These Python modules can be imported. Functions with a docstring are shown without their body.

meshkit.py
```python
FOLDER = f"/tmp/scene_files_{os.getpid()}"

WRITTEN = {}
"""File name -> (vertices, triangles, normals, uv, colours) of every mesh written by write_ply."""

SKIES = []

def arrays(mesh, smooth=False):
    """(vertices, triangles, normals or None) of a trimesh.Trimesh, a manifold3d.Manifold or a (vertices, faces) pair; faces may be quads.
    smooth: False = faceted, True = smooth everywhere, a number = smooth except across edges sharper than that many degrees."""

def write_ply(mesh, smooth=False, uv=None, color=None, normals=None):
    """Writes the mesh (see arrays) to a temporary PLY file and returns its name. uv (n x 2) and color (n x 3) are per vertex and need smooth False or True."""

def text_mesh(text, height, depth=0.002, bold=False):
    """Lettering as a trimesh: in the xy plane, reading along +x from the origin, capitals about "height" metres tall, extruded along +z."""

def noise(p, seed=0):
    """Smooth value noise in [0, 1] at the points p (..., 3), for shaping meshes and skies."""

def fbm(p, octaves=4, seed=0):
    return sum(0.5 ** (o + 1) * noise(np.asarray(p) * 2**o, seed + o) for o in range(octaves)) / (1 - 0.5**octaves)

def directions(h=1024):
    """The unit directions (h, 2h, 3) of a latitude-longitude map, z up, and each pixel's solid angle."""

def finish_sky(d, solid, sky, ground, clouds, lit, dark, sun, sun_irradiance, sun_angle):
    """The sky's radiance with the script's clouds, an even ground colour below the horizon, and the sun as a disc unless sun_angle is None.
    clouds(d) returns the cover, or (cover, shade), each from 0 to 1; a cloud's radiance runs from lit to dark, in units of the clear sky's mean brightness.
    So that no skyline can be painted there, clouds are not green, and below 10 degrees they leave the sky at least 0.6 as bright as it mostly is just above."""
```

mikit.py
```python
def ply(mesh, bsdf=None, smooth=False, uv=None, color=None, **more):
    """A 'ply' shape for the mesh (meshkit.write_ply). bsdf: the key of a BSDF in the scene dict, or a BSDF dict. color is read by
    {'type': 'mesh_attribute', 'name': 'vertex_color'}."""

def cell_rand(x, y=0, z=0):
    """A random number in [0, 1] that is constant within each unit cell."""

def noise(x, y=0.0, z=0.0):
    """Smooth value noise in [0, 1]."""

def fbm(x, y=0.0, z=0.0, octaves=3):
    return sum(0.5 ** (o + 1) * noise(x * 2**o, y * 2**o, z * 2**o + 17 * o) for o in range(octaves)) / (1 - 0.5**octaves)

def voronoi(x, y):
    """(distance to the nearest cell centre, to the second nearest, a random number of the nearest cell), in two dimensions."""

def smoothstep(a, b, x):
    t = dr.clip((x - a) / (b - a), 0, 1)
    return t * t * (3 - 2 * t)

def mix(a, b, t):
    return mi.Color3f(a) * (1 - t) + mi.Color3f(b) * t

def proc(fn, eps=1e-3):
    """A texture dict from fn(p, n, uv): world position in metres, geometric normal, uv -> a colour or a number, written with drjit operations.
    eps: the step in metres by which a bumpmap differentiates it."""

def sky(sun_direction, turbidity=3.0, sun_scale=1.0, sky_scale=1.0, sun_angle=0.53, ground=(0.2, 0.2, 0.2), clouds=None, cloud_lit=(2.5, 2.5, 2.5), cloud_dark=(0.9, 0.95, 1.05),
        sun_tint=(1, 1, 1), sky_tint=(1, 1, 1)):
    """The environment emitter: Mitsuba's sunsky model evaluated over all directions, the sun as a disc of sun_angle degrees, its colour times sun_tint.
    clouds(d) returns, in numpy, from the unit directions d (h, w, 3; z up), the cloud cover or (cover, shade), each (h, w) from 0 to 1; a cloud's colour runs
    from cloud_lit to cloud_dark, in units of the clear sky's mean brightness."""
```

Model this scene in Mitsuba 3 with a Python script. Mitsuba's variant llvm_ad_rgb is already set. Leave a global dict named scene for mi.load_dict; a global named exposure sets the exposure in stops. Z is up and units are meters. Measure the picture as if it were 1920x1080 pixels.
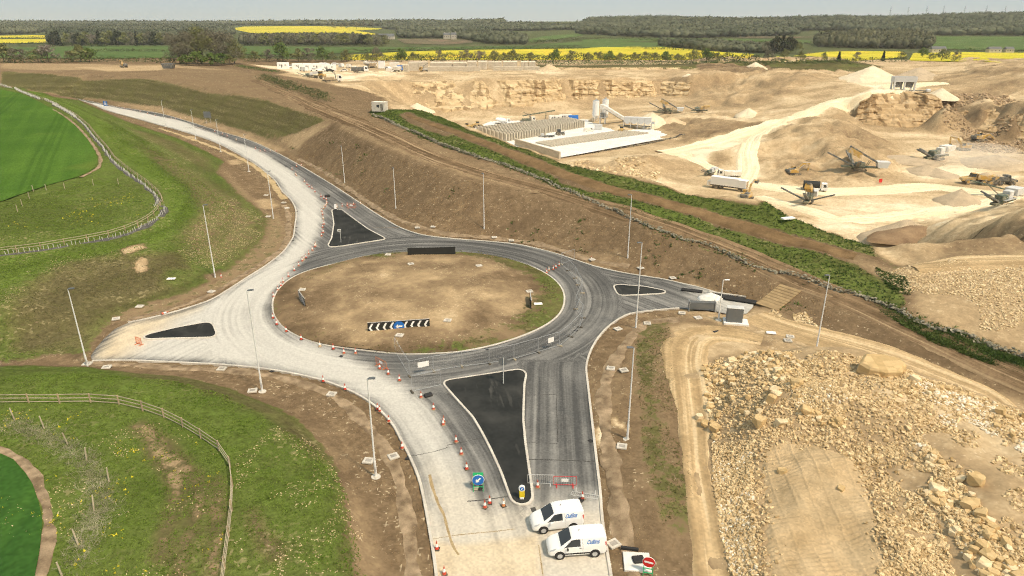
import math, random
import numpy as np
import drjit as dr
import mitsuba as mi
import trimesh, shapely
import scipy.interpolate
from scipy import ndimage
from scipy.spatial import Delaunay, cKDTree
from shapely.geometry import Polygon, LineString
import mikit, meshkit
from mikit import noise, fbm, voronoi, smoothstep, mix, cell_rand

T = mi.ScalarTransform4f
scene, labels = {}, {}
# ------------------------------------------------------------------ camera, sky, exposure
PITCH = math.radians(21.4)
scene['camera'] = {'type': 'perspective', 'fov': 2 * math.degrees(math.atan(960 / 1275)), 'fov_axis': 'x', 'near_clip': 1.0, 'far_clip': 30000.0,
                   'to_world': T().look_at(origin=[0, 0, 38], target=[0, math.cos(PITCH) * 100, 38 - math.sin(PITCH) * 100], up=[0, 0, 1])}


def cloud_cover(d):
    n = meshkit.fbm(d * np.array([1.6, 1.6, 5.0]), 4, 3)
    return np.ones(d.shape[:2]), np.clip(0.25 + 0.5 * (n - 0.5), 0, 1)


scene['sky_light'] = mikit.sky([0.44, -0.42, 0.79], turbidity=3, sun_scale=0.75, sun_angle=6, clouds=cloud_cover,
                               cloud_lit=(1.52, 1.74, 1.78), cloud_dark=(1.25, 1.44, 1.48), sun_tint=(1.0, 0.98, 0.94))
exposure = 1.95
rng = np.random.default_rng(7)


# --- terrain heights
import shapely
from shapely.geometry import Polygon
def pts(*groups):
    return [p for g in groups for p in g]


ROAD_Z = pts(
    [(-214.47,353.6,0),(-184.27,318.5,0),(-161.97,296.19,0),(-142.67,276.71,0),(-126.87,260.89,0),(-112.17,245.47,0),(-97.74,228.46,0),(-85.54,211.69,0),(-73.92,194.7,0),(-65.95,181.45,0),(-60.34,171.62,0),(-54.9,159.95,0),(-50.07,151.12,0),(-46.34,141.81,0),(-43.41,131.16,0),(-41.15,121.54,0),(-40.56,114.29,0),(-41.11,107.5,0),(-42.12,102.12,0),(-43.05,96.96,0),(-43.98,92.66,0),(-45.8,89.64,0),(-48.83,86.42,0),(-52.04,84.09,0)],
    [(-50.45,72.89,0),(-46.68,73.03,0),(-41.09,72.62,0),(-35.56,72.08,0),(-29.97,71.14,0),(-25.55,69.83,0),(-21.88,68.32,0),(-18.84,66.5,0),(-16,64.2,0),(-13.82,61.71,0),(-12.03,58.97,0),(-10.74,56.16,0),(-9.46,53.3,0),(-8.18,49.9,0),(-7.34,46.75,0),(-6.49,43.17,0),(-5.84,40.3,0),(-5.57,38.87,0),(-4.05,31.31,0)],
    [(-230.49,371.5,0),(-215.43,358.5,0),(-189.92,335.2,0),(-160.23,312.6,0),(-129.11,279.79,0),(-110.28,258.19,0),(-90.36,236.12,0),(-72.8,211.69,0),(-58.83,190.09,0),(-42.68,163.86,0),(-33.81,148.69,0),(-26.97,137.12,0),(-20.53,127.81,0),(-16.26,124.26,0),(-10.71,122.21,0),(-4.25,120.55,0),(0.68,118.93,0),(4.78,116.1,0),(8.13,113.1,0),(10.94,109.96,0),(13.94,106.7,0),(17.38,104.11,0),(21.1,102.12,0),(23.68,100.9,0),(26.56,98.78,0),(28.46,97.41,0),(30.99,94.77,0),(33.22,92.66,0),(34.97,90.83,0)],
    [(6.92,31.31,0),(7.28,38.97,0),(7.32,41.75,0),(7.38,44.59,0),(7.66,48.64,0),(7.87,53.3,0),(8.09,58.01,0),(8.3,62.45,0),(8.53,67.34,0),(8.69,70.74,0),(9.27,73.87,0),(10.29,77.24,0),(11.91,81.03,0),(14,84.44,0),(16.62,87.16,0),(20.12,88.29,0),(23.76,89.06,0),(27.33,89.06,0),(30.9,85.87,0),(34.5,81.53,0)],
    [(-28.92,108.85,0),(-10.09,114.29,0),(2.68,107.23,0),(7.77,94.77,0),(4.51,83.22,0),(-5.75,75.6,0),(-16.66,75.3,0),(-27.34,79.41,0),(-34.4,90.03,0),(-35,102.86,0),(-12.57,92.66,0),(-24.79,84.97,0),(1.57,92.66,0)],
    [(-3.71,69.83,0),(-0.5,54.14,0),(0.85,43.35,0),(-2.31,37.85,0),(1.35,31.31,0),(-35.91,81.53,0),(-44.36,81.53,0),(-46.28,78.31,0),(-50.37,78.31,0),(-34.4,132.32,0),(-40.85,140.5,0),(-54.48,171.62,0),(-78.47,208.97,0),(-112.9,251.68,0),(14.92,92.66,0),(23.22,94.77,0)])
BREAKS = [ROAD_Z,
    # toe of the left slope, around the west arm's end and along the south-west verge
    [(-207.65,344.2,0),(-166.25,292.76,0),(-133.61,258.19,0),(-107.56,230.6,0),(-84.88,200.35,0),(-67.87,174.78,0),(-57.83,157.26,0),(-49.93,140.5,0),(-46.39,123.22,0),(-45.84,109.4,0),(-46.2,98.1,0),(-49.48,92.66,0),(-53.43,89.64,0),(-55.69,86.79,0),(-54.59,80.7,0),(-52.36,75.3,0),(-59.28,75.3,0),(-67.18,75.3,0),(-82.32,74.58,0)],
    [(-79.16,71.14,0),(-64.08,71.14,0),(-56.72,71.4,0),(-49.66,71.4,0),(-44.13,70.22,0),(-38.19,69.45,0),(-32.33,67.1,0),(-26.46,63.86,0),(-22.01,60.47,0),(-18.18,56.25,0),(-15.49,51.83,0),(-13.53,47.93,0),(-11.48,43.35,0),(-9.64,38.35,0),(-7.76,31.31,0)],
    [(-74.37,66.83,2.3),(-56.49,66.58,2.3),(-47.66,66.58,2.3),(-40.9,64.89,2.3),(-35.8,63.84,2.3),(-30.91,61.6,2.3),(-25.22,57.97,2.3),(-20.54,53.79,2.3),(-17.31,50.07,2.3),(-14.99,46.39,2.3),(-13.06,41.89,2.3),(-11.32,36.03,2.3),(-9.83,29.42,2.3)],
    [(-56.07,58.65,2.8),(-50.78,58.65,2.8),(-41.27,58.85,2.8),(-36.68,57.65,2.8),(-31.79,55.08,2.8),(-28.02,52.35,2.8),(-25.35,50.15,2.8),(-23.81,48.09,2.8),(-22.15,44.2,2.8),(-20.88,40.15,2.8),(-19.71,36,2.8),(-17.19,29,2.8)],
    [(-42.22,46.43,2.8),(-33.42,46.43,2.8),(-31.82,35.8,3),(-24,36,2.8),(-28.65,27.15,3),(-59.47,46.17,3),(-40.59,27.15,3),(-76.26,57.81,3)],
    # fence crest of the upper left field, the field itself, the brow of the west cutting
    [(-104.65,100.42,4),(-79.28,99.97,4.5),(-76.2,101.55,4.5),(-71.55,104.53,4.6),(-66.32,108.56,4.8),(-64.91,118.37,5),(-67.15,127.12,5.2),(-71.95,135.83,5.4),(-78.99,144.75,5.6),(-98.34,168.72,6),(-120.77,200.51,6.5),(-153.11,244.48,7),(-193.33,289.09,8),(-241.98,336.4,9),(-318.1,364.6,10)],
    [(-99.57,129.18,5.2),(-105.7,173.23,6.5),(-168.28,256.21,8),(-230.18,317.2,9.5),(-148.74,163.44,7),(-254.23,288.96,9.5),(-199.49,189.11,8),(-152.35,129.96,5)],
    [(-61.27,115.69,3.8),(-60.7,103.67,3.8),(-64.29,99.47,3.8),(-69.79,99.97,3.8),(-71.05,95.55,3.8),(-70.57,90.17,3.8),(-68.03,84.14,3.8),(-69.43,79.81,3.8),(-82.7,76.48,3.8)],
    # cutting on the right of the road: toe, crest, field wall
    [(-229.2,372.7,0.15),(-201.06,347.4,0.15),(-163.42,319.2,0.15),(-132.8,288.27,0.15),(-112.55,265.39,0.15),(-91.94,242.11,0.15),(-72.04,214.58,0.15),(-57.29,191.61,0.15),(-42.15,165.52,0.15),(-32.13,148.1,0.15),(-26.2,137.83,0.15),(-20.03,129.52,0.15),(-15.37,125.51,0.15),(-10.1,123.42,0.15),(-4,122.06,0.15),(0.99,120.73,0.15),(5.33,117.82,0.15),(9.37,113.54,0.15),(13.65,109.8,0.15),(18.09,106.01,0.15),(21.73,104.21,0.15),(24.84,102.45,0.15),(28.17,98.63,0.15),(31.84,94.18,0.15),(35.17,89.88,0.15),(37.57,86.63,0.15),(39.53,83.58,0.15),(41.44,80.22,0.15),(44.68,76.48,0.15),(46.93,74.43,0.15),(48.94,72.2,0.15),(50.76,69.94,0.15),(53.05,67.08,0.15),(54.99,63.61,0.15),(58.69,55.67,0.15)],
    [(-365.8,421,10.5),(-337.9,425.7,10.5),(-309.3,430.5,10.5),(-268.42,413.4,11),(-233.71,393.1,11.2),(-182.01,357.7,11.3),(-131.41,310.8,11.2),(-92.89,265.88,10.8),(-73.16,239.6,10.3),(-56.47,214.48,10),(-44.71,192.96,9.6),(-31.59,168.86,9),(-20.42,152.89,8.4),(-12.32,141.63,8),(-5.91,135.29,7.5),(4.13,129.12,6.8),(12.89,123.23,6),(20.85,116.95,5.2),(26.52,112.05,4.4),(31.04,107.95,3.6),(35.16,103.66,2.9),(38.86,96.86,2.3),(41.31,92.67,2.1),(44.34,87.05,1.9),(46.93,81.69,1.7),(49.2,76.74,1.5),(51.85,72.25,1.4),(54,68.7,1.3),(55.83,65.21,1.2),(59.64,57.14,1)],
    [(-128.66,362.3,12),(-96.38,298.84,11.8),(-75.71,264.69,11.7),(-59.18,237.5,11.6),(-44.01,215.35,11.5),(-26.82,185.61,10.4),(-13.13,163.27,9.2),(-0.35,150.07,8),(4.52,142.91,7.5),(10.87,132.23,6.8),(14.87,126.07,6.3),(19.23,119.06,5.8),(23.89,111.57,5.3),(28.33,108.06,4.4),(31.99,105.02,3.9),(35.56,99.65,3.3),(39.09,96.16,2.9),(43.26,93.29,2.7),(45.56,89.55,2.5),(48.42,87.59,2.4),(51.02,83,2.2),(52.95,78.03,2),(56.09,75.9,1.9),(57.4,72.86,1.8),(59.44,70.57,1.7),(63.87,62.42,1.5)],
    # gravelly ground east of the wall
    [(56.45,91.52,5),(64.89,93.17,5.8),(74.18,93.59,6.8),(55.46,83.88,3.6),(61.81,81.93,4.4),(63.38,76.92,3.6),(51.25,88.04,3.1),(55.25,76.16,2.5),(79.13,82.91,7),(69.42,70.07,4)],
    [(59.02,93.49,5.2),(66.35,95.79,6.4),(71.81,98.58,7.6),(78.15,102.48,9),(80.58,103.78,9.5),(95.53,104.36,11.5),(69.86,95.18,6.6),(76.51,97.23,7.6),(82.49,97.99,8.2)],
    # quarry floor, yard pad, banks
    [(74.68,248.34,-15),(65.75,229.35,-15),(73.74,208.73,-15),(85.47,195.97,-15),(93.49,179.28,-15),(98.28,174.28,-15),(126.27,190.1,-15),(144.89,202.17,-15),(162.31,215.69,-15),(180.15,230.96,-15),(124.02,208.73,-15),(103.6,215.69,-15),(91.55,235.09,-15),(154.41,230.96,-15)],
    [(149.2,255.53,-14.5),(168.82,268.6,-14),(183.73,253.1,-14),(125.06,246.94,-14.7),(210.16,243.66,-14)],
    [(19.71,273.41,-13),(82.81,331.1,-13),(69.93,348.3,-13),(68.59,379.7,-13),(38.56,386.2,-13),(-11.68,379.7,-13),(-18.92,350.1,-13),(-3.56,305.2,-13),(8.85,282.89,-13),(-35.66,355.7,-13),(49.64,337.8,-13)],
    [(20.82,264.94,-13.5),(37.31,248.74,-13.5),(53.11,248.79,-14.5),(48.09,255.18,-11),(58.36,268.36,-10.8),(80.75,315.3,-12.5),(34.26,256.15,-12.6)],
    [(67.11,285.96,-14),(81.01,296.96,-13),(100.52,316.5,-11),(118.75,327.8,-8.5),(139.37,343.1,-5.5),(158.75,352.8,-2),(181.06,366.9,1),(212.3,390.3,3.5),(242.71,412.9,4.2)],
    [(83.19,315.3,-12.5),(114.1,336.7,-9),(151.69,361.6,-3),(169.75,366.2,0),(205.41,394.3,4)],
    [(122.65,324.4,-9),(109.68,310.8,-11.3),(98.34,289.41,-13.5),(86.72,262.05,-14.8),(90.18,314,-12.3)],
    [(108.24,284.47,-8),(123.48,295.9,-6),(145.66,315.2,-6),(128.37,273.71,-5),(115.2,273.32,-10),(105.09,255.99,-15),(141.64,279.98,-9),(145.14,271.91,-14),(82.99,276.17,-10.5),(79.58,274.16,-14)],
    [(175.37,349.5,-10),(186.36,345.6,-10.5),(202.35,345.4,-11),(213,345.4,-11),(175.78,334.6,-11.5),(200.43,327.8,-12),(143.17,285.96,-14),(164.22,283.52,-14)],
    [(211.84,339.7,2),(252.74,380.8,6),(272.66,377.6,9),(227.34,311.4,5),(227.5,335.2,0),(226.07,348.3,-8),(229.61,334.9,-9),(245.67,333.2,-6),(212.88,315.3,-12.5),(221.89,296.73,-12.5),(245.39,282.24,6),(255.9,288.59,-10)],
    [(209.78,442.7,4),(250.99,451.1,4),(260.08,431.9,4.2),(247.11,499.8,5),(283.04,510.8,5),(273.18,563.8,8),(332,563.8,8),(390,545,9),(319.8,480.3,8),(271.56,431,8),(316.6,441.5,12),(434.7,469.8,12),(340,364.6,10)],
    [(-84.8,350.6,6.5),(-77.13,393.5,5.5)],
    [(-83.3,410.1,6.5),(-66.95,445.9,6),(-38.71,469.4,6),(-3.67,489.9,6),(18.95,506.6,6),(54.5,520.4,5.5),(92.4,514.5,5.5),(123.2,514.5,5.5),(169.4,514.5,5.5),(201.24,497.6,5.5),(219.99,489.2,5),(115.13,450.8,5),(160.37,464.5,5)],
    [(-57.75,378.2,-6)],
    [(-47.2,384,-13),(-17.91,389.1,-12.5),(12.51,408.8,-12),(44.47,415.8,-11),(67.75,403.1,-9.5)],
    [(-48.1,242.55,10.5),(-64.37,314.3,7),(-54.65,326,2),(-39.92,217.77,12.5),(-69.13,294.03,9),(-78.83,347.9,7.5),(-96.93,357,8),(-115.57,384.1,8.5)],
    [(102.98,396.4,-9),(130.43,387.9,-8),(150.55,379.8,-4.5),(63.22,375.1,-9),(108.17,381.9,-9),(120.82,357.7,-8.7),(93.24,368.5,-9),(73.41,352.4,-12.8),(88.78,338,-12)],
    # plateaus and rows of the far land
    [(-397.3,458.5,11),(-328.8,458.5,11),(-271.98,455.1,11.2),(-205.31,435.9,11.4),(-162.35,401.3,11.5),(-171.09,467,9.5),(-216.36,548.1,10),(-201.32,562,6.5),(-98.72,410.1,6.5),(-105.54,543.4,6),(16.83,563.8,6),(-156.82,524.3,6),(-47.46,578.2,6)],
    # rubble mound in front
    [(22.27,69.83,0),(21.55,62.77,0),(19.11,56.79,0),(18.04,50.12,0),(16.59,43.35,0),(15.94,38.35,0),(14.51,31.31,0)],
    [(22.56,68.08,1.5),(26.04,67.46,3.3),(30.1,66.19,4.6),(32.76,65.78,5),(36.27,64.8,5.3),(38.01,62.74,5.6),(39.27,60.06,5.8),(40.59,56.86,5.8),(43.24,55.24,5.3),(46.47,53.28,4.8)],
    [(24.48,73.31,0),(30.1,74.72,0),(35.45,75.01,0),(41.55,74.01,0),(45.16,71.01,0),(47.62,66.62,0),(49.62,63.2,0),(52.13,59.46,0),(56.08,52.47,0)],
    [(22.27,52.36,2.4),(25.56,51.18,3.2),(28.29,49.01,3.6),(29.74,46.17,3),(19.55,44.1,2),(23.47,43.49,2.5),(26.94,40.38,2.6),(17.88,36.74,1.6),(23.51,36.23,2.1),(14.95,30.16,1.4),(22.4,27.54,2.5),(33.05,26.37,4)],
    [(23.51,59.52,3.2),(25.27,57.47,4.4),(29.16,55.07,5.8),(32.75,52.53,6.2),(35.26,48.42,5.6),(36.36,43.13,5.3),(35.67,37.87,4.8),(31.99,42.02,3.7),(27.24,36.84,3.4),(30.78,34.12,4.2),(41.26,46.16,5.6),(45.58,42.21,6),(38.13,32.87,5)],
    [(19.21,75.97,0.4),(18.17,58.37,0.2),(12.12,49.2,0.7),(12.24,43.01,0.3),(14.15,66.1,0.7),(23.11,81.1,0.2),(25.12,78.11,0.1),(33.35,78.31,0)],
    [(-260.11,356.5,1),(-291.18,361.7,1),(-248.85,363.9,0.5),(-327.9,356.5,1)],
    [(-200, 0, 3), (0, 0, 0), (200, 0, 4), (0, -60, 0), (-300, 60, 4), (300, 60, 8), (330, 150, 10), (420, 250, 8), (-420, 150, 6), (-500, 300, 9), (600, 300, 9), (-200, -60, 3), (200, -60, 4)],
]
NB = len(BREAKS) - 1
CREST = np.array([(-33.35,210.82,13),(-23.81,203.1,12.4),(-12.17,181.25,11.6),(-2.58,165.84,10.8),(7.43,150.55,9.8),(13.27,144.07,9.2),(19.62,137.85,8.8),(26.12,133.23,8.5),(30.32,126.73,8.2),(37.86,120.1,7.8),(43.1,116.34,7.5),(44.48,111.48,7.2),(47.82,110.61,6.7),(49.81,106.62,6.3),(52.73,103.84,5.8),(54.22,100.94,5.4),(54.98,97.76,4.9),(55.93,93.65,4.4)])
_n = np.gradient(CREST[:, :2], axis=0)
_n = np.c_[-_n[:, 1], _n[:, 0]] / np.linalg.norm(_n, axis=1)[:, None]
_n = ndimage.gaussian_filter1d(_n, 2, axis=0)
BREAKS += [CREST, np.c_[CREST[:, :2] + 3 * _n, CREST[:, 2] - 0.7], np.c_[CREST[:, :2] + 26 * _n, np.linspace(-12.5, -15, len(CREST))]]
# rock faces: foot and head of each; the open ground drops behind them
FACES = [
    ([(-56,396.9,-7),(-48.6,397.9,-8),(-33.52,398.9,-9),(-18.54,404.8,-8.5),(-3.15,413.8,-8),(12.86,422.4,-7.7),(29.39,429.3,-7.5),(46.34,435.6,-7.2),(63.48,439.9,-7),(81.88,449.6,-7),(99.64,452.9,-7),(110.55,441.3,-6.5)],
     [(-61.45,407.9,5.2),(-50.02,415.3,5.2),(-35.02,423.1,5.2),(-19.1,423.1,5.2),(-3.2,425.7,5.3),(12.81,425.7,5.3),(29.22,431.8,5.15),(46.14,438.1,4.35),(63.23,442.4,4.02),(81.64,452.1,2.95),(99.4,455.4,2.36),(110.29,443.8,2.63)]),
    ([(175.34,353.7,-9.5),(178.87,349.3,-10.5),(186.56,345.8,-10.8),(194.36,345.4,-11),(201.33,343.6,-11),(210.34,345.4,-11),(220.74,353.7,-9.5),(223.14,355.4,-6)], [(175.55,355.1,0.37),(180.6,354,3.6),(190.13,358.7,4.2),(199.16,360.4,4.3),(205.79,357.6,4.3),(210.86,353.2,4.2),(217.49,354.7,2.5),(223.76,357.9,0.07)]),
    ([(221.24,342.3,-9),(222.41,331.3,-10),(226.09,321.2,-10.5),(227.92,305.9,-11),(233.24,287.91,-11)], [(224.61,350.1,-2.99),(228.28,341.6,-2),(235.13,337.4,0.99),(237.39,325.3,4),(246.32,311.4,5)]),
    ([(20.21,539.4,2),(57.18,545.2,2),(98.52,548.1,2.2),(138.79,545.1,2.4),(187.78,545.1,2.4),(222.56,530.4,2.6),(248.88,518.8,3)], [(20.27,541.9,4.15),(57.33,547.7,4.57),(98.78,550.6,4.79),(139.17,547.6,4.97),(188.29,547.6,4.97),(223.13,532.9,5.48),(249.53,521.3,5.81)])]
for _f, _h in FACES:
    _a, _b = np.array(_f), np.array(_h)
    _k = np.stack([np.interp(np.linspace(0, 1, len(_a)), np.linspace(0, 1, len(_b)), _b[:, k]) for k in range(3)], 1)
    _back = np.maximum(_a[:, 1] + 1.5, _k[:, 1])
    BREAKS += [np.c_[_a[:, 0], _a[:, 1] + 2.2, _a[:, 2]], np.c_[_k[:, 0], _back + 5.0, _k[:, 2]]]
FAR_ROWS = pts(
    [(-565.2,520,12.17),(-449.1,520,12.17),(-371.6,520,12.17),(-294.21,520,12.17),(-245.22,540,11.18),(-214.4,600,8.2),(-171.52,640,6.21),(-76.23,640,6.21),(19.06,640,6.21),(161.99,640,6.21),(304.9,640,6.21),(447.9,640,6.21),(638.4,640,6.21)],
    [(-694.1,640,9.82),(-456.4,640,9.82),(-308.1,680,8.06),(-197.89,740,5.41),(21.99,740,5.41),(241.87,740,5.41),(516.7,740,5.41),(846.5,740,5.41)],
    [(-994.2,860,5.56),(-611.8,860,5.56),(-234.76,880,4.81),(26.08,880,4.81),(286.93,880,4.81),(613,880,4.81),(1004.2,880,4.81)],
    [(-1153.8,1000,5.17),(-710,1000,5.17),(-266.27,1000,5.17),(29.59,1000,5.17),(325.4,1000,5.17),(694.9,1000,6.57),(1212.3,1000,6.57)],
    [(-1445.7,1180,5.84),(-836.1,1180,5.84),(-313.5,1180,5.84),(34.84,1180,5.84),(373.4,1150,6.65),(611.7,1120,7.47),(859.2,1120,9.03),(1437.5,1120,9.03)],
    [(-1771.7,1450,8.52),(-1024.6,1450,8.52),(-371.2,1400,7.6),(41.22,1400,9.54),(437.2,1350,10.55),(708.1,1300,11.57),(994.6,1300,13.36),(1664.1,1300,13.36)],
    [(-2454.8,1900,12.46),(-1339,1900,12.46),(-489.2,1850,10.59),(52.85,1800,13.8),(411.4,1650,20.35),(868.2,1600,20.89),(1219.6,1600,23.08),(2040.4,1600,23.08)],
    [(-3223.1,2500,18.11),(-1758,2500,18.11),(-896.6,2400,18.9),(-269.57,2300,19.7),(215.13,2100,27.03),(484.8,1950,31.8),(770.1,1950,30.48),(1027.4,1900,34.55),(1304.1,1900,38.43),(2414,1900,38.43)],
    [(-4489,3300,25.27),(-2316.9,3300,25.27),(-1230.9,3300,25.27),(-339.2,2900,30.76),(-59.18,2700,34.94),(245.34,2400,38.54),(402.7,2300,43.21),(683.6,2400,36.91),(1032.8,2400,45.06),(1157.9,2300,43.21),(1491.1,2300,52.56),(2914.4,2300,54.11)],
    [(-6114.8,4500,32.9),(-3156,4500,32.9),(-1676.6,4500,32.9),(-467.6,4000,33.46),(111.03,3800,34.98),(1285.6,4000,34.83),(2662.3,3800,44.02),(4822.8,3800,49.18)],
    [(-9000, 9000, 38), (0, 9000, 38), (9000, 9000, 38), (-9000, 4000, 38), (9000, 4000, 40), (-6000, 0, 20), (6000, 0, 20), (-1500, 0, 6), (1500, 0, 10), (0, -3000, 10), (-6000, -3000, 10), (6000, -3000, 10)])


def densify(line, step):
    line = np.asarray(line, float)
    out = []
    for a, b in zip(line[:-1], line[1:]):
        n = max(1, int(np.hypot(*(b - a)[:2]) / step))
        out.append(a + (b - a) * np.arange(n)[:, None] / n)
    return np.vstack(out + [line[-1:]])


LINES_DENSE = (1, 2, 3, 4, 6, 8, 9, 10, 11)   # the breaklines that are lines; the rest are spot heights
_all = [np.array(FAR_ROWS)]
for i, b in enumerate(BREAKS):
    b = np.asarray(b, float)
    _all.append(densify(b, 3.0) if i in LINES_DENSE or i > NB else b)
_all = np.vstack(_all)
_, _u = np.unique(np.round(_all[:, :2] / 0.5), axis=0, return_index=True)
_all = _all[_u]
_interp = scipy.interpolate.LinearNDInterpolator(_all[:, :2], _all[:, 2])
X0, X1, Y0, Y1, RES = -440., 460., 0., 720., 1.0
_gx, _gy = np.meshgrid(np.arange(X0, X1 + .1, RES), np.arange(Y0, Y1 + .1, RES))
_near = _interp(_gx, _gy)
_near = ndimage.gaussian_filter(_near, 0.9)
# spoil and blasted rock in the quarry and on the rubble mound are rough where they are steep
_quarry = Polygon(list(map(tuple, CREST[:, :2])) + [(75, 95), (120, 70), (460, 60), (460, 720), (-140, 720), (-140, 420), (-60, 330)])
_mound = Polygon([(22.62,71.14,0),(30.79,76.78,0),(42.84,76.78,0),(49.5,69.83,0),(55.01,62.77,0),(63.62,50.12,0),(40.22,26.21,0),(12.61,26.21,0),(16.59,43.35,0),(19.11,56.79,0)])
_q = shapely.contains_xy(_quarry, _gx, _gy).astype(float)
_m = shapely.contains_xy(_mound, _gx, _gy).astype(float)
_sl = np.hypot(*np.gradient(_near))
_p3 = np.stack([_gx, _gy, _gx * 0], -1)
_rough = np.clip((_sl - .06) / .35, 0, 1) * ndimage.gaussian_filter(_q, 3) * np.clip((_near.max() - 0) / 10, 0, 1)
_near = _near + ndimage.gaussian_filter(_rough, 2) * (4.2 * (meshkit.fbm(_p3 / 14., 4, 5) - .5) + 2.2 * (0.5 - np.abs(meshkit.fbm(_p3 / 6., 3, 9) - .5) * 2.2))
_near = _near + ndimage.gaussian_filter(_q, 4) * 0.5 * (meshkit.fbm(_p3 / 17., 3, 15) - .5) * np.clip(_sl / .05, 0.3, 1)
_near = _near + ndimage.gaussian_filter(_m, 2) * np.clip((_near - .4) / 2, 0, 1) * (1.5 * (meshkit.fbm(_p3 / 7., 4, 25) - .5) + .9 * (.5 - np.abs(meshkit.fbm(_p3 / 5., 3, 45) - .5) * 2.4))
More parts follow.
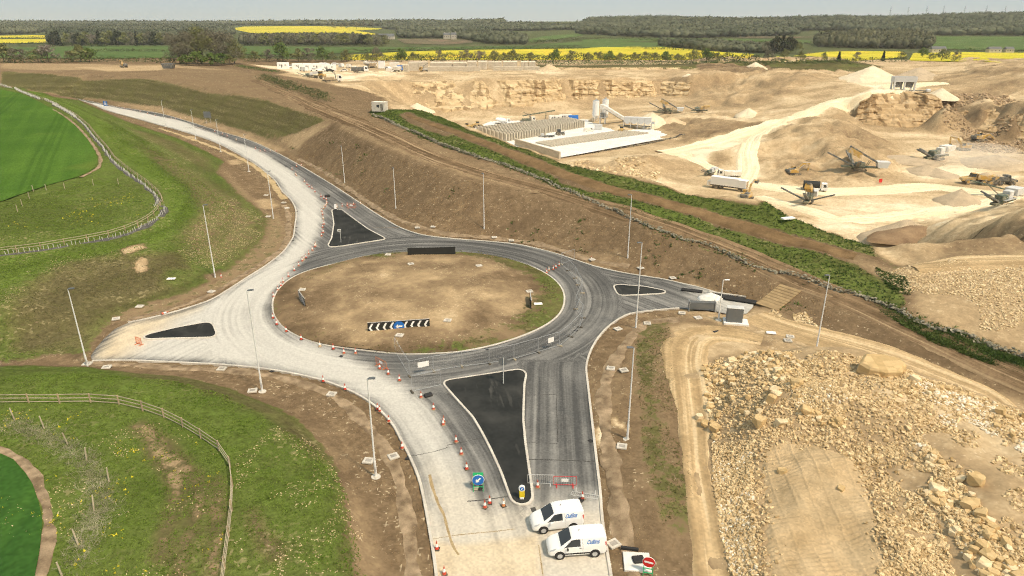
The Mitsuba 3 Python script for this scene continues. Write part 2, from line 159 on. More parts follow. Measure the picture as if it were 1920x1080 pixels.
for _poly, _amp, _len, _sd in (([(168.82,661.5,-9),(303.9,675.2,-9),(259.15,536.1,-9),(159.41,401.4,-9),(103.6,398.9,-9)], 5.5, 15., 51), ([(122.94,331.2,-12),(157.43,339.7,-12),(162.42,280.98,-12),(126.07,234.29,-12),(95.74,232.55,-12),(96.17,263.62,-12)], 4.5, 13., 52), ([(414.8,669.5,0),(509.7,704.7,0),(518.9,608.4,0),(291.41,335.2,0),(274.69,385.3,0),(275,433.4,0)], 4.5, 17., 53),
                                ([(20.68,263.62,-12),(58.81,268.05,-12),(51.94,229.98,-12),(25.51,229.98,-12)], 2.5, 9., 54), ([(78.34,385.2,-12),(140.35,380.8,-12),(122.94,331.2,-12),(77.84,303.4,-12),(73.96,348.7,-12)], 3.0, 11., 55), ([(81.89,195.27,-14),(121.68,204.79,-14),(173.14,226.6,-14),(135.55,170.99,-14),(99.67,164.06,-14),(83.85,170.99,-14)], 1.0, 9., 56), ([(71.39,118.39,3),(107.35,137.84,3),(126.17,137.84,3),(97.47,103.37,3),(66.04,100.77,3)], .8, 10., 57),
                                ([(-106.69,474.1,5),(127.6,516.6,5),(108.63,437.9,5),(-79.67,406.7,5)], 1.6, 10., 58), ([(-112.82,468.7,2),(-70.51,468.7,2),(-35.42,289.04,2),(-62.96,317.5,2)], 3.0, 11., 59)):
    _w = ndimage.gaussian_filter(shapely.contains_xy(Polygon([q[:2] for q in _poly]).buffer(0), _gx, _gy).astype(float), 4)
    _near = _near + _w * _amp * (.55 - np.abs(meshkit.fbm(_p3 / _len, 4, _sd) - .5) * 2.6)
FX0, FX1, FY0, FY1, FRES = -6000., 6000., -2000., 9000., 20.0
_fx, _fy = np.meshgrid(np.arange(FX0, FX1 + 1, FRES), np.arange(FY0, FY1 + 1, FRES))
_far = ndimage.gaussian_filter(_interp(_fx, _fy), 1.0)


def H(x, y):
    x, y = np.broadcast_arrays(np.asarray(x, float), np.asarray(y, float))
    shape, x, y = x.shape, x.ravel(), y.ravel()
    a = ndimage.map_coordinates(_near, [(y - Y0) / RES, (x - X0) / RES], order=1, mode='nearest')
    b = ndimage.map_coordinates(_far, [(y - FY0) / FRES, (x - FX0) / FRES], order=1, mode='nearest')
    w = np.clip(np.minimum.reduce([(x - X0), (X1 - x), (y - Y0), (Y1 - y)]) / 40, 0, 1)
    return (a * w + b * (1 - w)).reshape(shape)


# --- end heights


def on_ground(x, y, dz=0.0):
    return float(x), float(y), float(H(x, y)) + dz


# ------------------------------------------------------------------ land cover: greenness and paleness of the open ground
CR = 0.5
_cx, _cy = np.meshgrid(np.arange(X0, X1 + .1, CR), np.arange(Y0, Y1 + .1, CR))
GREEN, PALE = np.zeros(_cx.shape), np.full(_cx.shape, .25)


def cover(poly, green, pale, feather=1.5, strength=1.0):
    poly = Polygon([q[:2] for q in poly]).buffer(0)
    b = poly.bounds
    m = 4 * feather + 2
    i0, i1 = int(max(0, (b[1] - m - Y0) / CR)), int(min(_cx.shape[0], (b[3] + m - Y0) / CR + 2))
    j0, j1 = int(max(0, (b[0] - m - X0) / CR)), int(min(_cx.shape[1], (b[2] + m - X0) / CR + 2))
    if i1 <= i0 or j1 <= j0:
        return
    w = shapely.contains_xy(poly, _cx[i0:i1, j0:j1], _cy[i0:i1, j0:j1]).astype(float)
    w = ndimage.gaussian_filter(w, feather / CR * .6) * strength
    for grid, v in ((GREEN, green), (PALE, pale)):
        if v is not None:
            g = grid[i0:i1, j0:j1]
            g += (v - g) * w


def strip(line, width, green, pale, feather=0.5, strength=1.0):
    cover(list(LineString([q[:2] for q in line]).buffer(width / 2).exterior.coords), green, pale, feather, strength)


cover(_quarry.exterior.coords, 0, .70, 2)
_qm = ndimage.gaussian_filter(shapely.contains_xy(_quarry, _cx, _cy).astype(float), 4)
# left of the road: grass, with a mown strip along the fence, stony slopes and the thinly grown west cutting
cover([(-219.7,356.9),(-150.3,275),(-117.7,241),(-94.7,212.7),(-83.5,196.9),(-77.3,176.5),(-66.4,159.4),(-62.6,152.8),(-55,142.3),(-50,135.2),(-46.1,121.3),(-46.1,111.3),(-46.5,104.1),(-49.3,100.8),(-47,99),(-49.7,93.1),(-53.4,89.9),(-54.9,87.4),(-54.8,83.2),(-53.8,78.3),(-51.5,74.2),(-56.5,75)] + [(-59.1,73),(-80.6,72.7),(-131,83.1),(-459,326.3),(-278.5,384.6),(-222.1,325.7)], .92, .12, 1.2)
cover([(-115.9,210.3),(-91.3,184.8),(-71.9,161.7),(-60.2,147.5),(-49.7,133.1),(-46.2,119.6),(-46.9,108.6),(-48.7,103.5),(-55.2,108),(-60.6,116.2),(-65.6,132.8),(-81.7,156.5)], .57, .30, 3)
cover([(-140.6,250),(-110.9,226.7),(-86.4,196.6),(-74.9,169.1),(-95.9,194.5),(-120.7,222.6)], .62, .30, 2)
cover([(-80.4,101.6),(-78.5,98.8),(-68.7,102.9),(-63.4,107.4),(-63,115.6),(-65,124.9),(-68.8,133.8),(-75.4,143.5),(-92.8,163.8),(-115.1,192.3),(-147,236.3),(-190.5,287.8),(-269.4,379.7),(-263.2,379),(-216.6,335.4),(-182.2,298.2),(-125.4,219),(-94.6,177.3),(-72.3,149),(-60.8,127.5),(-58.9,114.4),(-60.8,103.9),(-68.6,98.4),(-69.9,86.3)], .97, .0, 1.2)
cover([(-65,80.6),(-67.2,85.4),(-68.2,91.6),(-67.5,98),(-63.3,100.7),(-58.7,102.8),(-55.9,107.5),(-50.3,101.3),(-50.4,94.7),(-54,90.8),(-55.2,86.6),(-54.9,81.5),(-52.7,75.3),(-56.8,75.6),(-61.2,75.3)], .80, .47, 2)
cover([(-54.2,100.1),(-50.7,102.2),(-48.7,98.2),(-50.4,94.7),(-52.9,96.2)], .95, .2, 1)
cover([(-62.8,103.7),(-61.1,107.8),(-59.7,105.9),(-61,101.8)], .1, .7, .5); cover([(-59,100.8),(-58.3,103),(-56.8,99),(-57.3,97.2)], .1, .7, .5)
# south-west field; its bank has shade put into a darker turf colour
cover([(-86.8,72.6),(-49.2,70.7),(-48.3,70.1)] + [(-42.8,68.1),(-37.9,67.8),(-31.5,65.3),(-25.8,62.1),(-21.8,59),(-18.1,54.4),(-16.2,51.4),(-13.8,46.7),(-11.9,42.2),(-10.2,37.4),(-8.1,28.2),(-46.8,27.3)], .95, .1, .8)
cover([(-48.6,69.9),(-42.5,67.5),(-37.5,68.1),(-31.5,65.3),(-25.8,62.1),(-21.8,59),(-18.1,54.4),(-16.2,51.4),(-16.6,50.6),(-19.6,53.1),(-23.8,56.9),(-28.8,60.3),(-35.2,63.6),(-41.3,65.5)], .9, .42, 1.)
cover([(-15.1,50.1),(-11.9,45.6),(-9.9,37.7),(-11.1,36.6),(-12.5,41.6)], .12, .55, 1.2)
for _l in ([(-35.3,54.8),(-32.1,51.8),(-29.2,48.6),(-27.2,45.7),(-26.1,42.4),(-25.6,40.1),(-24.7,37.5)], [(-34.4,54.4),(-31.1,51.8),(-28,48.6),(-25.7,46.4),(-24.2,42.5),(-23.7,39.1),(-22.8,36.1)], [(-32.4,51.4),(-30.4,49.4),(-28.7,47.5),(-27.1,45.4)], [(-24.2,46.4),(-22.8,43.1),(-21.6,39.6),(-20.4,36.1)], [(-20.2,42.6),(-18.6,40.3),(-16.8,38.3)]):
    strip(_l, .9, .38, .6, .7)
# cutting and plateau right of the north-west road
cover([(-300.4,420),(-267.3,411.6),(-233.7,393),(-182,357.5),(-131.5,310.9),(-92.8,265.4),(-73.1,239.2),(-56.4,214.2),(-62.6,216.4),(-70.4,218.6),(-75,218.7),(-92.7,244.7),(-117,271.4),(-145.3,301.2),(-180.7,334.1),(-223.7,368.3),(-254.6,373.9),(-278.5,384.6)], .86, .43, 1.0)
cover([(-90.6,244.3),(-71.7,220),(-61.6,215.8),(-50.5,205.2),(-31.8,169.8),(-12.4,142.3),(4.1,129.6),(20.9,117),(30.8,107.3),(38.7,96.6),(44.4,87.1),(49.3,76.9),(56,65.4),(55.1,63.9),(50.7,69.9),(44.7,76.5),(37.5,86.6),(28.1,98.5),(18.1,105.9),(5.3,117.5),(-10.1,123.3),(-20.8,130),(-32,147.5),(-41.9,164.7),(-57,190.7)], .09, .21, 2)
cover([(-77,225.4),(-68.1,220.1),(-57.7,214.5),(-53.7,208.4),(-63.8,210.6),(-64.2,205.4)], .05, .52, 1.5)
cover([(-201.6,348.5),(-161.1,320),(-117.4,272.5),(-92.4,243.8),(-69.4,211.9),(-73.5,213.9),(-114.1,264.2),(-160.9,314)], .0, .5, 1)
cover([(-494,526.6),(-350.6,489.7),(-272.6,480.8),(-226.8,482.6),(-181.3,457.4),(-144,399.8),(-95.1,294.7),(-59.4,238.3),(-44,215.2),(-26.8,185.5),(-13.1,163.2),(-0.4,149.6),(10.9,132),(19.3,119.4),(28.5,108.8),(35.9,100.6),(43.3,93.3),(48.3,87.4),(52.9,77.9),(57.3,72.8),(61,66.8),(57.2,61.5),(54.2,68.9),(49.3,76.9),(44.4,87.1),(38.7,96.6),(30.8,107.3),(20.9,117),(4.1,129.6),(-12.4,142.3),(-31.8,169.8),(-56.7,215.4),(-93.3,266.9),(-182.6,358.9),(-309.1,430.2)], .03, .30, 1.5)
cover([(-350.6,489.7),(-270.1,476.3),(-220.5,476.6),(-163.8,420.7),(-207.9,441.4),(-243.9,428.9),(-272,422.6),(-320.1,446)], 0, .5, 2)
cover([(-276.4,451.1),(-217.8,470.6),(-206.1,417.1),(-233.4,410.1)], 0, .62, 2)
for _l in ([(-49.8,201.7),(-32.2,172.2),(-19.4,154.4),(-6.6,139.3),(4.2,131.6),(14,124.6),(22.7,116.4),(30.4,109.2),(37.1,101.9),(42.2,93),(46.5,85.5),(50,78.2),(53.1,72.3),(56.8,65.7)], [(-62.3,226.2),(-37.4,185.7),(-20.1,160.3),(-6.9,145),(4.3,135.4),(14.2,126.3),(22.9,117.8),(30.7,110.6),(37.4,102.9),(42.6,94.3),(47.1,86.9),(50.7,79.7),(55.2,70.7)]):
    strip(_l, 1.0, 0, .46, .5)
# bund between haul road and quarry
cover([(-44,215.2),(-26.8,185.5),(-13.1,163.2),(-0.4,149.6),(10.9,132),(19.3,119.4),(28.5,108.8),(35.9,100.6),(43.3,93.3),(48.3,87.4),(51.2,82.1),(52.8,83.9),(53.8,87.5),(53.4,91.2),(53.5,94.5),(56.4,91.4),(56.8,93.5),(55.4,98.7),(87,171.6),(81.7,189.1),(42.9,115.8),(37.9,120.4),(30.8,129),(19.8,139.2),(7.5,152.1),(-12.2,182.4),(-47.9,303.3)], .95, .16, 1)
strip([(-31.6,206.5),(-20.3,188.6),(-7.8,168.3),(4.7,149.7),(11.1,140.6),(16.9,133.1),(24.1,125.7),(33.3,116.8),(38.1,111.6),(42.5,106.8),(46.9,103.2),(49.8,100.2),(52.8,97.6),(54.3,94.6)], 3.4, .05, .2, .8)
cover([(6.9,146.6),(11.2,142.3),(17,133.9),(17.4,127.7),(13.8,132.9),(8.8,139.5)], .1, .2, .8)
cover([(-34.5,209.7),(-24.3,197.8),(-16.9,182.4),(-14.8,173.1),(-22.8,184.6),(-30.5,198.7)], .25, .2, .8)
cover([(11.1,140.1),(17.9,132.3),(16.6,129.5),(9.7,136.3)], .02, .2, 1)
cover([(48.3,87.4),(50.2,84.2),(52.9,77.9),(57.3,72.8),(59.7,70.1),(57.4,66.7),(54.7,69.8),(51.9,74.7),(50.2,80),(47.5,85.6)], .85, .35, .8)
# gravelly ground east of the wall, lower track, mound, sandy strip
cover([(50.6,98.6),(52.8,96.4),(55.6,92.6),(61.6,94),(74.3,93.9),(81.2,85.6),(62.6,60.7),(59.6,70.9),(57.6,73.2),(53.1,78.4),(52.8,81.9),(54.1,84.6),(54.1,88.1),(52.8,91.5)], .02, .6, 1.5)
cover([(56,92.1),(59.5,92.9),(72.3,90.8),(70.8,88.5),(58.8,90.3)], 0, .68, 1)
cover([(-86,197.5),(-68.9,166.9),(-59.2,150.9),(-51.5,138.7),(-49.2,138.1),(-42.9,125),(-41.3,113.7),(-42.1,102.9),(-44.6,98.1),(-46.2,94.1),(-49.5,87.7),(-53.4,84.6),(-55.2,86.6),(-53.2,89.5),(-49.5,92.8),(-46.8,98.6),(-46.3,103.7),(-46.1,111.3),(-46.1,121.3),(-50,135.2),(-55,142.3),(-62.6,152.8),(-66.4,159.4)], .42, .42, 1)
cover([(63,95.2),(93.1,131),(96.4,124.4),(96.2,114.9),(79.9,93.3),(73.7,95.2),(64.9,93.3)], 0, .42, 2)
cover([(27.5,99.5),(31.6,93.4),(37.3,86),(41.3,79.8),(46.7,74),(50.5,69.5),(52.4,65.9),(55.8,59.4),(44.5,46.4),(42.9,53.3),(40,56),(37.7,59.3),(35.2,62.7),(30.8,65.2),(32.7,78.3),(30,82.8),(25.5,84.8),(23.4,88.6)], 0, .56, 1.2)
cover([(39.2,88.6),(43.2,84.1),(44,79.5),(45.2,76.2),(41.6,80.2),(37.6,86.2)], .03, .2, 1)
cover(_mound.exterior.coords, 0, .57, 1)

cover([(31.7,59.6),(38.1,58.2),(44.8,51.1),(38.8,42.7),(36.7,50.2),(33.3,54.6)], 0, .74, 2)
cover([(21,82.6),(27.7,84.8),(32.1,80.7),(31.9,76),(24.4,73.2),(21.7,67.9),(21,62.1),(18.4,55.6),(17.7,49.8),(16.3,43.1),(15.6,38.1),(14.9,38.2),(15,43.2),(15.9,49.8),(17.6,58.3),(19.1,69.1)], .02, .66, .8)
cover([(16.1,82.7),(20.4,84.8),(23.3,84.7),(21,82.6),(19.7,74.7),(19.1,69.1),(17.6,58.3),(15.9,49.8),(15.2,43.2),(14.1,42),(12,43.9),(11.7,49.4),(12.3,56.7),(13.9,68.9)], .56, .36, 1)
cover([(17.6,76.1),(19.6,76.1),(18.1,66),(17.4,58.3),(16,51.3),(14.9,51.1),(15,58.5)], .2, .3, 1)
cover([(21.8,84.8),(26.9,84.8),(32.5,79.9),(32.1,76.8),(26.3,82.6)], .3, .3, .6)
# quarry: pale haul ramps, floor, spoil
cover([(63.1,294),(82.5,302.7),(110.2,324.9),(144.7,350.3),(181.6,374.1),(211.9,404.3),(253.5,421.2),(239.9,397.6),(213.1,386.2),(175.2,359.8),(154.1,347.3),(123.3,313.9),(106.6,312.6),(79.9,276.2),(76.7,263.4),(67.7,265.6)], 0, .97, 1.2)
cover([(107.2,318.7),(119.8,316.9),(106.9,296.1),(95.4,271),(93.2,259.8),(92.4,242.8),(83,243.7),(80.2,260.9),(86.9,270.9)], 0, .9, 1.5)
cover([(205.1,455),(235,460),(253.8,416.6),(208.3,372.1),(201.7,392.7),(194.6,431)], 0, .95, 1.5)
cover([(73.4,251),(91.1,234),(105.2,219.3),(144.6,246.9),(181.2,237.8),(93.9,120.4),(93.5,154.1),(87.1,178.1),(41.6,117.6)], 0, .76, 3)
cover([(83.3,198.7),(113.9,208.6),(166.8,222.3),(96.4,127),(96.6,160.2),(88.1,180.4)], 0, .88, 4)
cover([(148.5,254.4),(185.5,271.8),(186.1,245),(171.2,234.2),(145.5,234.7)], 0, .92, 3)
cover([(-189.4,517.9),(-173.8,528.9),(-138,512.4),(-107.5,448),(-78.4,524.6),(-63.6,422.9),(-81.3,400.4),(-95.8,397.9),(-109.7,405.2),(-141.3,449.2)], 0, .9, 2)
cover([(62.8,372.8),(105.8,373.4),(127.5,346.1),(122.2,331.2),(80.8,362.5),(61.4,363.4)], 0, .88, 1.2)
cover([(111.5,449.6),(225.7,477.5),(195,404),(149.6,377.2),(124.7,388.5),(104.4,402.5)], 0, .68, 3)
cover([(179.7,358.4),(225.3,366.6),(238.4,326.5),(223.8,299.7),(201.5,330.2),(168.9,337.3)], 0, .55, 2)
cover([(229,368.3),(271,375.3),(302.5,421.8),(280.4,445.6),(291.4,526.7),(263.3,533.9)], 0, .6, 3)
cover([(101.5,263.9),(126.3,271.3),(168.4,291.3),(134.9,252.2),(101.2,245.9)], 0, .6, 2)
cover([(74.4,357.7),(93.7,359.3),(122.2,331.2),(120.5,325.9),(91.4,319),(79.7,311.2)], 0, .52, 1.5)
cover([(17.1,571.6),(149.8,590.7),(275.5,559.7),(278.7,532.7),(195.5,483.8),(131.4,549),(20.7,553.1)], .85, .45, 2)
cover([(143.7,558.1),(200.3,559.4),(173,471.6),(127.1,485.1)], 0, .42, 1.5)


cover([(-57.5,148.2),(-57.2,152),(-55,152.5),(-52,147.7),(-51.8,143.4),(-53.7,141.8)], 0, .60, .4)
cover([(-116.9,245.5),(-113.1,245.5),(-110,239.5),(-112.8,238.3)], 0, .62, .6)
cover([(-84,200.2),(-80.5,201.2),(-77.3,194.7),(-80.2,192.4)], 0, .60, .6)
cover([(10.7,102.9),(13.8,111.9),(17.3,110.2),(19.5,106.7),(16.8,106.2)], 0, .4, 1.5, .7)
cover([(8,57.5),(8.9,59.1),(9.5,58.2),(9.5,56.3),(8.7,55.1),(8,56.1)], 0, 1., .3); cover([(10.3,60.4),(11.1,59.1),(11.8,58),(11.5,57.5),(10.7,58.4),(10.1,59.8)], 0, .95, .3)
# in the quarry the steep spoil is tinted darker by slope, the driven floor pale and patchy
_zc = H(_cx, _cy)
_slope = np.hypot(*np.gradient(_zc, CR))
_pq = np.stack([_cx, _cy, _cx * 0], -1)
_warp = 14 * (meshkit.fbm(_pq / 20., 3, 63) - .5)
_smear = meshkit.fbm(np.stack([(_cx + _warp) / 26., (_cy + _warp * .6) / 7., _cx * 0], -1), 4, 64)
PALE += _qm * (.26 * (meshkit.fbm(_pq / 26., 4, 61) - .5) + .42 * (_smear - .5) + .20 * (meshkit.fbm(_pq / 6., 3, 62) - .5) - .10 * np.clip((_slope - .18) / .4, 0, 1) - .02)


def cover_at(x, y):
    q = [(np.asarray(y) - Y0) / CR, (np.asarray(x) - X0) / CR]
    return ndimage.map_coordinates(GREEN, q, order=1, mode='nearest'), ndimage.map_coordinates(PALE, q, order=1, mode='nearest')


# ------------------------------------------------------------------ materials of the ground
SOIL = [(0.0, (.092, .066, .041)), (.2, (.168, .119, .072)), (.4, (.272, .198, .12)), (.6, (.42, .312, .187)), (.8, (.61, .487, .315)), (1.0, (.82, .735, .56))]
TURF = [(0.0, (.102, .150, .029)), (.3, (.104, .134, .036)), (.6, (.122, .125, .046)), (.9, (.115, .105, .047)), (1.01, (.12, .105, .052))]


def ramp(stops, t):
    c = mi.Color3f(stops[0][1])
    for (a, _), (b, cb) in zip(stops[:-1], stops[1:]):
        c = mix(c, cb, dr.clip((t - a) / (b - a), 0, 1))
    return c


def ground_color(p, n, uv):
    fine, mid, big = noise(p.x * 6.1, p.y * 6.1, p.z * 3), fbm(p.x * .9, p.y * .9, p.z * .5, 3), fbm(p.x * .11, p.y * .11, p.z * .1, 3)
    grain = noise(p.x * 2.3 + 9, p.y * 2.3, p.z * 2.3)
    s = dr.clip(uv.y + .24 * (mid - .5) + .14 * (big - .5) + .13 * (fine - .5) + .13 * (grain - .5), 0, 1)
    soil = ramp(SOIL, s)
    speck = smoothstep(.80, .9, noise(p.x * 4.7, p.y * 4.7 + 31, p.z * 2)) * smoothstep(.35, .6, mid)
    soil = mix(soil, (.66, .56, .40), speck * .55)
    turf = ramp(TURF, dr.clip(uv.y * 2.1 + .5 * (mid - .5) + .3 * (big - .5), 0, 1)) * (.48 + .55 * fine + .48 * grain)
    contour = noise(p.z * 2.6 + 3 * big, fbm(p.x * .05, p.y * .05, 1, 2) * 3)
    turf = turf * (.80 + .40 * contour)
    straw = smoothstep(.70, .86, noise(p.x * 3.1 + 5, p.y * 3.1, 0)) * smoothstep(.42, .6, big)
    turf = mix(turf, (.36, .31, .17), straw * .5 * smoothstep(.3, .7, contour))
    g = smoothstep(.36, .64, uv.x + .55 * (mid - .5) + .35 * (grain - .5) + .25 * (fine - .5))
    return mix(soil, turf, g)


def matte(fn):
    return {'type': 'twosided', 'bsdf': {'type': 'diffuse', 'reflectance': mikit.proc(fn)}}


scene['ground_mat'] = matte(ground_color)


def asphalt_color(p, n, uv):
    dust, across = uv.x, uv.y
    streak = fbm(across * 2.4, p.y * .05, p.x * .05, 4)
    fine, mid, big = noise(p.x * 7, p.y * 7), fbm(p.x * .8, p.y * .8, 3, 3), fbm(p.x * .13, p.y * .13, 7, 3)
    d = dr.clip(dust + (streak - .5) * .40 + .16 * (mid - .5) + .30 * (big - .5), 0, 1)
    dark = mix((.085, .087, .088), (.20, .20, .196), dr.clip((streak - .5) * 2.4 + .42 + .25 * (fine - .5) + .5 * (big - .5), 0, 1))
    pale = mix((.49, .48, .445), (.61, .60, .56), dr.clip(streak + .3 * (fine - .5), 0, 1))
    warm = mix((.52, .42, .28), (.70, .60, .43), dr.clip(mid + .3 * (fine - .5), 0, 1))
    beige = (.35 * smoothstep(54.0, 46.0, p.y + 6 * (big - .5)) + .65 * smoothstep(43.2, 42.2, p.y + 1.5 * (big - .5) - .12 * p.x) * smoothstep(2.6, 1.6, p.x)) * smoothstep(-26, -16, p.x) * smoothstep(.3, .7, dust + .3 * (mid - .5))
    beige = dr.maximum(beige, smoothstep(-44.0, -49.0, p.x + 5 * (big - .5)) * smoothstep(96., 90., p.y))
    pale = mix(pale, warm, beige * .85)
    c = mix(dark, pale, smoothstep(.12, .85, d))
    return c * (.92 + .16 * fine)


scene['asphalt_mat'] = matte(asphalt_color)


def flat_color(a, b, scale, contrast=1.0):
    def fn(p, n, uv):
        f = fbm(p.x * scale, p.y * scale, p.z * scale, 4)
        return mix(a, b, dr.clip((f - .5) * 1.6 * contrast + .5, 0, 1)) * (.86 + .28 * noise(p.x * scale * 9, p.y * scale * 9, p.z * 5))
    return fn


_tar = flat_color((.026, .029, .030), (.055, .057, .056), .5)


def tar_color(p, n, uv):
    scuff = smoothstep(.62, .85, fbm(p.x * 2.2 + p.y * .4, p.y * .35, 3, 4)) * smoothstep(.4, .65, fbm(p.x * .2, p.y * .2, 5, 2))
    return mix(_tar(p, n, uv), (.16, .155, .145), scuff * .45)


scene['island_asphalt_mat'] = matte(tar_color)
scene['kerb_mat'] = matte(flat_color((.50, .47, .42), (.66, .63, .57), .8))
scene['path_mat'] = matte(flat_color((.18, .132, .085), (.40, .305, .205), 1.4, 1.3))
scene['joint_mat'] = matte(flat_color((.05, .05, .05), (.12, .118, .11), 2.0))
scene['rut_mat'] = matte(flat_color((.30, .22, .12), (.46, .36, .22), 2.0))
scene['tan_verge_mat'] = matte(flat_color((.40, .30, .165), (.54, .42, .25), .8))
scene['mulch_mat'] = matte(flat_color((.07, .07, .068), (.15, .145, .135), 2.0))
scene['bund_soil_mat'] = matte(flat_color((.13, .085, .045), (.26, .175, .095), .6))
scene['clod_mat'] = matte(flat_color((.16, .105, .055), (.40, .29, .165), .5))
scene['ramp_mat'] = matte(flat_color((.38, .28, .16), (.56, .43, .265), .9))
scene['slab_mat'] = matte(flat_color((.70, .69, .65), (.84, .83, .80), .3))


def crop_fn(a, b, ang, pitch):
    ca, sa = math.cos(ang), math.sin(ang)

    def fn(p, n, uv):
        t = p.x * ca + p.y * sa
        f = fbm(p.x * .07, p.y * .07, 2, 3)
        rows = noise(t * pitch, (p.y * ca - p.x * sa) * .02)
        c = mix(a, b, dr.clip(.5 + 1.2 * (f - .5) + .5 * (rows - .5), 0, 1))
        lane = dr.abs(t / 21.0 - dr.floor(t / 21.0) - .5) * 21.0
        tram = smoothstep(.5, .25, dr.abs(dr.abs(lane - 9.3) - .8))
        thin = smoothstep(.62, .8, fbm(p.x * .05 + 7, p.y * .05, 4, 3))
        c = mix(c, mi.Color3f(a) * .85, tram * .4)
        c = mix(c, mi.Color3f(b) * mi.Color3f(1.5, 1.05, 1.3), thin * .6)
        return c * (.8 + .4 * noise(p.x * 4, p.y * 4))
    return fn


scene['crop_mat'] = matte(crop_fn((.050, .115, .020), (.085, .165, .028), .5, .6))
scene['dark_crop_mat'] = matte(crop_fn((.030, .085, .020), (.055, .13, .026), .2, .8))
scene['rape_mat'] = matte(crop_fn((.44, .40, .04), (.62, .55, .06), .6, .05))
scene['far_crop_mat'] = matte(crop_fn((.075, .125, .045), (.105, .165, .055), .9, .05))
scene['far_land_mat'] = matte(crop_fn((.075, .088, .045), (.10, .125, .055), .2, .03))
scene['plough_mat'] = matte(crop_fn((.13, .115, .075), (.18, .155, .10), .2, .03))


# ------------------------------------------------------------------ mesh helpers for sheets of ground
def structure(name, mesh, mat, smooth=True, uv=None):
    scene[name] = mikit.ply(mesh, mat, smooth=smooth, uv=uv)
    labels[name] = {'kind': 'structure'}
    return name


def sheet(poly, res, zoff, hfun=None, edge=None):
    """The polygon as a triangulated sheet laid on the ground; returns (vertices, faces)."""
    poly = poly if isinstance(poly, Polygon) else Polygon([q[:2] for q in poly]).buffer(0)
    edge = edge or res
    rings = [poly.exterior, *poly.interiors]
    b = [np.array([r.interpolate(t).coords[0] for t in np.linspace(0, r.length, max(4, int(r.length / edge)), endpoint=False)]) for r in rings]
    x0, y0, x1, y1 = poly.bounds
    gx, gy = np.meshgrid(np.arange(x0, x1, res), np.arange(y0, y1, res))
    gx = (gx + (np.arange(gx.shape[0]) % 2)[:, None] * res / 2).ravel()
    gy = gy.ravel()
    ok = shapely.contains_xy(poly.buffer(-res * .45), gx, gy)
    v = np.vstack(b + [np.c_[gx[ok], gy[ok]]])
    tri = Delaunay(v).simplices
    c = v[tri].mean(1)
    a, bb, cc = v[tri[:, 0]], v[tri[:, 1]], v[tri[:, 2]]
    area = (bb[:, 0] - a[:, 0]) * (cc[:, 1] - a[:, 1]) - (bb[:, 1] - a[:, 1]) * (cc[:, 0] - a[:, 0])
    tri = tri[shapely.contains_xy(poly.buffer(1e-4), c[:, 0], c[:, 1]) & (np.abs(area) > 1e-6)]
    flip = area[shapely.contains_xy(poly.buffer(1e-4), c[:, 0], c[:, 1]) & (np.abs(area) > 1e-6)] < 0
    tri[flip] = tri[flip][:, ::-1]
    z = (hfun or H)(v[:, 0], v[:, 1]) + zoff
    return np.c_[v, z], tri


def smooth_line(line, n=None, step=1.0, closed=False):
    p = np.array([q[:2] for q in line], float)
    if closed:
        p = np.vstack([p, p[:1]])
    s = np.r_[0, np.cumsum(np.hypot(*np.diff(p, axis=0).T))]
    cs = scipy.interpolate.PchipInterpolator(s, p) if not closed else scipy.interpolate.CubicSpline(s, p, bc_type='periodic')
    t = np.linspace(0, s[-1], n or max(3, int(s[-1] / step)))
    return cs(t)[:-1] if closed else cs(t)


def ribbon(line, width, height, zbase, chamfer=.02, closed=False, foot=.3):
    """A kerb: a bar of rectangular section with a chamfered top, swept along a line in the plane."""
    p = np.asarray(line, float)
    d = np.roll(p, -1, 0) - np.roll(p, 1, 0) if closed else np.gradient(p, axis=0)
    nrm = np.c_[-d[:, 1], d[:, 0]] / np.linalg.norm(d, axis=1)[:, None]
    w = width / 2
    prof = [(-w, -foot), (-w, height - chamfer), (-w + chamfer, height), (w - chamfer, height), (w, height - chamfer), (w, -foot)]
    zb = np.broadcast_to(zbase, (len(p),))
    v = np.stack([np.c_[p + nrm * o, zb + z] for o, z in prof], 1).reshape(-1, 3)
    k, f = len(prof), []
    n = len(p) if closed else len(p) - 1
    for i in range(n):
        j = (i + 1) % len(p)
        for a in range(k - 1):
            f += [(i * k + a, i * k + a + 1, j * k + a + 1), (i * k + a, j * k + a + 1, j * k + a)]
    return v, np.array(f)


# ------------------------------------------------------------------ road layout
NW_LEFT = [(-222.37,361.1,0),(-214.47,353.6,0),(-184.27,318.5,0),(-161.97,296.19,0),(-142.67,276.71,0),(-126.87,260.89,0),(-112.17,245.47,0),(-97.74,228.46,0),(-85.54,211.69,0),(-73.92,194.7,0),(-65.95,181.45,0),(-60.34,171.62,0),(-54.9,159.95,0),(-50.07,151.12,0),(-46.34,141.81,0),(-43.41,131.16,0),(-41.15,121.54,0),(-40.56,114.29,0),(-41.11,107.5,0),(-42.12,102.12,0),(-43.05,96.96,0),(-43.98,92.66,0),(-45.8,89.64,0),(-48.83,86.42,0),(-52.04,84.09,0)]
SW_LEFT = [(-50.45,72.89,0),(-46.68,73.03,0),(-41.09,72.62,0),(-35.56,72.08,0),(-29.97,71.14,0),(-25.55,69.83,0),(-21.88,68.32,0),(-18.84,66.5,0),(-16,64.2,0),(-13.82,61.71,0),(-12.03,58.97,0),(-10.74,56.16,0),(-9.46,53.3,0),(-8.18,49.9,0),(-7.34,46.75,0),(-6.49,43.17,0),(-5.84,40.3,0),(-5.57,38.87,0),(-4.12,31.31,0)]
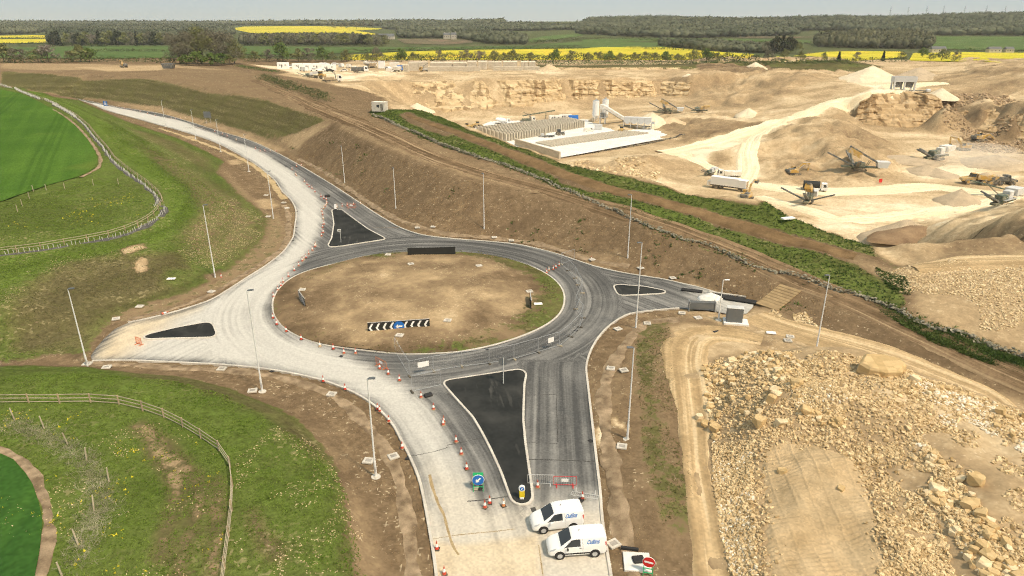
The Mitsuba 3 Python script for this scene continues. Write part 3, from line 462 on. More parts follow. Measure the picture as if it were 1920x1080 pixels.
RIGHT_N = [(-238.28,378.2,0),(-230.49,371.5,0),(-215.43,358.5,0),(-189.92,335.2,0),(-160.23,312.6,0),(-129.11,279.79,0),(-110.28,258.19,0),(-90.36,236.12,0),(-72.8,211.69,0),(-58.83,190.09,0),(-42.68,163.86,0),(-33.81,148.69,0),(-26.97,137.12,0),(-20.53,127.81,0),(-16.26,124.26,0),(-10.71,122.21,0),(-4.25,120.55,0),(0.68,118.93,0),(4.78,116.1,0),(8.13,113.1,0),(10.94,109.96,0),(13.94,106.7,0),(17.38,104.11,0),(21.1,102.12,0),(23.68,100.9,0),(26.56,98.78,0),(28.46,97.41,0),(30.99,94.77,0),(33.22,92.66,0),(34.97,90.83,0)]
S_RIGHT = [(6.92,31.31,0),(7.28,38.97,0),(7.32,41.75,0),(7.38,44.59,0),(7.66,48.64,0),(7.87,53.3,0),(8.09,58.01,0),(8.3,62.45,0),(8.53,67.34,0),(8.69,70.74,0),(9.27,73.87,0),(10.29,77.24,0),(11.91,81.03,0),(14,84.44,0),(16.62,87.16,0),(20.12,88.29,0),(23.76,89.06,0)]
W_END = [(-52.73,82.03,0),(-52.5,79.1,0),(-51.92,76.04,0),(-51.37,74.15,0)]
E_END = [(25.71,88.67,0),(27.88,88.29,0),(30.44,86.79,0),(32.79,87.16,0),(34.44,89.45,0)]
LINE = {k: smooth_line(v, step=1.2) for k, v in dict(nw=NW_LEFT, sw=SW_LEFT, rn=RIGHT_N, sr=S_RIGHT).items()}
ROAD = Polygon(np.vstack([LINE['nw'], np.array(W_END)[:, :2], LINE['sw'], LINE['sr'], np.array(E_END)[:, :2], LINE['rn'][::-1]])).buffer(0)
ISLAND = smooth_line([(-28.92,108.85,0),(-25.06,112.23,0),(-20.63,113.54,0),(-15.08,114.14,0),(-10.07,113.99,0),(-4.94,112.81,0),(-0.92,110.52,0),(2.68,107.23,0),(5.44,103.35,0),(7.08,99.25,0),(7.77,94.77,0),(7.59,91.23,0),(6.53,86.79,0),(4.51,83.22,0),(1.38,79.89,0),(-2.49,77.08,0),(-5.75,75.6,0),(-9.64,74.87,0),(-13.28,74.72,0),(-16.66,75.3,0),(-20.28,76.19,0),(-24.3,77.54,0),(-27.64,79.73,0),(-30.57,82.71,0),(-32.79,86.24,0),(-34.4,90.03,0),(-35.35,94.13,0),(-35.46,98.55,0),(-34.39,102.86,0),(-32.2,105.91,0)], step=.8, closed=True)
SPLITTERS = {
    'north': [(-39.12,143.59,0),(-35.9,132.32,0),(-33.92,122.54,0),(-33.55,118.29,0),(-32.95,117.03,0),(-30.97,117.66,0),(-25.11,121.04,0),(-23.84,121.71,0),(-23.76,122.38,0),(-28.28,128.54,0),(-33.3,137.12,0),(-37.03,143.59,0)],
    'west': [(-47.76,79.89,0),(-47.14,80.46,0),(-44.57,82.45,0),(-41.67,84,0),(-40.91,84.09,0),(-40.12,83.22,0),(-38.67,80.7,0),(-38.42,79.73,0),(-38.81,79.33,0),(-43.07,79.17,0),(-46.76,78.86,0),(-47.43,79.1,0)],
    'south': [(-7.63,68.07,0),(-3.69,69.32,0),(0.81,70.74,0),(1.37,70.48,0),(1.67,69.58,0),(1.38,67.1,0),(1.15,59.96,0),(1.29,55.89,0),(1.56,51.67,0),(1.73,49.15,0),(1.78,47.51,0),(1.53,46.89,0),(0.94,46.62,0),(0.36,46.75,0),(-0.05,47.23,0),(-0.96,51.12,0),(-2.03,54.74,0),(-3.02,57.73,0),(-4.01,60.37,0),(-5.92,63.86,0),(-7.52,66.86,0),(-7.76,67.46,0)],
    'east': [(15.61,97.64,0),(15.7,94.77,0),(16.02,93.7,0),(19.66,94.13,0),(22.62,94.56,0),(23.31,95.2,0),(23.19,95.75,0),(20.28,97.53,0),(16.77,98.21,0),(15.94,98.21,0)]}
SPLIT = {}
for _k, _v in SPLITTERS.items():
    _r = Polygon([q[:2] for q in _v]).buffer(-.35).buffer(.35, quad_segs=6).exterior
    SPLIT[_k] = np.array([_r.interpolate(t).coords[0] for t in np.linspace(0, _r.length, int(_r.length / .5), endpoint=False)])
    SPLIT[_k] = ndimage.gaussian_filter1d(SPLIT[_k], .7, axis=0, mode='wrap')

# ------------------------------------------------------------------ the open ground
_clear = ROAD.buffer(.1)
RAMP = Polygon([q[:2] for q in [(21.9,52.6),(24.5,52.2),(27.2,50.9),(29.4,48.6),(30,46),(28.6,42.4),(27.3,38.9),(26.7,35.7),(24.2,31.5),(15.9,32.6),(17.2,37.1),(19.3,44.1)]]).buffer(0)


def bump_at(x, y):
    p3 = np.stack([x, y, np.asarray(x) * 0], -1)
    return (meshkit.fbm(p3 * 1.1, 3, 2) - .5) * .16 + (meshkit.fbm(p3 * .25, 2, 8) - .5) * .26


def ground_block(x0, x1, y0, y1, res, coarse_y=None, coarse_res=None):
    xs, ys = np.arange(x0, x1 + .01, res), np.arange(y0, y1 + .01, res)
    gx, gy = np.meshgrid(xs, ys)
    z = H(gx, gy)
    bump = bump_at(gx, gy)
    road = shapely.contains_xy(ROAD.buffer(2.5), gx, gy)
    keep = 1 - ndimage.gaussian_filter(road.astype(float), 1.5 / res)
    z = z + bump * np.clip(keep * 1.3 - .3, 0, 1)
    z = np.where(shapely.contains_xy(ROAD.buffer(1.0), gx, gy), np.minimum(z, .03), z)
    z = z - .25 * shapely.contains_xy(_clear, gx, gy)
    z = z - .40 * shapely.contains_xy(RAMP.buffer(-1.0), gx, gy)
    if coarse_y is not None:
        cxs = np.arange(-2000, 2000.1, coarse_res)
        z[-1] = np.interp(xs, cxs, H(cxs, np.full(len(cxs), y1)))
    if coarse_res is None or coarse_y is None:
        pass
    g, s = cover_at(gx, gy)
    n, m = gx.shape
    i = np.arange(n * m).reshape(n, m)
    a, b, c, d = i[:-1, :-1].ravel(), i[:-1, 1:].ravel(), i[1:, 1:].ravel(), i[1:, :-1].ravel()
    return np.c_[gx.ravel(), gy.ravel(), z.ravel()], np.vstack([np.c_[a, b, c], np.c_[a, c, d]]), np.c_[g.ravel(), s.ravel()]


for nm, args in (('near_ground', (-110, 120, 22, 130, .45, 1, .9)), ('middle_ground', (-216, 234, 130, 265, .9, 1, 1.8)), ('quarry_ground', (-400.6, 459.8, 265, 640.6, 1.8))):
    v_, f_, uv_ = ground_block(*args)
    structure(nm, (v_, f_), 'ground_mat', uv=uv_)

# far land beyond the near blocks, with the fields laid on it
_fg = np.concatenate([np.arange(-6000, -1500, 150), np.arange(-1500, 1500, 25), np.arange(1500, 6001, 150)])
_yg = np.concatenate([np.arange(-1500, 400, 100), np.arange(400, 1000, 20), np.arange(1000, 2600, 40), np.arange(2600, 9001, 200)])
_fxx, _fyy = np.meshgrid(_fg, _yg)
_fz = H(_fxx, _fyy)
_fz = _fz - np.where((np.abs(_fxx - 30) < 420) & (_fyy < 630) & (_fyy > 0), 25.0, .4)
_n, _m = _fxx.shape
_i = np.arange(_n * _m).reshape(_n, _m)
_a, _b, _c, _d = _i[:-1, :-1].ravel(), _i[:-1, 1:].ravel(), _i[1:, 1:].ravel(), _i[1:, :-1].ravel()
structure('far_land', (np.c_[_fxx.ravel(), _fyy.ravel(), _fz.ravel()], np.vstack([np.c_[_a, _b, _c], np.c_[_a, _c, _d]])), 'far_land_mat')


def field(name, poly, mat, res=20, dz=.3):
    v, f = sheet(poly, res, dz)
    structure(name, (v, f), mat)


# ------------------------------------------------------------------ roads, kerbs, islands, paths
rv, rf = sheet(ROAD, .6, .0, hfun=lambda x, y: x * 0)
lane = Polygon(np.vstack([LINE['nw'], np.array(W_END)[:, :2], LINE['sw'], np.array([(1.35,31.31,0),(0.98,38.87,0),(0.21,43.35,0),(-0.67,45.88,0),(-2.51,47.58,0),(-3.3,49.75,0),(-4.13,51.67,0),(-4.79,54.14,0),(-5.74,56.61,0),(-6.98,59.17,0),(-8.3,61.92,0),(-9.9,64.42,0),(-12.78,68.07,0),(-14.31,69.58,0),(-15.89,71.14,0),(-18.93,73.59,0),(-22.14,75.6,0),(-24.38,77.08,0),(-27.45,79.1,0),(-30.38,81.86,0),(-32.77,85.51,0),(-34.52,90.63,0),(-35.35,94.13,0),(-35.58,97.64,0),(-35.73,101.87,0),(-35.67,109.4,0),(-35.76,116.41,0),(-36.29,123.91,0),(-38.05,132.32,0),(-40.4,140.5,0),(-41.33,147.27,0),(-44.2,154.65,0),(-47.24,159.95,0),(-50.08,165.6,0),(-56.36,178.06,0),(-62.41,188.59,0),(-70.49,202.02,0),(-82.08,219.29,0),(-94.47,233.88,0),(-108.43,251.68,0),(-136.29,286.14,0),(-155.67,303.3,0),(-176.15,322.5,0),(-196.73,339.6,0),(-225.4,366.2,0)])[:, :2]])).buffer(0)
_sd = lambda poly, x, y: np.where(shapely.contains_xy(poly, x, y), 1, -1) * shapely.distance(poly.exterior, shapely.points(x, y))


def road_uv(v):
    x, y = v[:, 0], v[:, 1]
    s = _sd(lane, x, y)
    dust = .16 + .76 * np.clip((s + 1.2) / 3.2, 0, 1) ** 1.2
    west = np.clip((-32 - x) / 6, 0, 1) * np.clip((92 - y) / 6, 0, 1)
    dust = dust - west * .14
    # churned ends of the west, south and east arms
    south = np.clip((51.5 - y) / 6, 0, 1) * (np.abs(x) < 25)
    dust = np.maximum(dust, (.66 + .2 * np.clip((46 - y) / 5, 0, 1)) * south)
    east = np.clip((x - 22) / 14, 0, 1)
    dust = np.maximum(dust, .78 * east)
    dust = dust - .12 * np.clip((y - 165) / 60, 0, 1) * (s < 0)
    q = shapely.points(x, y)
    c = np.array([-13.9, 94.8])
    ring = np.hypot(x - c[0], y - c[1])
    across = np.where((y < 73) & (x > 1.0), shapely.distance(LineString(LINE['sr']), q), 0)
    across = np.where((y < 73) & (x > 1.0), across, 0) + np.where((y < 73) & (x > 1.0), 0, 1) * np.where(ring < 30, ring, np.where(y > 100, shapely.distance(LineString(LINE['rn']), q), shapely.distance(LineString(np.vstack([LINE['sw'][30:]])), q)))
    return np.c_[dust, across]


structure('road', (rv, rf), 'asphalt_mat', uv=road_uv(rv))
KERBS = [('kerb', LINE['nw'], False), ('kerb_001', LINE['sw'], False), ('kerb_002', LINE['rn'], False), ('kerb_003', LINE['sr'], False), ('kerb_004', ISLAND, True)]
for nm, ln, closed in KERBS:
    structure(nm, ribbon(ln, .25, .11, 0, closed=closed), 'kerb_mat', smooth=30)


def island_height(x, y):
    r = np.hypot(x + 13.9, y - 94.8) / 20.9
    return .10 + 1.1 * np.clip(1 - r ** 2, 0, 1) + .22 * (meshkit.fbm(np.stack([x / 1.6, y / 1.6, x * 0], -1), 3, 4) - .5) * np.clip((1 - r) * 8, 0, 1)


v_, f_ = sheet(Polygon(ISLAND), .5, 0, hfun=island_height)
_r = np.hypot(v_[:, 0] + 13.9, v_[:, 1] - 94.8) / 20.9
_ang = np.arctan2(v_[:, 1] - 94.8, v_[:, 0] + 13.9)
_nz = meshkit.fbm(np.c_[v_[:, :2] / 5, _r * 0], 3, 6)
_g = np.clip((_r - .74) / .2, 0, 1) * (.45 + .35 * np.cos(_ang - .5)) + .6 * (_nz - .36)
_s = .36 + .6 * (meshkit.fbm(np.c_[v_[:, :2] / 4, _r * 0], 3, 16) - .5) + .05 - .18 * np.clip((_r - .75) / .2, 0, 1)
structure('roundabout_island', (v_, f_), 'ground_mat', uv=np.c_[np.clip(_g, 0, .62), np.clip(_s, .15, .8)])

for i, (k, ring) in enumerate(SPLIT.items()):
    nm = 'traffic_island' + (f'_{i:03d}' if i else '')
    poly = Polygon(ring)
    v_, f_ = sheet(poly.buffer(-.12), 1.0, .105, hfun=lambda x, y: x * 0, edge=.5)
    scene[nm + '__paving'] = mikit.ply((v_, f_), 'island_asphalt_mat', smooth=True)
    scene[nm + '__kerb'] = mikit.ply(ribbon(ring, .24, .125, 0, closed=True), 'kerb_mat', smooth=30)
    labels[nm] = {'label': {'north': 'triangular black asphalt splitter island with pale kerb on the north-west arm', 'west': 'long low black asphalt splitter island with pale kerb on the short left arm',
                            'south': 'largest black asphalt splitter island, tapering towards the two parked vans', 'east': 'small flat black asphalt splitter island on the right arm'}[k],
                  'category': 'traffic island', 'group': 'splitter islands of the roundabout'}


def path(name, line, width, mat='path_mat', dz=.06):
    p = smooth_line(line, step=1.0)
    wob = width * (.5 + .12 * np.sin(np.arange(len(p)) * .7 + width) + .08 * np.sin(np.arange(len(p)) * 2.1))
    d = np.gradient(p, axis=0)
    nrm = np.c_[-d[:, 1], d[:, 0]] / np.linalg.norm(d, axis=1)[:, None]
    cols = [p + nrm * (wob * k)[:, None] for k in (-1, -.5, 0, .5, 1)]
    v = np.vstack([np.c_[c, H(c[:, 0], c[:, 1]) + dz - (.1 if k in (0, 4) else 0)] for k, c in enumerate(cols)])
    n = len(p)
    f = [(a * n + i, a * n + i + 1, (a + 1) * n + i + 1) for a in range(4) for i in range(n - 1)] + [(a * n + i, (a + 1) * n + i + 1, (a + 1) * n + i) for a in range(4) for i in range(n - 1)]
    structure(name, (v, np.array(f)[:, ::-1]), mat)


path('footpath', [(-50.7,147.3),(-47.7,140.5),(-44.5,130.4),(-42.1,121.5),(-41.4,115.2),(-41.9,110),(-43,104.1),(-44,98.8),(-45.1,94.3),(-46.8,91),(-49.4,87.5),(-52.5,85)], 1.3)
path('footpath_001', [(-50.4,71.9),(-45.6,71.9),(-39.6,71.1),(-33.7,70.6),(-28.3,69.5),(-24.1,67.6),(-20.6,65.6),(-17.6,62.8),(-14.5,58.7),(-12.2,55),(-10.3,50.9),(-9.2,47.2),(-8.2,43.3),(-7.3,38.8),(-6.6,35.3)], 1.5)
path('footpath_002', [(22.9,84.7),(20.4,84.8),(18.2,83.9),(16,80.4),(13.6,75.7),(11.5,70.6),(10.4,66.9),(9.8,62.6),(9.3,56.8),(9.2,51.4),(9,47),(8.9,43.2),(9,40.9),(9,37.8)], 1.7)
path('footpath_003', [(-62.7,199.8),(-52,183.3),(-42.3,166.4),(-34,151.8),(-26.3,138.7),(-18.9,129.3),(-11.1,123.8),(-4,121.9),(3.9,118.7),(9.4,113.6),(14.4,108.7),(19.3,105.5)], 1.2)
path('gravel_verge', [(-134.2,263.6),(-104,230.6),(-84.3,207.2),(-71.6,189.3),(-62.8,174.1),(-55.9,159.9),(-52.2,152.6)], 1.6, 'tan_verge_mat')


def mark(name, line, width, mat):
    p = smooth_line(line, step=.4)
    n_ = np.random.default_rng(len(scene)).normal(size=(len(p), 2)) * width * .18
    p = p + ndimage.gaussian_filter1d(n_, 1, axis=0)
    d = np.gradient(p, axis=0)
    nrm = np.c_[-d[:, 1], d[:, 0]] / np.linalg.norm(d, axis=1)[:, None] * (width / 2) * (.6 + .8 * meshkit.noise(np.c_[p * 1.7, p[:, 0] * 0], 4))[:, None]
    v = np.vstack([np.c_[p + nrm, np.full(len(p), .004)], np.c_[p - nrm, np.full(len(p), .004)]])
    n = len(p)
    structure(name, (v, np.array([(i + n, i + n + 1, i + 1) for i in range(n - 1)] + [(i + n, i + 1, i) for i in range(n - 1)])), mat)


for i, (ln, w, mt) in enumerate((([(1.4,64.88,0),(4.9,64.99,0)], .10, 'joint_mat'), ([(4.83,64.88,0),(4.44,55.89,0)], .08, 'joint_mat'), ([(1.49,53.21,0),(4.47,53.05,0),(7.71,52.8,0)], .13, 'joint_mat'), ([(-6.27,55.44,0),(-4.56,56.07,0),(-2.88,56.7,0)], .10, 'joint_mat'), ([(-3.81,47.23,0),(-2.05,47.51,0),(-0.18,47.93,0)], .12, 'joint_mat'),
                                 ([(-6.55,42.63,0),(-4.24,43.17,0),(-1.71,43.53,0),(0.21,43.84,0)], .08, 'rut_mat'), ([(-7.4,50.89,0),(-6.48,47.58,0),(-5.65,45.55,0),(-5.02,43.35,0),(-4.46,41.7,0),(-4.08,41.02,0)], .22, 'rut_mat'), ([(2.08,42.04,0),(2.28,38.87,0)], .10, 'rut_mat'),
                                 ([(-9.52,53.71,0),(-7.1,54.57,0),(-6.04,55.18,0)], .08, 'joint_mat'), ([(1.29,55.89,0),(4.43,55.71,0)], .07, 'joint_mat'), ([(1.7,46.55,0),(2.03,45.55,0)], .4, 'joint_mat'))):
    mark('tarmac_joint' + (f'_{i:03d}' if i else ''), ln, w, mt)
# crops
field('crop_field', [(-230.9,318.2),(-215.3,308.9),(-188.7,280.2),(-163.5,251.5),(-141,223.3),(-121.3,196.6),(-109.5,179.3),(-101.1,165.9),(-97.9,158.4),(-96.8,150),(-98.7,142.6),(-99.4,135.1),(-99.6,129.2),(-119.1,116.3),(-212.2,162.9),(-381.3,371.7)], 'crop_mat', 2.0, .16)
field('dark_crop_field', [(-44.7,50),(-42.9,49.1),(-40.7,47.3),(-39,45.7),(-37,43.4),(-35.5,41.5),(-34.4,39.7),(-33.4,37.9),(-32.4,35.9),(-30.5,31.6),(-41.8,31.6),(-64,50.7)], 'dark_crop_mat', 1.0, .14)
path('field_margin', [(-48.7,51.6),(-45.2,50.6),(-43.1,49.6),(-40.9,47.9),(-38.9,46),(-36.5,43.4),(-35.1,41.5),(-34,39.7),(-33,37.9),(-32.1,35.9),(-30,31.3)], .95, 'path_mat', .1)
path('field_margin_001', [(-167.8,255.4),(-153.8,240),(-136.6,217.9),(-119.9,195),(-108.4,178.5),(-100,164.9),(-97.1,157.9),(-96.2,150)], .8, 'path_mat', .18)


# ------------------------------------------------------------------ building things: mesh collector, prototypes, placing
def rotm(rz=0, ry=0, rx=0):
    a, b, c = math.cos(rz), math.sin(rz), 0
    m = np.array([[a, -b, 0], [b, a, 0], [0, 0, 1.]])
    if ry:
        a, b = math.cos(ry), math.sin(ry)
        m = m @ np.array([[a, 0, b], [0, 1, 0], [-b, 0, a]])
    if rx:
        a, b = math.cos(rx), math.sin(rx)
        m = m @ np.array([[1, 0, 0], [0, a, -b], [0, b, a]])
    return m


class MB:
    """Collects solids into one mesh."""

    def __init__(self):
        self.v, self.f, self.n = [], [], 0

    def add(self, v, f):
        v, f = np.asarray(v, float), np.asarray(f, int)
        self.v.append(v), self.f.append(f + self.n)
        self.n += len(v)
        return self

    def box(self, c, s, rz=0, ry=0, rx=0, ch=0.0):
        x, y, z = np.array(s) / 2
        if ch:
            e = min(ch, .45 * min(s))
            prof = [(-x + e, -y), (x - e, -y), (x, -y + e), (x, y - e), (x - e, y), (-x + e, y), (-x, y - e), (-x, -y + e)]
            k = (x - e) / x, (y - e) / y
            lay = [np.array([(a, b, -z) for a, b in prof]), np.array([(a, b, z - e) for a, b in prof]), np.array([(a * k[0], b * k[1], z) for a, b in prof])]
            v, f = np.vstack(lay), []
            for q in range(2):
                for i in range(8):
                    j = (i + 1) % 8
                    f += [(q * 8 + i, q * 8 + j, q * 8 + 8 + j), (q * 8 + i, q * 8 + 8 + j, q * 8 + 8 + i)]
            f += [(16, 16 + i, 17 + i) for i in range(1, 7)] + [(0, i + 1, i) for i in range(1, 7)]
        else:
            v = np.array([[a, b, d] for a in (-x, x) for b in (-y, y) for d in (-z, z)])
            f = [[0, 1, 3], [0, 3, 2], [4, 6, 7], [4, 7, 5], [0, 4, 5], [0, 5, 1], [2, 3, 7], [2, 7, 6], [0, 2, 6], [0, 6, 4], [1, 5, 7], [1, 7, 3]]
        return self.add(v @ rotm(rz, ry, rx).T + np.array(c), f)

    def beam(self, a, b, w, h):
        a, b = np.array(a, float), np.array(b, float)
        d = b - a
        L = np.linalg.norm(d)
        return self.box((a + b) / 2, (L, w, h), rz=math.atan2(d[1], d[0]), ry=-math.asin(d[2] / L))

    def cyl(self, a, b, r, n=12, r2=None, caps=True):
        a, b = np.array(a, float), np.array(b, float)
        r2 = r if r2 is None else r2
        z = (b - a) / np.linalg.norm(b - a)
        x = np.cross(z, [0, 0, 1] if abs(z[2]) < .9 else [1, 0, 0])
        x /= np.linalg.norm(x)
        y = np.cross(z, x)
        t = np.arange(n) * 2 * math.pi / n
        ring = np.cos(t)[:, None] * x + np.sin(t)[:, None] * y
        v = np.vstack([a + ring * r, b + ring * r2, [a], [b]])
        i = np.arange(n)
        j = (i + 1) % n
        f = [np.c_[i, j, j + n], np.c_[i, j + n, i + n]]
        if caps:
            f += [np.c_[j, i, i * 0 + 2 * n], np.c_[i + n, j + n, i * 0 + 2 * n + 1]]
        return self.add(v, np.vstack(f))

    def prism(self, prof, y0, y1, s0=1.0):
        """A side outline in x and z, extruded across y; s0 scales nothing unless given (taper of the y0 end)."""
        poly = Polygon(prof)
        v2, f = trimesh.creation.triangulate_polygon(poly, engine='earcut')
        n = len(v2)
        v = np.vstack([np.c_[v2[:, 0], np.full(n, y0), v2[:, 1]], np.c_[v2[:, 0], np.full(n, y1), v2[:, 1]]])
        f = np.array(f)
        a, b, c = v2[f[:, 0]], v2[f[:, 1]], v2[f[:, 2]]
        ccw = ((b[:, 0] - a[:, 0]) * (c[:, 1] - a[:, 1]) - (b[:, 1] - a[:, 1]) * (c[:, 0] - a[:, 0])) > 0
        f[~ccw] = f[~ccw][:, ::-1]
        ring = np.array(prof)
        if Polygon(prof).exterior.is_ccw is False:
            ring = ring[::-1]
        k = len(ring)
        w = np.vstack([np.c_[ring[:, 0], np.full(k, y0), ring[:, 1]], np.c_[ring[:, 0], np.full(k, y1), ring[:, 1]]])
        i = np.arange(k)
        j = (i + 1) % k
        self.add(v, np.vstack([f, f[:, ::-1] + n]))
        return self.add(w, np.vstack([np.c_[i, i + k, j + k], np.c_[i, j + k, j]]))

    def cone_pile(self, r, h, n=28, seed=0, rings=8, sx=1.0, flat=0.0):
        g = np.random.default_rng(seed)
        ph = g.uniform(0, 6.28, 4)
        t = np.arange(n) * 2 * math.pi / n
        v, f = [], []
        for k in range(rings + 1):
            q = k / rings
            rr = r * (1 - q * (1 - flat)) * (1 + .09 * np.sin(2 * t + ph[0]) + .05 * np.sin(5 * t + ph[1]) + .03 * np.sin(9 * t + ph[2]))
            z = h * (q ** 1.12) + (g.uniform(-.02, .02, n) * h if 0 < k else 0)
            v.append(np.c_[rr * np.cos(t) * sx, rr * np.sin(t), np.full(n, -.6) if k == 0 else z * np.ones(n)])
        v.append([[0, 0, h]])
        i = np.arange(n)
        j = (i + 1) % n
        for k in range(rings):
            f += [np.c_[k * n + i, k * n + j, k * n + n + j], np.c_[k * n + i, k * n + n + j, k * n + n + i]]
        f.append(np.c_[rings * n + i, rings * n + j, i * 0 + (rings + 1) * n])
        return self.add(np.vstack(v), np.vstack(f))

    @property
    def mesh(self):
        return np.vstack(self.v), np.vstack(self.f)


def numbered(key):
    if key not in scene and key not in labels and key not in TAKEN:
        TAKEN.add(key)
        return key
    i = COUNT.get(key, 0) + 1
    while f'{key}_{i:03d}' in TAKEN:
        i += 1
    COUNT[key] = i
    TAKEN.add(f'{key}_{i:03d}')
    return f'{key}_{i:03d}'


TAKEN, COUNT = set(), {}


class Kind:
    """A kind of thing: named parts, each one mesh and material, placed any number of times."""

    def __init__(self):
        self.parts = []

    def part(self, name, mb, mat, smooth=False, label=None):
        names = [p[0] for p in self.parts]
        base, k = name, 0
        while name in names:
            k += 1
            name = f'{base}_{k:03d}'
        self.parts.append((name, mikit.ply(mb.mesh if isinstance(mb, MB) else mb, mat, smooth=smooth), label))
        return name

    def place(self, name, label, cat, loc, rz=0, group=None, scale=1.0, swap=None, tilt=None, kind=None):
        key = numbered(name)
        m = T().translate(list(map(float, loc))).rotate([0, 0, 1], math.degrees(rz))
        if tilt:
            m = m.rotate(tilt[0], tilt[1])
        m = m.scale([float(q) for q in np.broadcast_to(scale, 3)])
        labels[key] = {'label': label, 'category': cat}
        if group:
            labels[key]['group'] = group
        if kind:
            labels[key]['kind'] = kind
        for pn, ply, pl in self.parts:
            k = key + '__' + pn if pn else key
            d = {**ply, 'to_world': m}
            if swap and pn in swap:
                d['bsdf'] = {'type': 'ref', 'id': swap[pn]}
            scene[k] = d
            if pl:
                labels[k] = {'label': pl}
        return key


ORD = 'first second third fourth fifth sixth seventh eighth ninth tenth eleventh twelfth thirteenth fourteenth fifteenth sixteenth seventeenth eighteenth nineteenth twentieth'.split()
TENS = {2: 'twenty', 3: 'thirty', 4: 'forty'}


def nth(i):
    return ORD[i] if i < 20 else f'{TENS[(i + 1) // 10]}-{ORD[(i + 1) % 10 - 1]}' if (i + 1) % 10 else {30: 'thirtieth', 40: 'fortieth'}[i + 1]


def paint(name, color, rough=.5, metallic=0.0, dirt=None, coat=0.0):
    base = {'type': 'rgb', 'value': list(color)}
    if dirt:
        dc, amount = dirt

        def fn(p, n, uv):
            f = fbm(p.x * 1.3, p.y * 1.3, p.z * 1.3, 3)
            low = smoothstep(.35, .75, f + .15 * (noise(p.x * 6, p.y * 6, p.z * 6) - .5))
            return mix(color, dc, dr.clip(low * amount, 0, 1))
        base = mikit.proc(fn)
    scene[name] = {'type': 'twosided', 'bsdf': {'type': 'principled', 'base_color': base, 'roughness': rough, 'metallic': metallic, 'clearcoat': coat, 'specular': .4}}


DUST = (.55, .46, .32)
paint('white_paint', (.80, .81, .81), .28, coat=.6)
paint('dusty_white', (.74, .73, .69), .5, dirt=(DUST, .5))
paint('glass_dark', (.035, .042, .05), .12, coat=.5)
paint('black_rubber', (.025, .025, .026), .7)
paint('dusty_rubber', (.07, .062, .05), .8, dirt=(DUST, .6))
paint('steel', (.52, .54, .56), .38, .5)
paint('galvanised', (.60, .61, .61), .5, .1, dirt=((.46, .47, .46), .5))
paint('pole_grey', (.70, .71, .70), .5)
paint('lantern_grey', (.10, .115, .13), .45)
paint('cone_red', (.54, .06, .035), .5, dirt=((.45, .2, .12), .5))
paint('cone_faded', (.55, .22, .09), .6, dirt=(DUST, .8))
paint('sleeve_white', (.85, .85, .83), .4)
paint('machine_yellow', (.46, .28, .06), .6, dirt=((.50, .40, .26), 1.0))
paint('machine_grey', (.085, .095, .10), .5, dirt=(DUST, .3))
paint('machine_green', (.055, .085, .065), .5, dirt=(DUST, .35))
paint('sign_blue', (.02, .15, .52), .4)
paint('sign_red', (.62, .03, .03), .4)
paint('sign_green', (.02, .42, .16), .45)
paint('sign_yellow', (.72, .55, .02), .4)
paint('sign_white', (.86, .86, .85), .4)
paint('board_black', (.022, .024, .023), .55)
paint('barrier_orange', (.62, .13, .03), .5, dirt=((.5, .3, .12), .5))
paint('timber', (.40, .31, .20), .85, dirt=((.26, .21, .15), .8))
paint('pale_timber', (.47, .41, .30), .85, dirt=((.33, .28, .20), .8))
paint('concrete', (.58, .55, .49), .9, dirt=((.46, .43, .37), .8))
paint('block_concrete', (.55, .50, .41), .9, dirt=((.43, .38, .29), .8))
paint('chamber_cover', (.36, .34, .31), .8, dirt=((.22, .20, .17), .7))
paint('cabinet_grey', (.14, .155, .165), .5, .1, dirt=((.21, .205, .195), .5))
paint('tan_board', (.36, .26, .14), .9, dirt=((.27, .19, .10), .7))
paint('lettering_blue', (.01, .17, .55), .4)
paint('tube_white', (.66, .66, .62), .6, dirt=((.42, .42, .38), .8))
paint('far_stone', (.42, .39, .33), .9)
paint('slate', (.12, .13, .14), .8)


def leaf_mat(name, a, b, scale=.35):
    def fn(p, n, uv):
        f = fbm(p.x * scale, p.y * scale, p.z * scale, 3)
        return mix(a, b, dr.clip((f - .5) * 2.2 + .5, 0, 1)) * (.82 + .36 * noise(p.x * scale * 6, p.y * scale * 6, p.z * scale * 6))
    scene[name] = matte(fn)


leaf_mat('leaf_green', (.075, .125, .03), (.15, .21, .055))
leaf_mat('leaf_olive', (.135, .15, .06), (.22, .225, .095))
leaf_mat('leaf_grey', (.135, .13, .095), (.215, .205, .15))
leaf_mat('leaf_dark', (.022, .032, .022), (.05, .06, .035))
leaf_mat('leaf_pink', (.17, .145, .125), (.28, .25, .22))
leaf_mat('wood_grey', (.062, .078, .052), (.13, .142, .095), .013)
leaf_mat('wood_mixed', (.065, .075, .05), (.15, .15, .09), .03)
leaf_mat('hedge_leaf', (.05, .068, .028), (.11, .135, .05), .15)
leaf_mat('scrub_leaf', (.048, .085, .023), (.11, .15, .046), .5)
leaf_mat('grass_blade', (.09, .155, .022), (.17, .235, .05), .6)
leaf_mat('dry_blade', (.26, .25, .16), (.42, .40, .28), .7)
leaf_mat('dull_blade', (.075, .09, .035), (.13, .135, .055), .4)
leaf_mat('olive_blade', (.105, .112, .038), (.17, .16, .065), .5)
scene['flower_mat'] = matte(flat_color((.62, .52, .03), (.75, .66, .08), 1.0))
leaf_mat('bark', (.07, .058, .042), (.13, .11, .085), 2.0)


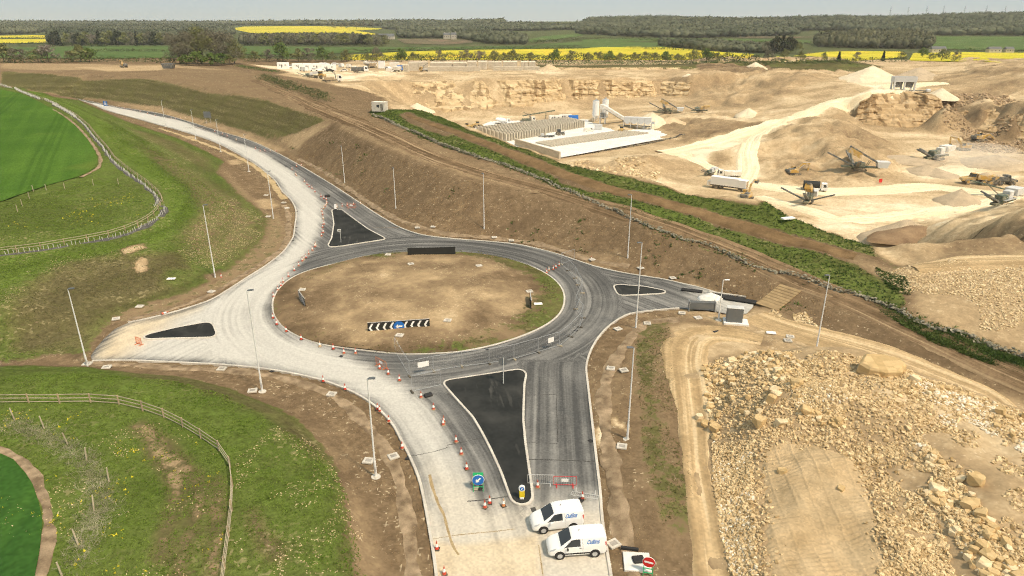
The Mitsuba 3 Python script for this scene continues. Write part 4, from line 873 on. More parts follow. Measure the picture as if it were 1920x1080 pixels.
# ------------------------------------------------------------------ far land: fields, woods, hedges, trees
field('rape_field', [(-175.5,738.5),(-150.8,781.6),(-125.2,844.5),(-98.5,868.2),(-40.1,901.5),(8.9,921.1),(89.9,934.6),(125.7,1000),(172.7,1015.6),(205.1,990.4),(226.7,927.8),(237.9,844.5),(259.2,767.2),(193.6,590.9),(155.8,634.1),(18.9,635),(-75.6,634.5),(-150.4,631.4)], 'rape_mat')
field('rape_field_001', [(364,836.1),(402.3,861.5),(429.8,861.5),(457.2,841.2),(406.5,739.4),(374.5,687),(253,566.7),(219.6,589.8),(226.7,622),(302,753.1)], 'rape_mat')
field('rape_field_002', [(444.4,796.5),(496,836.1),(528,827.9),(572.1,803.2),(761.4,765.4),(607.5,608.6),(370.8,518.5),(335.8,605.9)], 'rape_mat')
field('rape_field_003', [(-1450.6,1565.3),(-1102.8,1562),(-1063.3,1606.7),(-1010.5,1588.6),(-904.3,1419.9),(-979.9,1386.1),(-1289.3,1389.4)], 'rape_mat')
field('rape_field_004', [(-1233.4,1328.5),(-949.2,1342),(-866.9,1359),(-746.4,1166.4),(-808.5,1140.7),(-1043.2,1121.2)], 'rape_mat')
field('rape_field_005', [(-882.6,2294.2),(-964.9,2625.3),(-857.1,2661.5),(-682.6,2561.9),(-534.9,2435.2),(-397.6,2232.8),(-392.6,2150.7),(-440.2,2034.2),(-369.1,1861.9),(-317.2,1699.6),(-273.6,1481.6),(-334.6,1613.9),(-428.3,1729.5),(-485.8,1685.9),(-560.8,1734.4),(-659.5,1836.2),(-785.5,2083.4)], 'rape_mat')
field('green_field', [(-853.1,914.5),(-678.5,955),(-632.6,994.6),(-582.3,1036.5),(-479.5,1029.6),(-387.8,843.9),(-272.7,581.9),(-307.7,544),(-357.6,552.5),(-512.6,546.7)], 'far_crop_mat')
field('green_field_001', [(-378,1012.4),(-295.3,998),(-188.7,981),(-81.4,1000),(30.7,1039.8),(262.5,1076.8),(244.1,1000),(100.7,971.7),(0,927.8),(-105.1,886.7),(-159.6,827.9),(-224.3,755.2),(-252.9,709.3),(-287.6,760)], 'far_crop_mat')
field('green_field_002', [(756.7,1321.9),(911,1289.6),(1322.7,1248),(909.8,852.3),(622.6,875.2),(560.8,901.3),(551.2,952.4)], 'far_crop_mat')
field('green_field_003', [(119.3,1295),(238.6,1350.1),(326.8,1305.1),(427,1259.9),(499.1,1208.9),(461.7,1116.8),(391.6,1104.7),(294.8,1175.1),(198.5,1223.4),(120.9,1170.5)], 'far_crop_mat')
field('green_field_004', [(23.6,1280.4),(64,1449),(139.2,1578.6),(145.5,1466),(76.6,1299.2),(34.7,1176.5)], 'far_crop_mat')
field('green_field_005', [(32,1082.7),(127,1230),(195.3,1203.7),(252.2,1138.6),(262.5,1076.8),(146,1039.8)], 'far_crop_mat')
field('ploughed_field', [(-208.6,1316.5),(-159.4,1352.7),(-75.5,1280.7),(-60.8,1177.2),(-96,1082.7),(-166.8,1129.2)], 'plough_mat')
field('ploughed_field_001', [(427.7,1367.7),(558.8,1344),(543.6,1306.7),(412.2,1317.3)], 'plough_mat', dz=.6)


def leaf_tris(c, size, g):
    """One small triangle of random tilt at each centre."""
    n = len(c)
    a = g.normal(size=(n, 3, 3))
    a /= np.linalg.norm(a, axis=2, keepdims=True)
    v = c[:, None] + a * (np.broadcast_to(size, (n,)) * g.uniform(.6, 1.2, n))[:, None, None]
    return v.reshape(-1, 3), np.arange(3 * n).reshape(-1, 3)


def make_tree(seed, mat, n=700, spread=.36, sparse=0.0, conifer=False, size=.085):
    """Height 1: tapered trunk with limbs, and a crown of leaf clusters round the limb ends."""
    g = np.random.default_rng(seed)
    k, w = Kind(), MB()
    w.cyl((0, 0, -.03), (0, 0, .42), .022, 6, .014).cyl((0, 0, .42), (.01, 0, .9 if conifer else .75), .014, 5, .004)
    ends = []
    for i in range(9 if not conifer else 7):
        a, z0 = i * 2.4 + g.uniform(-.4, .4), g.uniform(.08, .42)
        r = spread * g.uniform(.55, 1.0) * (1 if not conifer else .6)
        e = np.array([math.cos(a) * r, math.sin(a) * r, min(.9, z0 + g.uniform(.08, .45))])
        w.cyl((0, 0, z0), e * [.6, .6, 1] * [1, 1, .9], .009, 4, .005).cyl(e * [.6, .6, .9], e, .005, 4, .002)
        ends.append(e)
    ends += [np.array([g.uniform(-.08, .08), g.uniform(-.08, .08), g.uniform(.7, .88)]) for _ in range(4)]
    c = []
    per = int(n / len(ends))
    for e in ends:
        r = g.uniform(.15, .26)
        d = g.normal(size=(per, 3))
        d /= np.linalg.norm(d, axis=1)[:, None]
        rad = r * g.uniform(.35, 1.0, per) ** (.5 if not sparse else .8)
        if conifer:
            z = g.uniform(.08, 1, per)
            q = (1 - z) * spread * .75 + .02
            aa = g.uniform(0, 6.28, per)
            c.append(np.c_[np.cos(aa) * q * g.uniform(.5, 1, per), np.sin(aa) * q * g.uniform(.5, 1, per), z])
        else:
            c.append(e + d * rad[:, None] * [1, 1, .85])
    c = np.vstack(c)
    low = c[:, 2] < .05
    c[low, 2] = g.uniform(.05, .3, low.sum())
    k.part('trunk', w, 'bark', 40)
    k.part('crown', leaf_tris(c, size * (1 - .45 * sparse), g), mat)
    return k


TREE = {'green': [make_tree(1, 'leaf_green'), make_tree(2, 'leaf_green', spread=.44)], 'olive': [make_tree(3, 'leaf_olive', 620, sparse=.5), make_tree(4, 'leaf_olive', 700, .4, .3)],
        'grey': [make_tree(5, 'leaf_grey', 900, .4, .8), make_tree(6, 'leaf_grey', 800, .42, .7)], 'dark': [make_tree(7, 'leaf_dark', 900, .38), make_tree(8, 'leaf_dark', 900, .3, conifer=True)],
        'pink': [make_tree(9, 'leaf_pink', 700, .4, .6)], 'big': [make_tree(10, 'leaf_grey', 4500, .46, .9, size=.045), make_tree(11, 'leaf_olive', 4500, .44, .9, size=.045), make_tree(12, 'leaf_grey', 4500, .42, .9, size=.045)]}
LOOK = {'green': 'fresh green tree', 'olive': 'thin olive tree', 'grey': 'bare grey tree', 'dark': 'dark evergreen tree', 'pink': 'pinkish tree', 'big': 'large bare tree'}
NT = [0]


def trees(spots, where, group, wide=1.0):
    """spots: (x, y, height, kind) from left to right along one row."""
    for i, (x, y, h, kd) in enumerate(spots):
        NT[0] += 1
        k = TREE[kd][NT[0] % len(TREE[kd])]
        s = h * wide * (.9 + .25 * ((NT[0] * 37) % 10) / 10)
        k.place('tree', f'{LOOK[kd]}, {nth(i)} from left {where}', 'tree', (x, y, float(H(x, y)) - .1), NT[0] * 1.3, group, (s, s, h))


def row(px_spots, kinds):
    return [(p[0], p[1], h, kd) for p, (h, kd) in zip(px_spots, kinds)]


trees(row([(-140.2,606.9),(-122.3,607.6),(-114.5,607.2),(-93.7,607.2),(-83.7,607.3),(-61.1,607.5),(-38.5,607.9),(-27.2,607.7),(-14.9,607.1),(-6.8,607),(0.9,607),(15.9,607.7),(37.1,614.1),(50.3,613.5),(65.4,613.5),(75.5,613.9),(83.7,614.1),(92,614.4),(105.4,614.7),(114.4,614.1),(122.2,614.1),(131.7,613.5),(141.7,613.3),(153.3,605.1),(161.4,593.5)],
          [(10, 'olive'), (8, 'olive'), (12, 'grey'), (10.5, 'green'), (8, 'olive'), (10, 'grey'), (10.5, 'grey'), (9.5, 'pink'), (9.5, 'olive'), (8, 'olive'), (10, 'olive'), (8.5, 'olive'), (10.5, 'green'), (10, 'olive'), (8, 'olive'), (9, 'olive'), (9, 'green'), (8, 'olive'), (8, 'olive'), (9, 'olive'), (8, 'olive'), (8.5, 'green'), (7, 'olive'), (10, 'olive'), (10.5, 'green')]),
      'in the hedge behind the block stacks', 'trees in the hedge beyond the quarry')
trees(row([(168.9,588.6),(205.1,573.4),(224.9,592.3),(230.5,572.8),(240.2,551.2),(252.5,553.8),(283.6,590.1),(306.8,592.5),(321,590.2),(393.3,686.8),(346,591.5),(354.8,591.6),(352.5,570)],
          [(8, 'olive'), (9, 'grey'), (9, 'olive'), (8, 'olive'), (7, 'olive'), (7, 'dark'), (8, 'grey'), (8, 'dark'), (8, 'olive'), (9, 'green'), (7, 'olive'), (10, 'olive'), (8, 'grey')]),
      'in the hedge above the quarry', 'trees in the hedge above the quarry')
trees(row([(281.3,796.5),(290.8,796.5),(304.8,811.9),(307.3,796.5),(314.4,796.5)], [(13, 'grey'), (17, 'dark'), (18, 'dark'), (17, 'dark'), (14, 'olive')]), 'in the clump between yellow fields', 'dark clump of trees')
trees(row([(-208.5,580.5),(-200.1,590),(-191.5,597.6),(-179.9,603.5),(-172,604.3),(-160.2,605.6),(-151.4,606.6)], [(9, 'olive'), (10, 'grey'), (15, 'green'), (11, 'olive'), (12, 'grey'), (12, 'green'), (9, 'olive')]), 'in the hedge behind the cabins', 'trees behind the cabins')
trees(row([(-351,494.5),(-343.6,494.5),(-337.3,494.5),(-327.4,494.5),(-320,494.5),(-307.1,499.4),(-300.5,499.1),(-294.3,498.7)], [(12, 'olive'), (10, 'grey'), (9, 'grey'), (9, 'olive'), (12, 'pink'), (8, 'grey'), (11.5, 'olive'), (9, 'green')]), 'along the hedge at the far left', 'trees along the far left hedge', 1.2)
trees(row([(-224,482.6),(-216.8,480.1),(-211.1,486),(-206,491.2),(-200.3,497),(-197.2,508.4)], [(18, 'big'), (22, 'big'), (24, 'big'), (23, 'big'), (22, 'big'), (17, 'big')]), 'of the tall clump beside the cabins', 'tall clump of bare trees', 1.05)
trees(row([(-212.8,467.1),(-207.4,472.4),(-201.7,478.1),(-196.6,483.1),(-194.6,493.6)], [(7, 'green'), (9, 'green'), (8, 'green'), (8, 'green'), (7, 'olive')]), 'low under the tall bare clump', 'low trees under the tall clump', 1.3)
trees(row([(-645.4,1017.3),(-637.7,1016.9),(-626.7,1016.3),(-615.8,1015.7),(-608,1015.1),(-598.6,1014.5),(-587.7,1013.8),(-578.3,1013.1),(-569,1012.5),(-561.2,1011.9),(-551.8,1011.2),(-540.9,1010.5),(-531.6,1009.8),(-523.9,1009.3),(-514.7,1008.7),(-505.4,1008.2),(-497.8,1007.8),(-488.7,1007.6),(-479.7,1007.3)],
          [(19, 'dark'), (20, 'dark'), (19, 'olive'), (18, 'grey'), (18, 'dark'), (20, 'olive'), (17, 'pink'), (20, 'dark'), (20, 'olive'), (21, 'olive'), (20, 'dark'), (19, 'olive'), (20, 'grey'), (19, 'dark'), (19, 'olive'), (20, 'grey'), (19, 'dark'), (18, 'olive'), (19, 'grey')]),
      'on the edge of the left wood', 'trees on the edge of the left wood', .9)
trees(row([(-379.4,1043.3),(-368.8,1044),(-358.3,1044.7),(-347.7,1045.4),(-337.1,1046.2),(-326.5,1046.9),(-315.9,1047.6),(-305.3,1048.3),(-294.6,1048.9),(-283.9,1049.4),(-273.1,1049.8),(-262.3,1050),(-251.5,1050.1),(-240.6,1050.2),(-229.8,1050.2),(-218.9,1050.2),(-208,1050.2),(-197.2,1050.2),(-184.7,1050.2)],
          [(17, 'grey'), (17, 'grey'), (16, 'olive'), (17, 'grey'), (16, 'olive'), (17, 'grey'), (16, 'grey'), (15, 'olive'), (16, 'grey'), (16, 'olive'), (17, 'grey'), (16, 'grey'), (15, 'olive'), (16, 'olive'), (17, 'grey'), (15, 'dark'), (15, 'olive'), (13, 'grey'), (12, 'olive')]),
      'below the upper yellow field', 'trees in the belt under the upper yellow field', 1.0)
trees(row([(-561.3,2286.7),(-535.2,2282.7),(-514.4,2279.4),(-474.4,2216.7),(-501.1,2462.2),(-471.3,2457.1),(-412.1,2447.2)], [(18, 'grey'), (16, 'grey'), (17, 'grey'), (20, 'grey'), (20, 'grey'), (18, 'grey'), (17, 'grey')]), 'by the upper yellow field', 'single trees by the upper yellow field')


def wood(name, poly, spacing, h0, h1, mat, seed, label, fuzz=7):
    g = np.random.default_rng(seed)
    poly = Polygon([q[:2] for q in poly]).buffer(0)
    x0, y0, x1, y1 = poly.bounds
    gx, gy = np.meshgrid(np.arange(x0, x1, spacing), np.arange(y0, y1, spacing))
    x, y = (gx + g.uniform(-.45, .45, gx.shape) * spacing).ravel(), (gy + g.uniform(-.45, .45, gx.shape) * spacing).ravel()
    ok = shapely.contains_xy(poly, x, y)
    x, y = x[ok], y[ok]
    n = len(x)
    h = g.uniform(h0, h1, n) * (.8 + .4 * meshkit.noise(np.c_[x / 60, y / 60, x * 0], seed))
    ico = trimesh.creation.icosahedron()
    iv, jf = np.array(ico.vertices), np.array(ico.faces)
    z = H(x, y)
    w = spacing * g.uniform(.5, .8, n)
    v = iv[None] * (1 + g.uniform(-.38, .34, (n, 12, 1))) * np.stack([w, w, h * .5], 1)[:, None] + np.stack([x, y, z + h * .48], 1)[:, None]
    f = jf[None] + (np.arange(n) * 12)[:, None, None]
    d = g.normal(size=(n, fuzz, 3))
    d[..., 2] = np.abs(d[..., 2]) * .8 + .1 * d[..., 0]
    d /= np.linalg.norm(d, axis=2, keepdims=True)
    c = d * np.stack([w, w, h * .55], 1)[:, None] * 1.06 + np.stack([x, y, z + h * .46], 1)[:, None]
    lv, lf = leaf_tris(c.reshape(-1, 3), np.repeat(w * .34, fuzz), g)
    scene[name] = mikit.ply((np.vstack([v.reshape(-1, 3), lv]), np.vstack([f.reshape(-1, 3), lf + n * 12])), mat, smooth=True)
    labels[name] = {'label': label, 'category': 'wood', 'kind': 'stuff'}


wood('woodland', [(-691.9,1082.7),(-506.8,1080.3),(-660.9,1729.5),(-854,2198),(-1120.4,2427.7),(-1457.2,2298.6),(-1145.2,1798.3)], 8, 12, 17, 'wood_grey', 1, 'grey leafless wood behind the far left fields')
wood('woodland_001', [(-401.3,1075.6),(-196,1082.7),(-204.2,1177.2),(-314,1331.7),(-433.7,1337.7),(-481.5,1280.7)], 8, 10, 14, 'wood_mixed', 2, 'mixed tree belt below the upper yellow field')
wood('woodland_002', [(-251.8,1592.5),(-185.4,1576.3),(-96.5,1641.4),(-21.7,1475.5),(22.5,1217.9),(24.5,1105.5),(-24.5,1105.5),(-62.9,1218.2),(-100.1,1358.9),(-212.8,1375.9)], 9, 9, 14, 'wood_grey', 3, 'grey woods round the far farmhouses')
wood('woodland_003', [(141.1,1535.5),(225.7,1393.9),(332.3,1327.2),(461.1,1362.3),(555.8,1399.9),(591.3,1549.4),(689,1565.1),(784.9,1368.6),(937.1,1327.3),(1457.7,1286.7),(2565.6,2287.3),(1478.8,2280.6),(1140.1,2264.3),(1034.1,2362.6),(647.1,2271.2),(874.9,4996),(240.7,2354.4),(173.4,1972.6)], 15, 11, 16, 'wood_grey', 4, 'grey leafless woods covering the hills on the right', 10)
wood('woodland_004', [(418.5,992.8),(454.2,959),(511.1,932.9),(535.2,924.3),(664.1,1146.9),(676.2,1240.5),(618.1,1271.7),(532.7,1204.2),(452,1077.4)], 8, 13, 18, 'wood_mixed', 5, 'dense rounded wood behind the right yellow field', 18)
wood('woodland_005', [(231.5,1119.5),(293.7,1074.3),(322.9,927.8),(331.9,844.5),(283.1,811.9),(236.3,861.5),(220.8,962.6),(211.3,1039.6)], 8, 7, 11, 'wood_grey', 6, 'low grey scrub wood between the yellow fields')
wood('woodland_006', [(-3376.3,3394.5),(-1198.6,3277.8),(-331.4,2833.3),(-38.3,2621.3),(-34,2321.9),(-275.6,2352.2),(-1095.7,2995.1),(-2711.3,2723.1)], 26, 13, 18, 'wood_grey', 7, 'far blue-grey woods along the left skyline', 6)
wood('woodland_007', [(-1486.8,1604.8),(-1143.1,1602.7),(-1153.2,1744),(-1278.7,2007.9),(-1732.4,2719.8),(-1757.7,2499.5),(-2142.1,2319.6)], 10, 10, 15, 'wood_grey', 8, 'bare trees behind the yellow fields at far left')
wood('woodland_008', [(-247.7,1874.7),(-27.9,1903.9),(161.8,1838.8),(179.8,2046.1),(-33.4,2282),(-419.1,2384.5),(-387.6,2203.5)], 14, 9, 14, 'wood_grey', 9, 'dark hedged woods in the middle distance', 8)


def hedge(line, h, w, label, mat='hedge_leaf', per=5.0, name='hedge', size=.5):
    g = np.random.default_rng(len(scene))
    p = smooth_line(line, step=1.0)
    n = int(len(p) * per)
    i = g.integers(0, len(p), n)
    c = p[i] + g.normal(size=(n, 2)) * w * .35
    hh = h * (.7 + .6 * meshkit.noise(np.c_[c / 6, c[:, 0] * 0], 3))
    z = H(c[:, 0], c[:, 1]) + g.uniform(0, 1, n) ** .7 * hh
    key = numbered(name)
    v, f = leaf_tris(np.c_[c, z], size, g)
    scene[key] = mikit.ply((v, f), mat)
    labels[key] = {'label': label, 'category': 'hedge'}


hedge([(-147.5,618.9),(-92.3,619.2),(-27.7,619.9),(23.2,622.5),(111.5,623.7),(197.2,575.3)], 5.5, 4, 'dark continuous hedge under the middle yellow field behind the stockyard', per=22, size=.9)
hedge([(-211.1,560.8),(-196.4,599),(-165.7,617.9),(-142.9,619)], 5.5, 4, 'dense hedge behind the white cabins and caravans', per=14, size=.7)
hedge([(-347.3,485),(-317.7,489.7),(-286.7,493.1),(-261.9,501.8),(-229.9,489.2)], 3.5, 3, 'dark hedge behind the far brown plateau on the left', per=14, size=.7)
hedge([(-470.2,802.7),(-436.2,817),(-382.9,819.7)], 3, 3, 'short hedge crossing the green field at the far left', per=8, size=.9)
hedge([(-959.2,1356.4),(-918.1,1369.8),(-885.7,1388.7)], 3, 3, 'hedge dividing the two yellow fields at far left', per=5, size=1.2)
hedge([(-759.7,1070.9),(-727.3,1093.9),(-637.4,1038.9),(-556.1,989.3)], 3.5, 4, 'hedge below the yellow fields at far left', per=6, size=1.1)
hedge([(-198.3,835.5),(-160.9,834.5),(-103.8,875),(-40.5,911.2),(27.8,938),(91.9,955.5)], 3.2, 3, 'hedge along the top of the middle yellow field', per=7, size=1.0)
hedge([(152.5,936.3),(182.2,911.2),(210.2,886.7),(234,853)], 3, 3, 'broken hedge inside the middle yellow field', per=4, size=1.1)
hedge([(-381.7,1022.2),(-301,1017.5),(-178.9,1007.7)], 3, 3, 'hedge along the foot of the tree belt', per=5, size=1.1)
hedge([(34.1,1153.4),(91,1233.4),(161.7,1290.8),(223.3,1262.6),(247.6,1199)], 4, 4, 'curved dark hedge on the hillside of the middle distance', per=5, size=1.3)
hedge([(292.4,1165.5),(366.5,1128.2),(445.9,1078.1)], 4, 4, 'hedge along the foot of the right hill fields', per=5, size=1.3)
hedge([(192.6,561.5),(238.1,550.7),(285.9,564),(317.8,576.3)], 3, 3, 'scrubby hedge on the rim above the right quarry face', per=10, size=.7)
hedge([(498.1,861.5),(538.5,844.5),(588.8,827)], 3, 3, 'hedge between the green and yellow fields at far right', per=5, size=1.0)
hedge([(17.1,571.6),(61,584.1),(126.3,583.7),(192,559.2),(254.6,532.9)], 2.4, 9, 'long overgrown green bank along the far rim of the quarry', 'scrub_leaf', per=16, size=.7, name='overgrown_bank')
hedge([(-119.7,340),(-103.5,311.9),(-87,283.8),(-73.6,262),(-65.2,246.4)], 3.2, 4, 'ragged dark hedge along the haul road near the quarry entrance', per=30, size=.35)
hedge([(-180.6,473.8),(-162.2,451.6),(-142.9,433.2)], 1.6, 6, 'low green scrub beside the quarry access road', 'scrub_leaf', per=20, size=.4)


# ------------------------------------------------------------------ street lamps
def lamp_kind(h, style):
    k = Kind()
    k.part('base', MB().cyl((0, 0, -.1), (0, 0, .10), .42, 20).cyl((0, 0, .10), (0, 0, .16), .20, 14), 'concrete', 30)
    k.part('pole', MB().cyl((0, 0, .1), (0, 0, 1.7), .115, 12).cyl((0, 0, 1.7), (0, 0, 1.85), .115, 12, .085).cyl((0, 0, 1.85), (0, 0, h), .085, 12, .05), 'pole_grey', 30)
    k.part('door', MB().box((0, -.112, .9), (.11, .02, .55), ch=.01), 'steel')
    if style == 'white':
        k.part('lantern', MB().beam((0, 0, h), (.25, 0, h + .06), .06, .06).box((.5, 0, h + .08), (.62, .26, .11), ry=-.08, ch=.04), 'sign_white')
    else:
        k.part('lantern', MB().beam((-.05, 0, h - .04), (.2, 0, h + .02), .07, .07).box((.36, 0, h + .05), (.62, .30, .10), ry=-.05, ch=.04).box((.52, 0, h + .0), (.26, .24, .05), ch=.02), 'lantern_grey')
    return k


LAMP12, LAMP10, LAMP6 = lamp_kind(12, 'dark'), lamp_kind(10, 'dark'), lamp_kind(5.9, 'white')
LAMPS = [(LAMP10, 'tall grey street lamp at the blocked end of the left arm', .2), (LAMP12, 'tall grey street lamp on the stony slope verge left of the dusty road', .1),
         (LAMP12, 'tall grey street lamp on the brown verge below the left arm', .3), (LAMP10, 'tall grey street lamp on the verge left of the dusty lane nearest the camera', .1),
         (LAMP10, 'tall grey street lamp beside the gravel path right of the two vans', 3.1), (LAMP12, 'tall grey street lamp on the verge where the right arm curves off', 3.3),
         (LAMP12, 'tall grey street lamp at the foot of the bank behind the small right island', 3.4), (LAMP12, 'tall grey street lamp at the foot of the bank behind the blank black board', 4.4),
         (LAMP10, 'grey street lamp on the bank side opposite the triangular island', 4.6), (LAMP10, 'grey street lamp on the bank side just beyond the triangular island', 4.6),
         (LAMP10, 'grey street lamp beside the curved gravel path near the road bend', .3)]
for (k, lb, rz), p in zip(LAMPS, [(-49.94,71.14,0),(-47.01,100.9,0),(-27.5,65.57,0),(-12.18,50.5,0),(11.24,56.34,0),(16.42,82.03,0),(19.3,107.5,0),(-5.28,124.26,0),(-24.42,139.22,0),(-41.25,165.6,0),(-49.09,135.49,0)]):
    k.place('street_lamp', lb, 'street lamp', p, rz, 'street lamps of the new road')
for i, p in enumerate([(-71.44,183.54,0),(-91.08,213.55,0),(-109.68,238.39,0),(-134,267.86,0)]):
    LAMP10.place('street_lamp', f'distant grey street lamp on the left verge, {nth(i)} beyond the road bend', 'street lamp', p, .3, 'street lamps of the new road')
LAMP10.place('street_lamp', 'tall grey street lamp rising behind the rubble mound', 'street lamp', ([(37.66,75.6,0)][0]), 3.4, 'street lamps of the new road')
LAMP6.place('street_lamp', 'short street lamp with white head beside the electrical cabinet', 'street lamp', ([(28.17,84.79,0)][0]), -.1)

# ------------------------------------------------------------------ traffic cones
def cone_kind(body):
    k = Kind()
    k.part('base', MB().box((0, 0, .04), (.52, .52, .08), ch=.03), 'dusty_rubber')
    k.part('body', MB().cyl((0, 0, .08), (0, 0, .36), .19, 16, .138, caps=False), body, 40)
    k.part('tip', MB().cyl((0, 0, .70), (0, 0, 1.0), .078, 16, .03), body, 40)
    k.part('sleeve', MB().cyl((0, 0, .36), (0, 0, .70), .142, 16, .080, caps=False), 'sleeve_white', 40)
    return k


CONE, CONE_OLD = cone_kind('cone_red'), cone_kind('cone_faded')
NC = [0]


def cones(spots, text, group, old=(), rnd=0):
    for i, p in enumerate(spots):
        NC[0] += 1
        o = i in old
        k = CONE_OLD if o else CONE
        k.place('traffic_cone', text.format(nth(i), 'faded' if o else 'red'), 'traffic cone', (p[0], p[1], .004), NC[0] * 2.1, group, (.84, .84, .82))


cones([(-20.65,74.87,0),(-22.24,76.04,0),(-24.1,76.78,0),(-27.02,78.78,0),(-29.68,81.2,0),(-31.65,83.39,0),(-32.85,85.51,0),(-35.31,93.28,0),(-35.5,95.86,0),(-35.58,97.64,0),(-35.76,99.25,0),(-35.73,101.87,0),(-35.61,104.62,0),(-35.59,106.96,0),(-35.67,109.4,0),(-35.64,110.24,0),(-35.51,111.08,0),(-35.61,113.1,0),(-35.53,115.19,0),(-35.64,117.19,0),(-35.7,117.97,0),(-36.19,123.91,0),(-36.42,126.01,0),(-37.47,129.65,0),(-37.79,131.93,0)],
      '{1} cone, {0} from the near end of the row round the roundabout', 'cones round the left of the roundabout', (2, 15, 20))
cones([(-38.98,135.89,0),(-39.95,139.22,0),(-40.85,141.81,0),(-40.97,144.04,0),(-41.09,145.87,0),(-41.27,147.5,0),(-41.57,149.17,0),(-42.44,152.11,0),(-43.25,153.12,0),(-44.46,155.16,0),(-47.1,159.68,0),(-48.79,163.29,0),(-49.92,165.01,0),(-51.11,167.36,0),(-52.8,171,0)], '{1} cone, {0} of the row left of the triangular island', 'cones past the triangular island', (0, 3, 5))
cones([(-57.8,180.08,0),(-56.92,178.06,0),(-60.56,186.4,0),(-60.47,190.09,0),(-59.56,191.6,0)], '{1} cone, {0} of the loose cluster at the far road bend', 'cones at the far bend', (1,))
cones([(-74.03,214.48,0),(-75.88,214.48,0),(-77.55,214.48,0),(-79.06,214.48,0),(-82.25,219.29,0),(-94.76,236.12,0),(-101.06,244.26,0),(-104.7,249.16,0),(-110,255.55,0),(-136.74,291.08,0),(-138.75,291.08,0),(-140.99,291.08,0),(-142.77,291.08,0),(-154.55,301.5,0),(-161.44,308.8,0),(-167.67,314.5,0),(-174.6,320.5,0),(-181.04,326.6,0),(-188.39,335.2,0)], 'distant {1} cone, {0} of the row up the far road', 'cones up the far road', (1, 5, 9, 12))
cones([(-19.21,74.87,0),(-15.53,70.87,0),(-14.31,69.58,0),(-12.78,68.07,0),(-9.87,64.36,0),(-8.25,61.92,0),(-6.95,59.46,0),(-6.96,58.97,0),(-5.43,55.98,0),(-4.78,53.97,0),(-4.13,51.67,0),(-3.44,49.6,0)], '{1} cone, {0} of the row between lane and large island', 'cones between the lane and the large island', (11,))
cones([(-21.38,67.83,0),(-18.5,66.03,0),(-14.13,61.92,0),(-13.83,61.5,0),(-12.56,59.56,0),(-10.5,54.91,0),(-5.81,41.58,0),(-5,39.02,0)], '{1} cone, {0} along the left kerb of the dusty lane', 'cones along the left kerb of the lane')
cones([(-2.28,46.41,0),(-1.9,46.96,0),(-0.72,46.62,0)], '{1} cone, {0} of three left of the island tip near the vans', 'cones at the island tip', (2,))
cones([(5.62,103.6,0),(6.02,104.62,0),(6.75,105.13,0),(7.23,105.91,0),(7.83,106.96,0)], '{1} cone, {0} of the short row across the right carriageway', 'cones across the right carriageway', (1,))
cones([(-38.39,145.41,0),(-37.44,146.33,0),(-36.43,146.8,0),(-35.22,147.5,0),(-33.83,148.21,0)], '{1} cone, {0} of the row beside the white bollard', 'cones beside the white bollard', (0, 4))
cones([(2.24,49.08,0)], '{1} cone standing right of the yellow bollard', None)
cones([(6.01,47.51,0)], '{1} cone behind the two vans by the right kerb', None)
cones([(-46.28,101.39,0)], '{1} cone on the verge beside the lamp left of the road', None)
cones([(13.58,109.96,0)], '{1} cone on the verge at the foot of the brown bank', None)
FALLEN = CONE
FALLEN.place('traffic_cone', 'red and white cone lying on its side by the left arm kerb', 'traffic cone', (*([(-48.69,86.6,0)][0])[:2], .2), .4, None, tilt=([0, 1, 0], 78))

# ------------------------------------------------------------------ chamber covers, gullies
CH = Kind()
CH.part('surround', MB().box((0, .52, .04), (1.5, .30, .16), ch=.02).box((0, -.52, .04), (1.5, .30, .16), ch=.02).box((.6, 0, .038), (.30, .74, .16), ch=.02).box((-.6, 0, .038), (.30, .74, .16), ch=.02), 'concrete')
CH.part('cover', MB().box((0, 0, .0), (.90, .74, .16), ch=.01), 'chamber_cover')
for text, group, spots in (
        ('square concrete chamber cover north of the left arm, {} from the left', 'covers north of the left arm', [(-54.2,85.1),(-53.1,89.3),(-45.3,95.2)]),
        ('square concrete chamber cover below the left arm, {} from the left', 'covers below the left arm', [(-50.3,71.7),(-47.3,70.5),(-34,70.7),(-28.5,65.4),(-19.7,64.9)]),
        ('square concrete chamber cover by the lamp left of the dusty lane, {} from the left', 'covers by the near left lamp', [(-13.3,52.8),(-11.1,53.5)]),
        ('square concrete chamber cover near the curved path at the bend, {} from the top', 'covers near the curved path', [(-57.4,155.7),(-49.1,144.5),(-50.4,136.3),(-51.3,149.2)]),
        ('square concrete chamber cover in the roundabout grass, {} from the left', 'covers in the roundabout', [(-31.5,95),(-21.5,111.9),(-14.4,78.8),(-16.6,105.4),(-8.6,82.9),(-5.4,104.9),(2.6,94.3)]),
        ('square concrete chamber cover along the foot of the brown bank, {} from the left', 'covers along the foot of the bank', [(-18.5,128.2),(-15.3,127.1),(-3.3,121.8),(-0.1,120.3),(13.6,109.3),(21,104.6),(25.4,100.7)]),
        ('square concrete chamber cover beside the path on the right verge, {} from the top', 'covers on the right verge', [(23.7,87),(25.5,85.3),(18.2,83.4),(14,81.7),(11.5,70.3),(12.9,69.6),(10.5,55),(7.9,42)]),
        ('square concrete chamber cover beside the sandy lower track, {} from the top', 'covers by the lower track', [(35.9,79.4),(35.2,78.3)])):
    for i, p in enumerate(spots):
        inside = (p[0] + 13.9) ** 2 + (p[1] - 94.8) ** 2 < 19 ** 2
        z = float(island_height(np.array([p[0]]), np.array([p[1]]))[0]) + .05 if inside else float(H(*p)) + .1
        CH.place('chamber_cover', text.format(nth(i)), 'chamber cover', (p[0], p[1], z), .12 + .4 * math.sin(p[0]), group, (.64, .64, .9))
GU = Kind()
GU.part('', MB().box((0, 0, .012), (.5, .42, .024)), 'black_rubber')
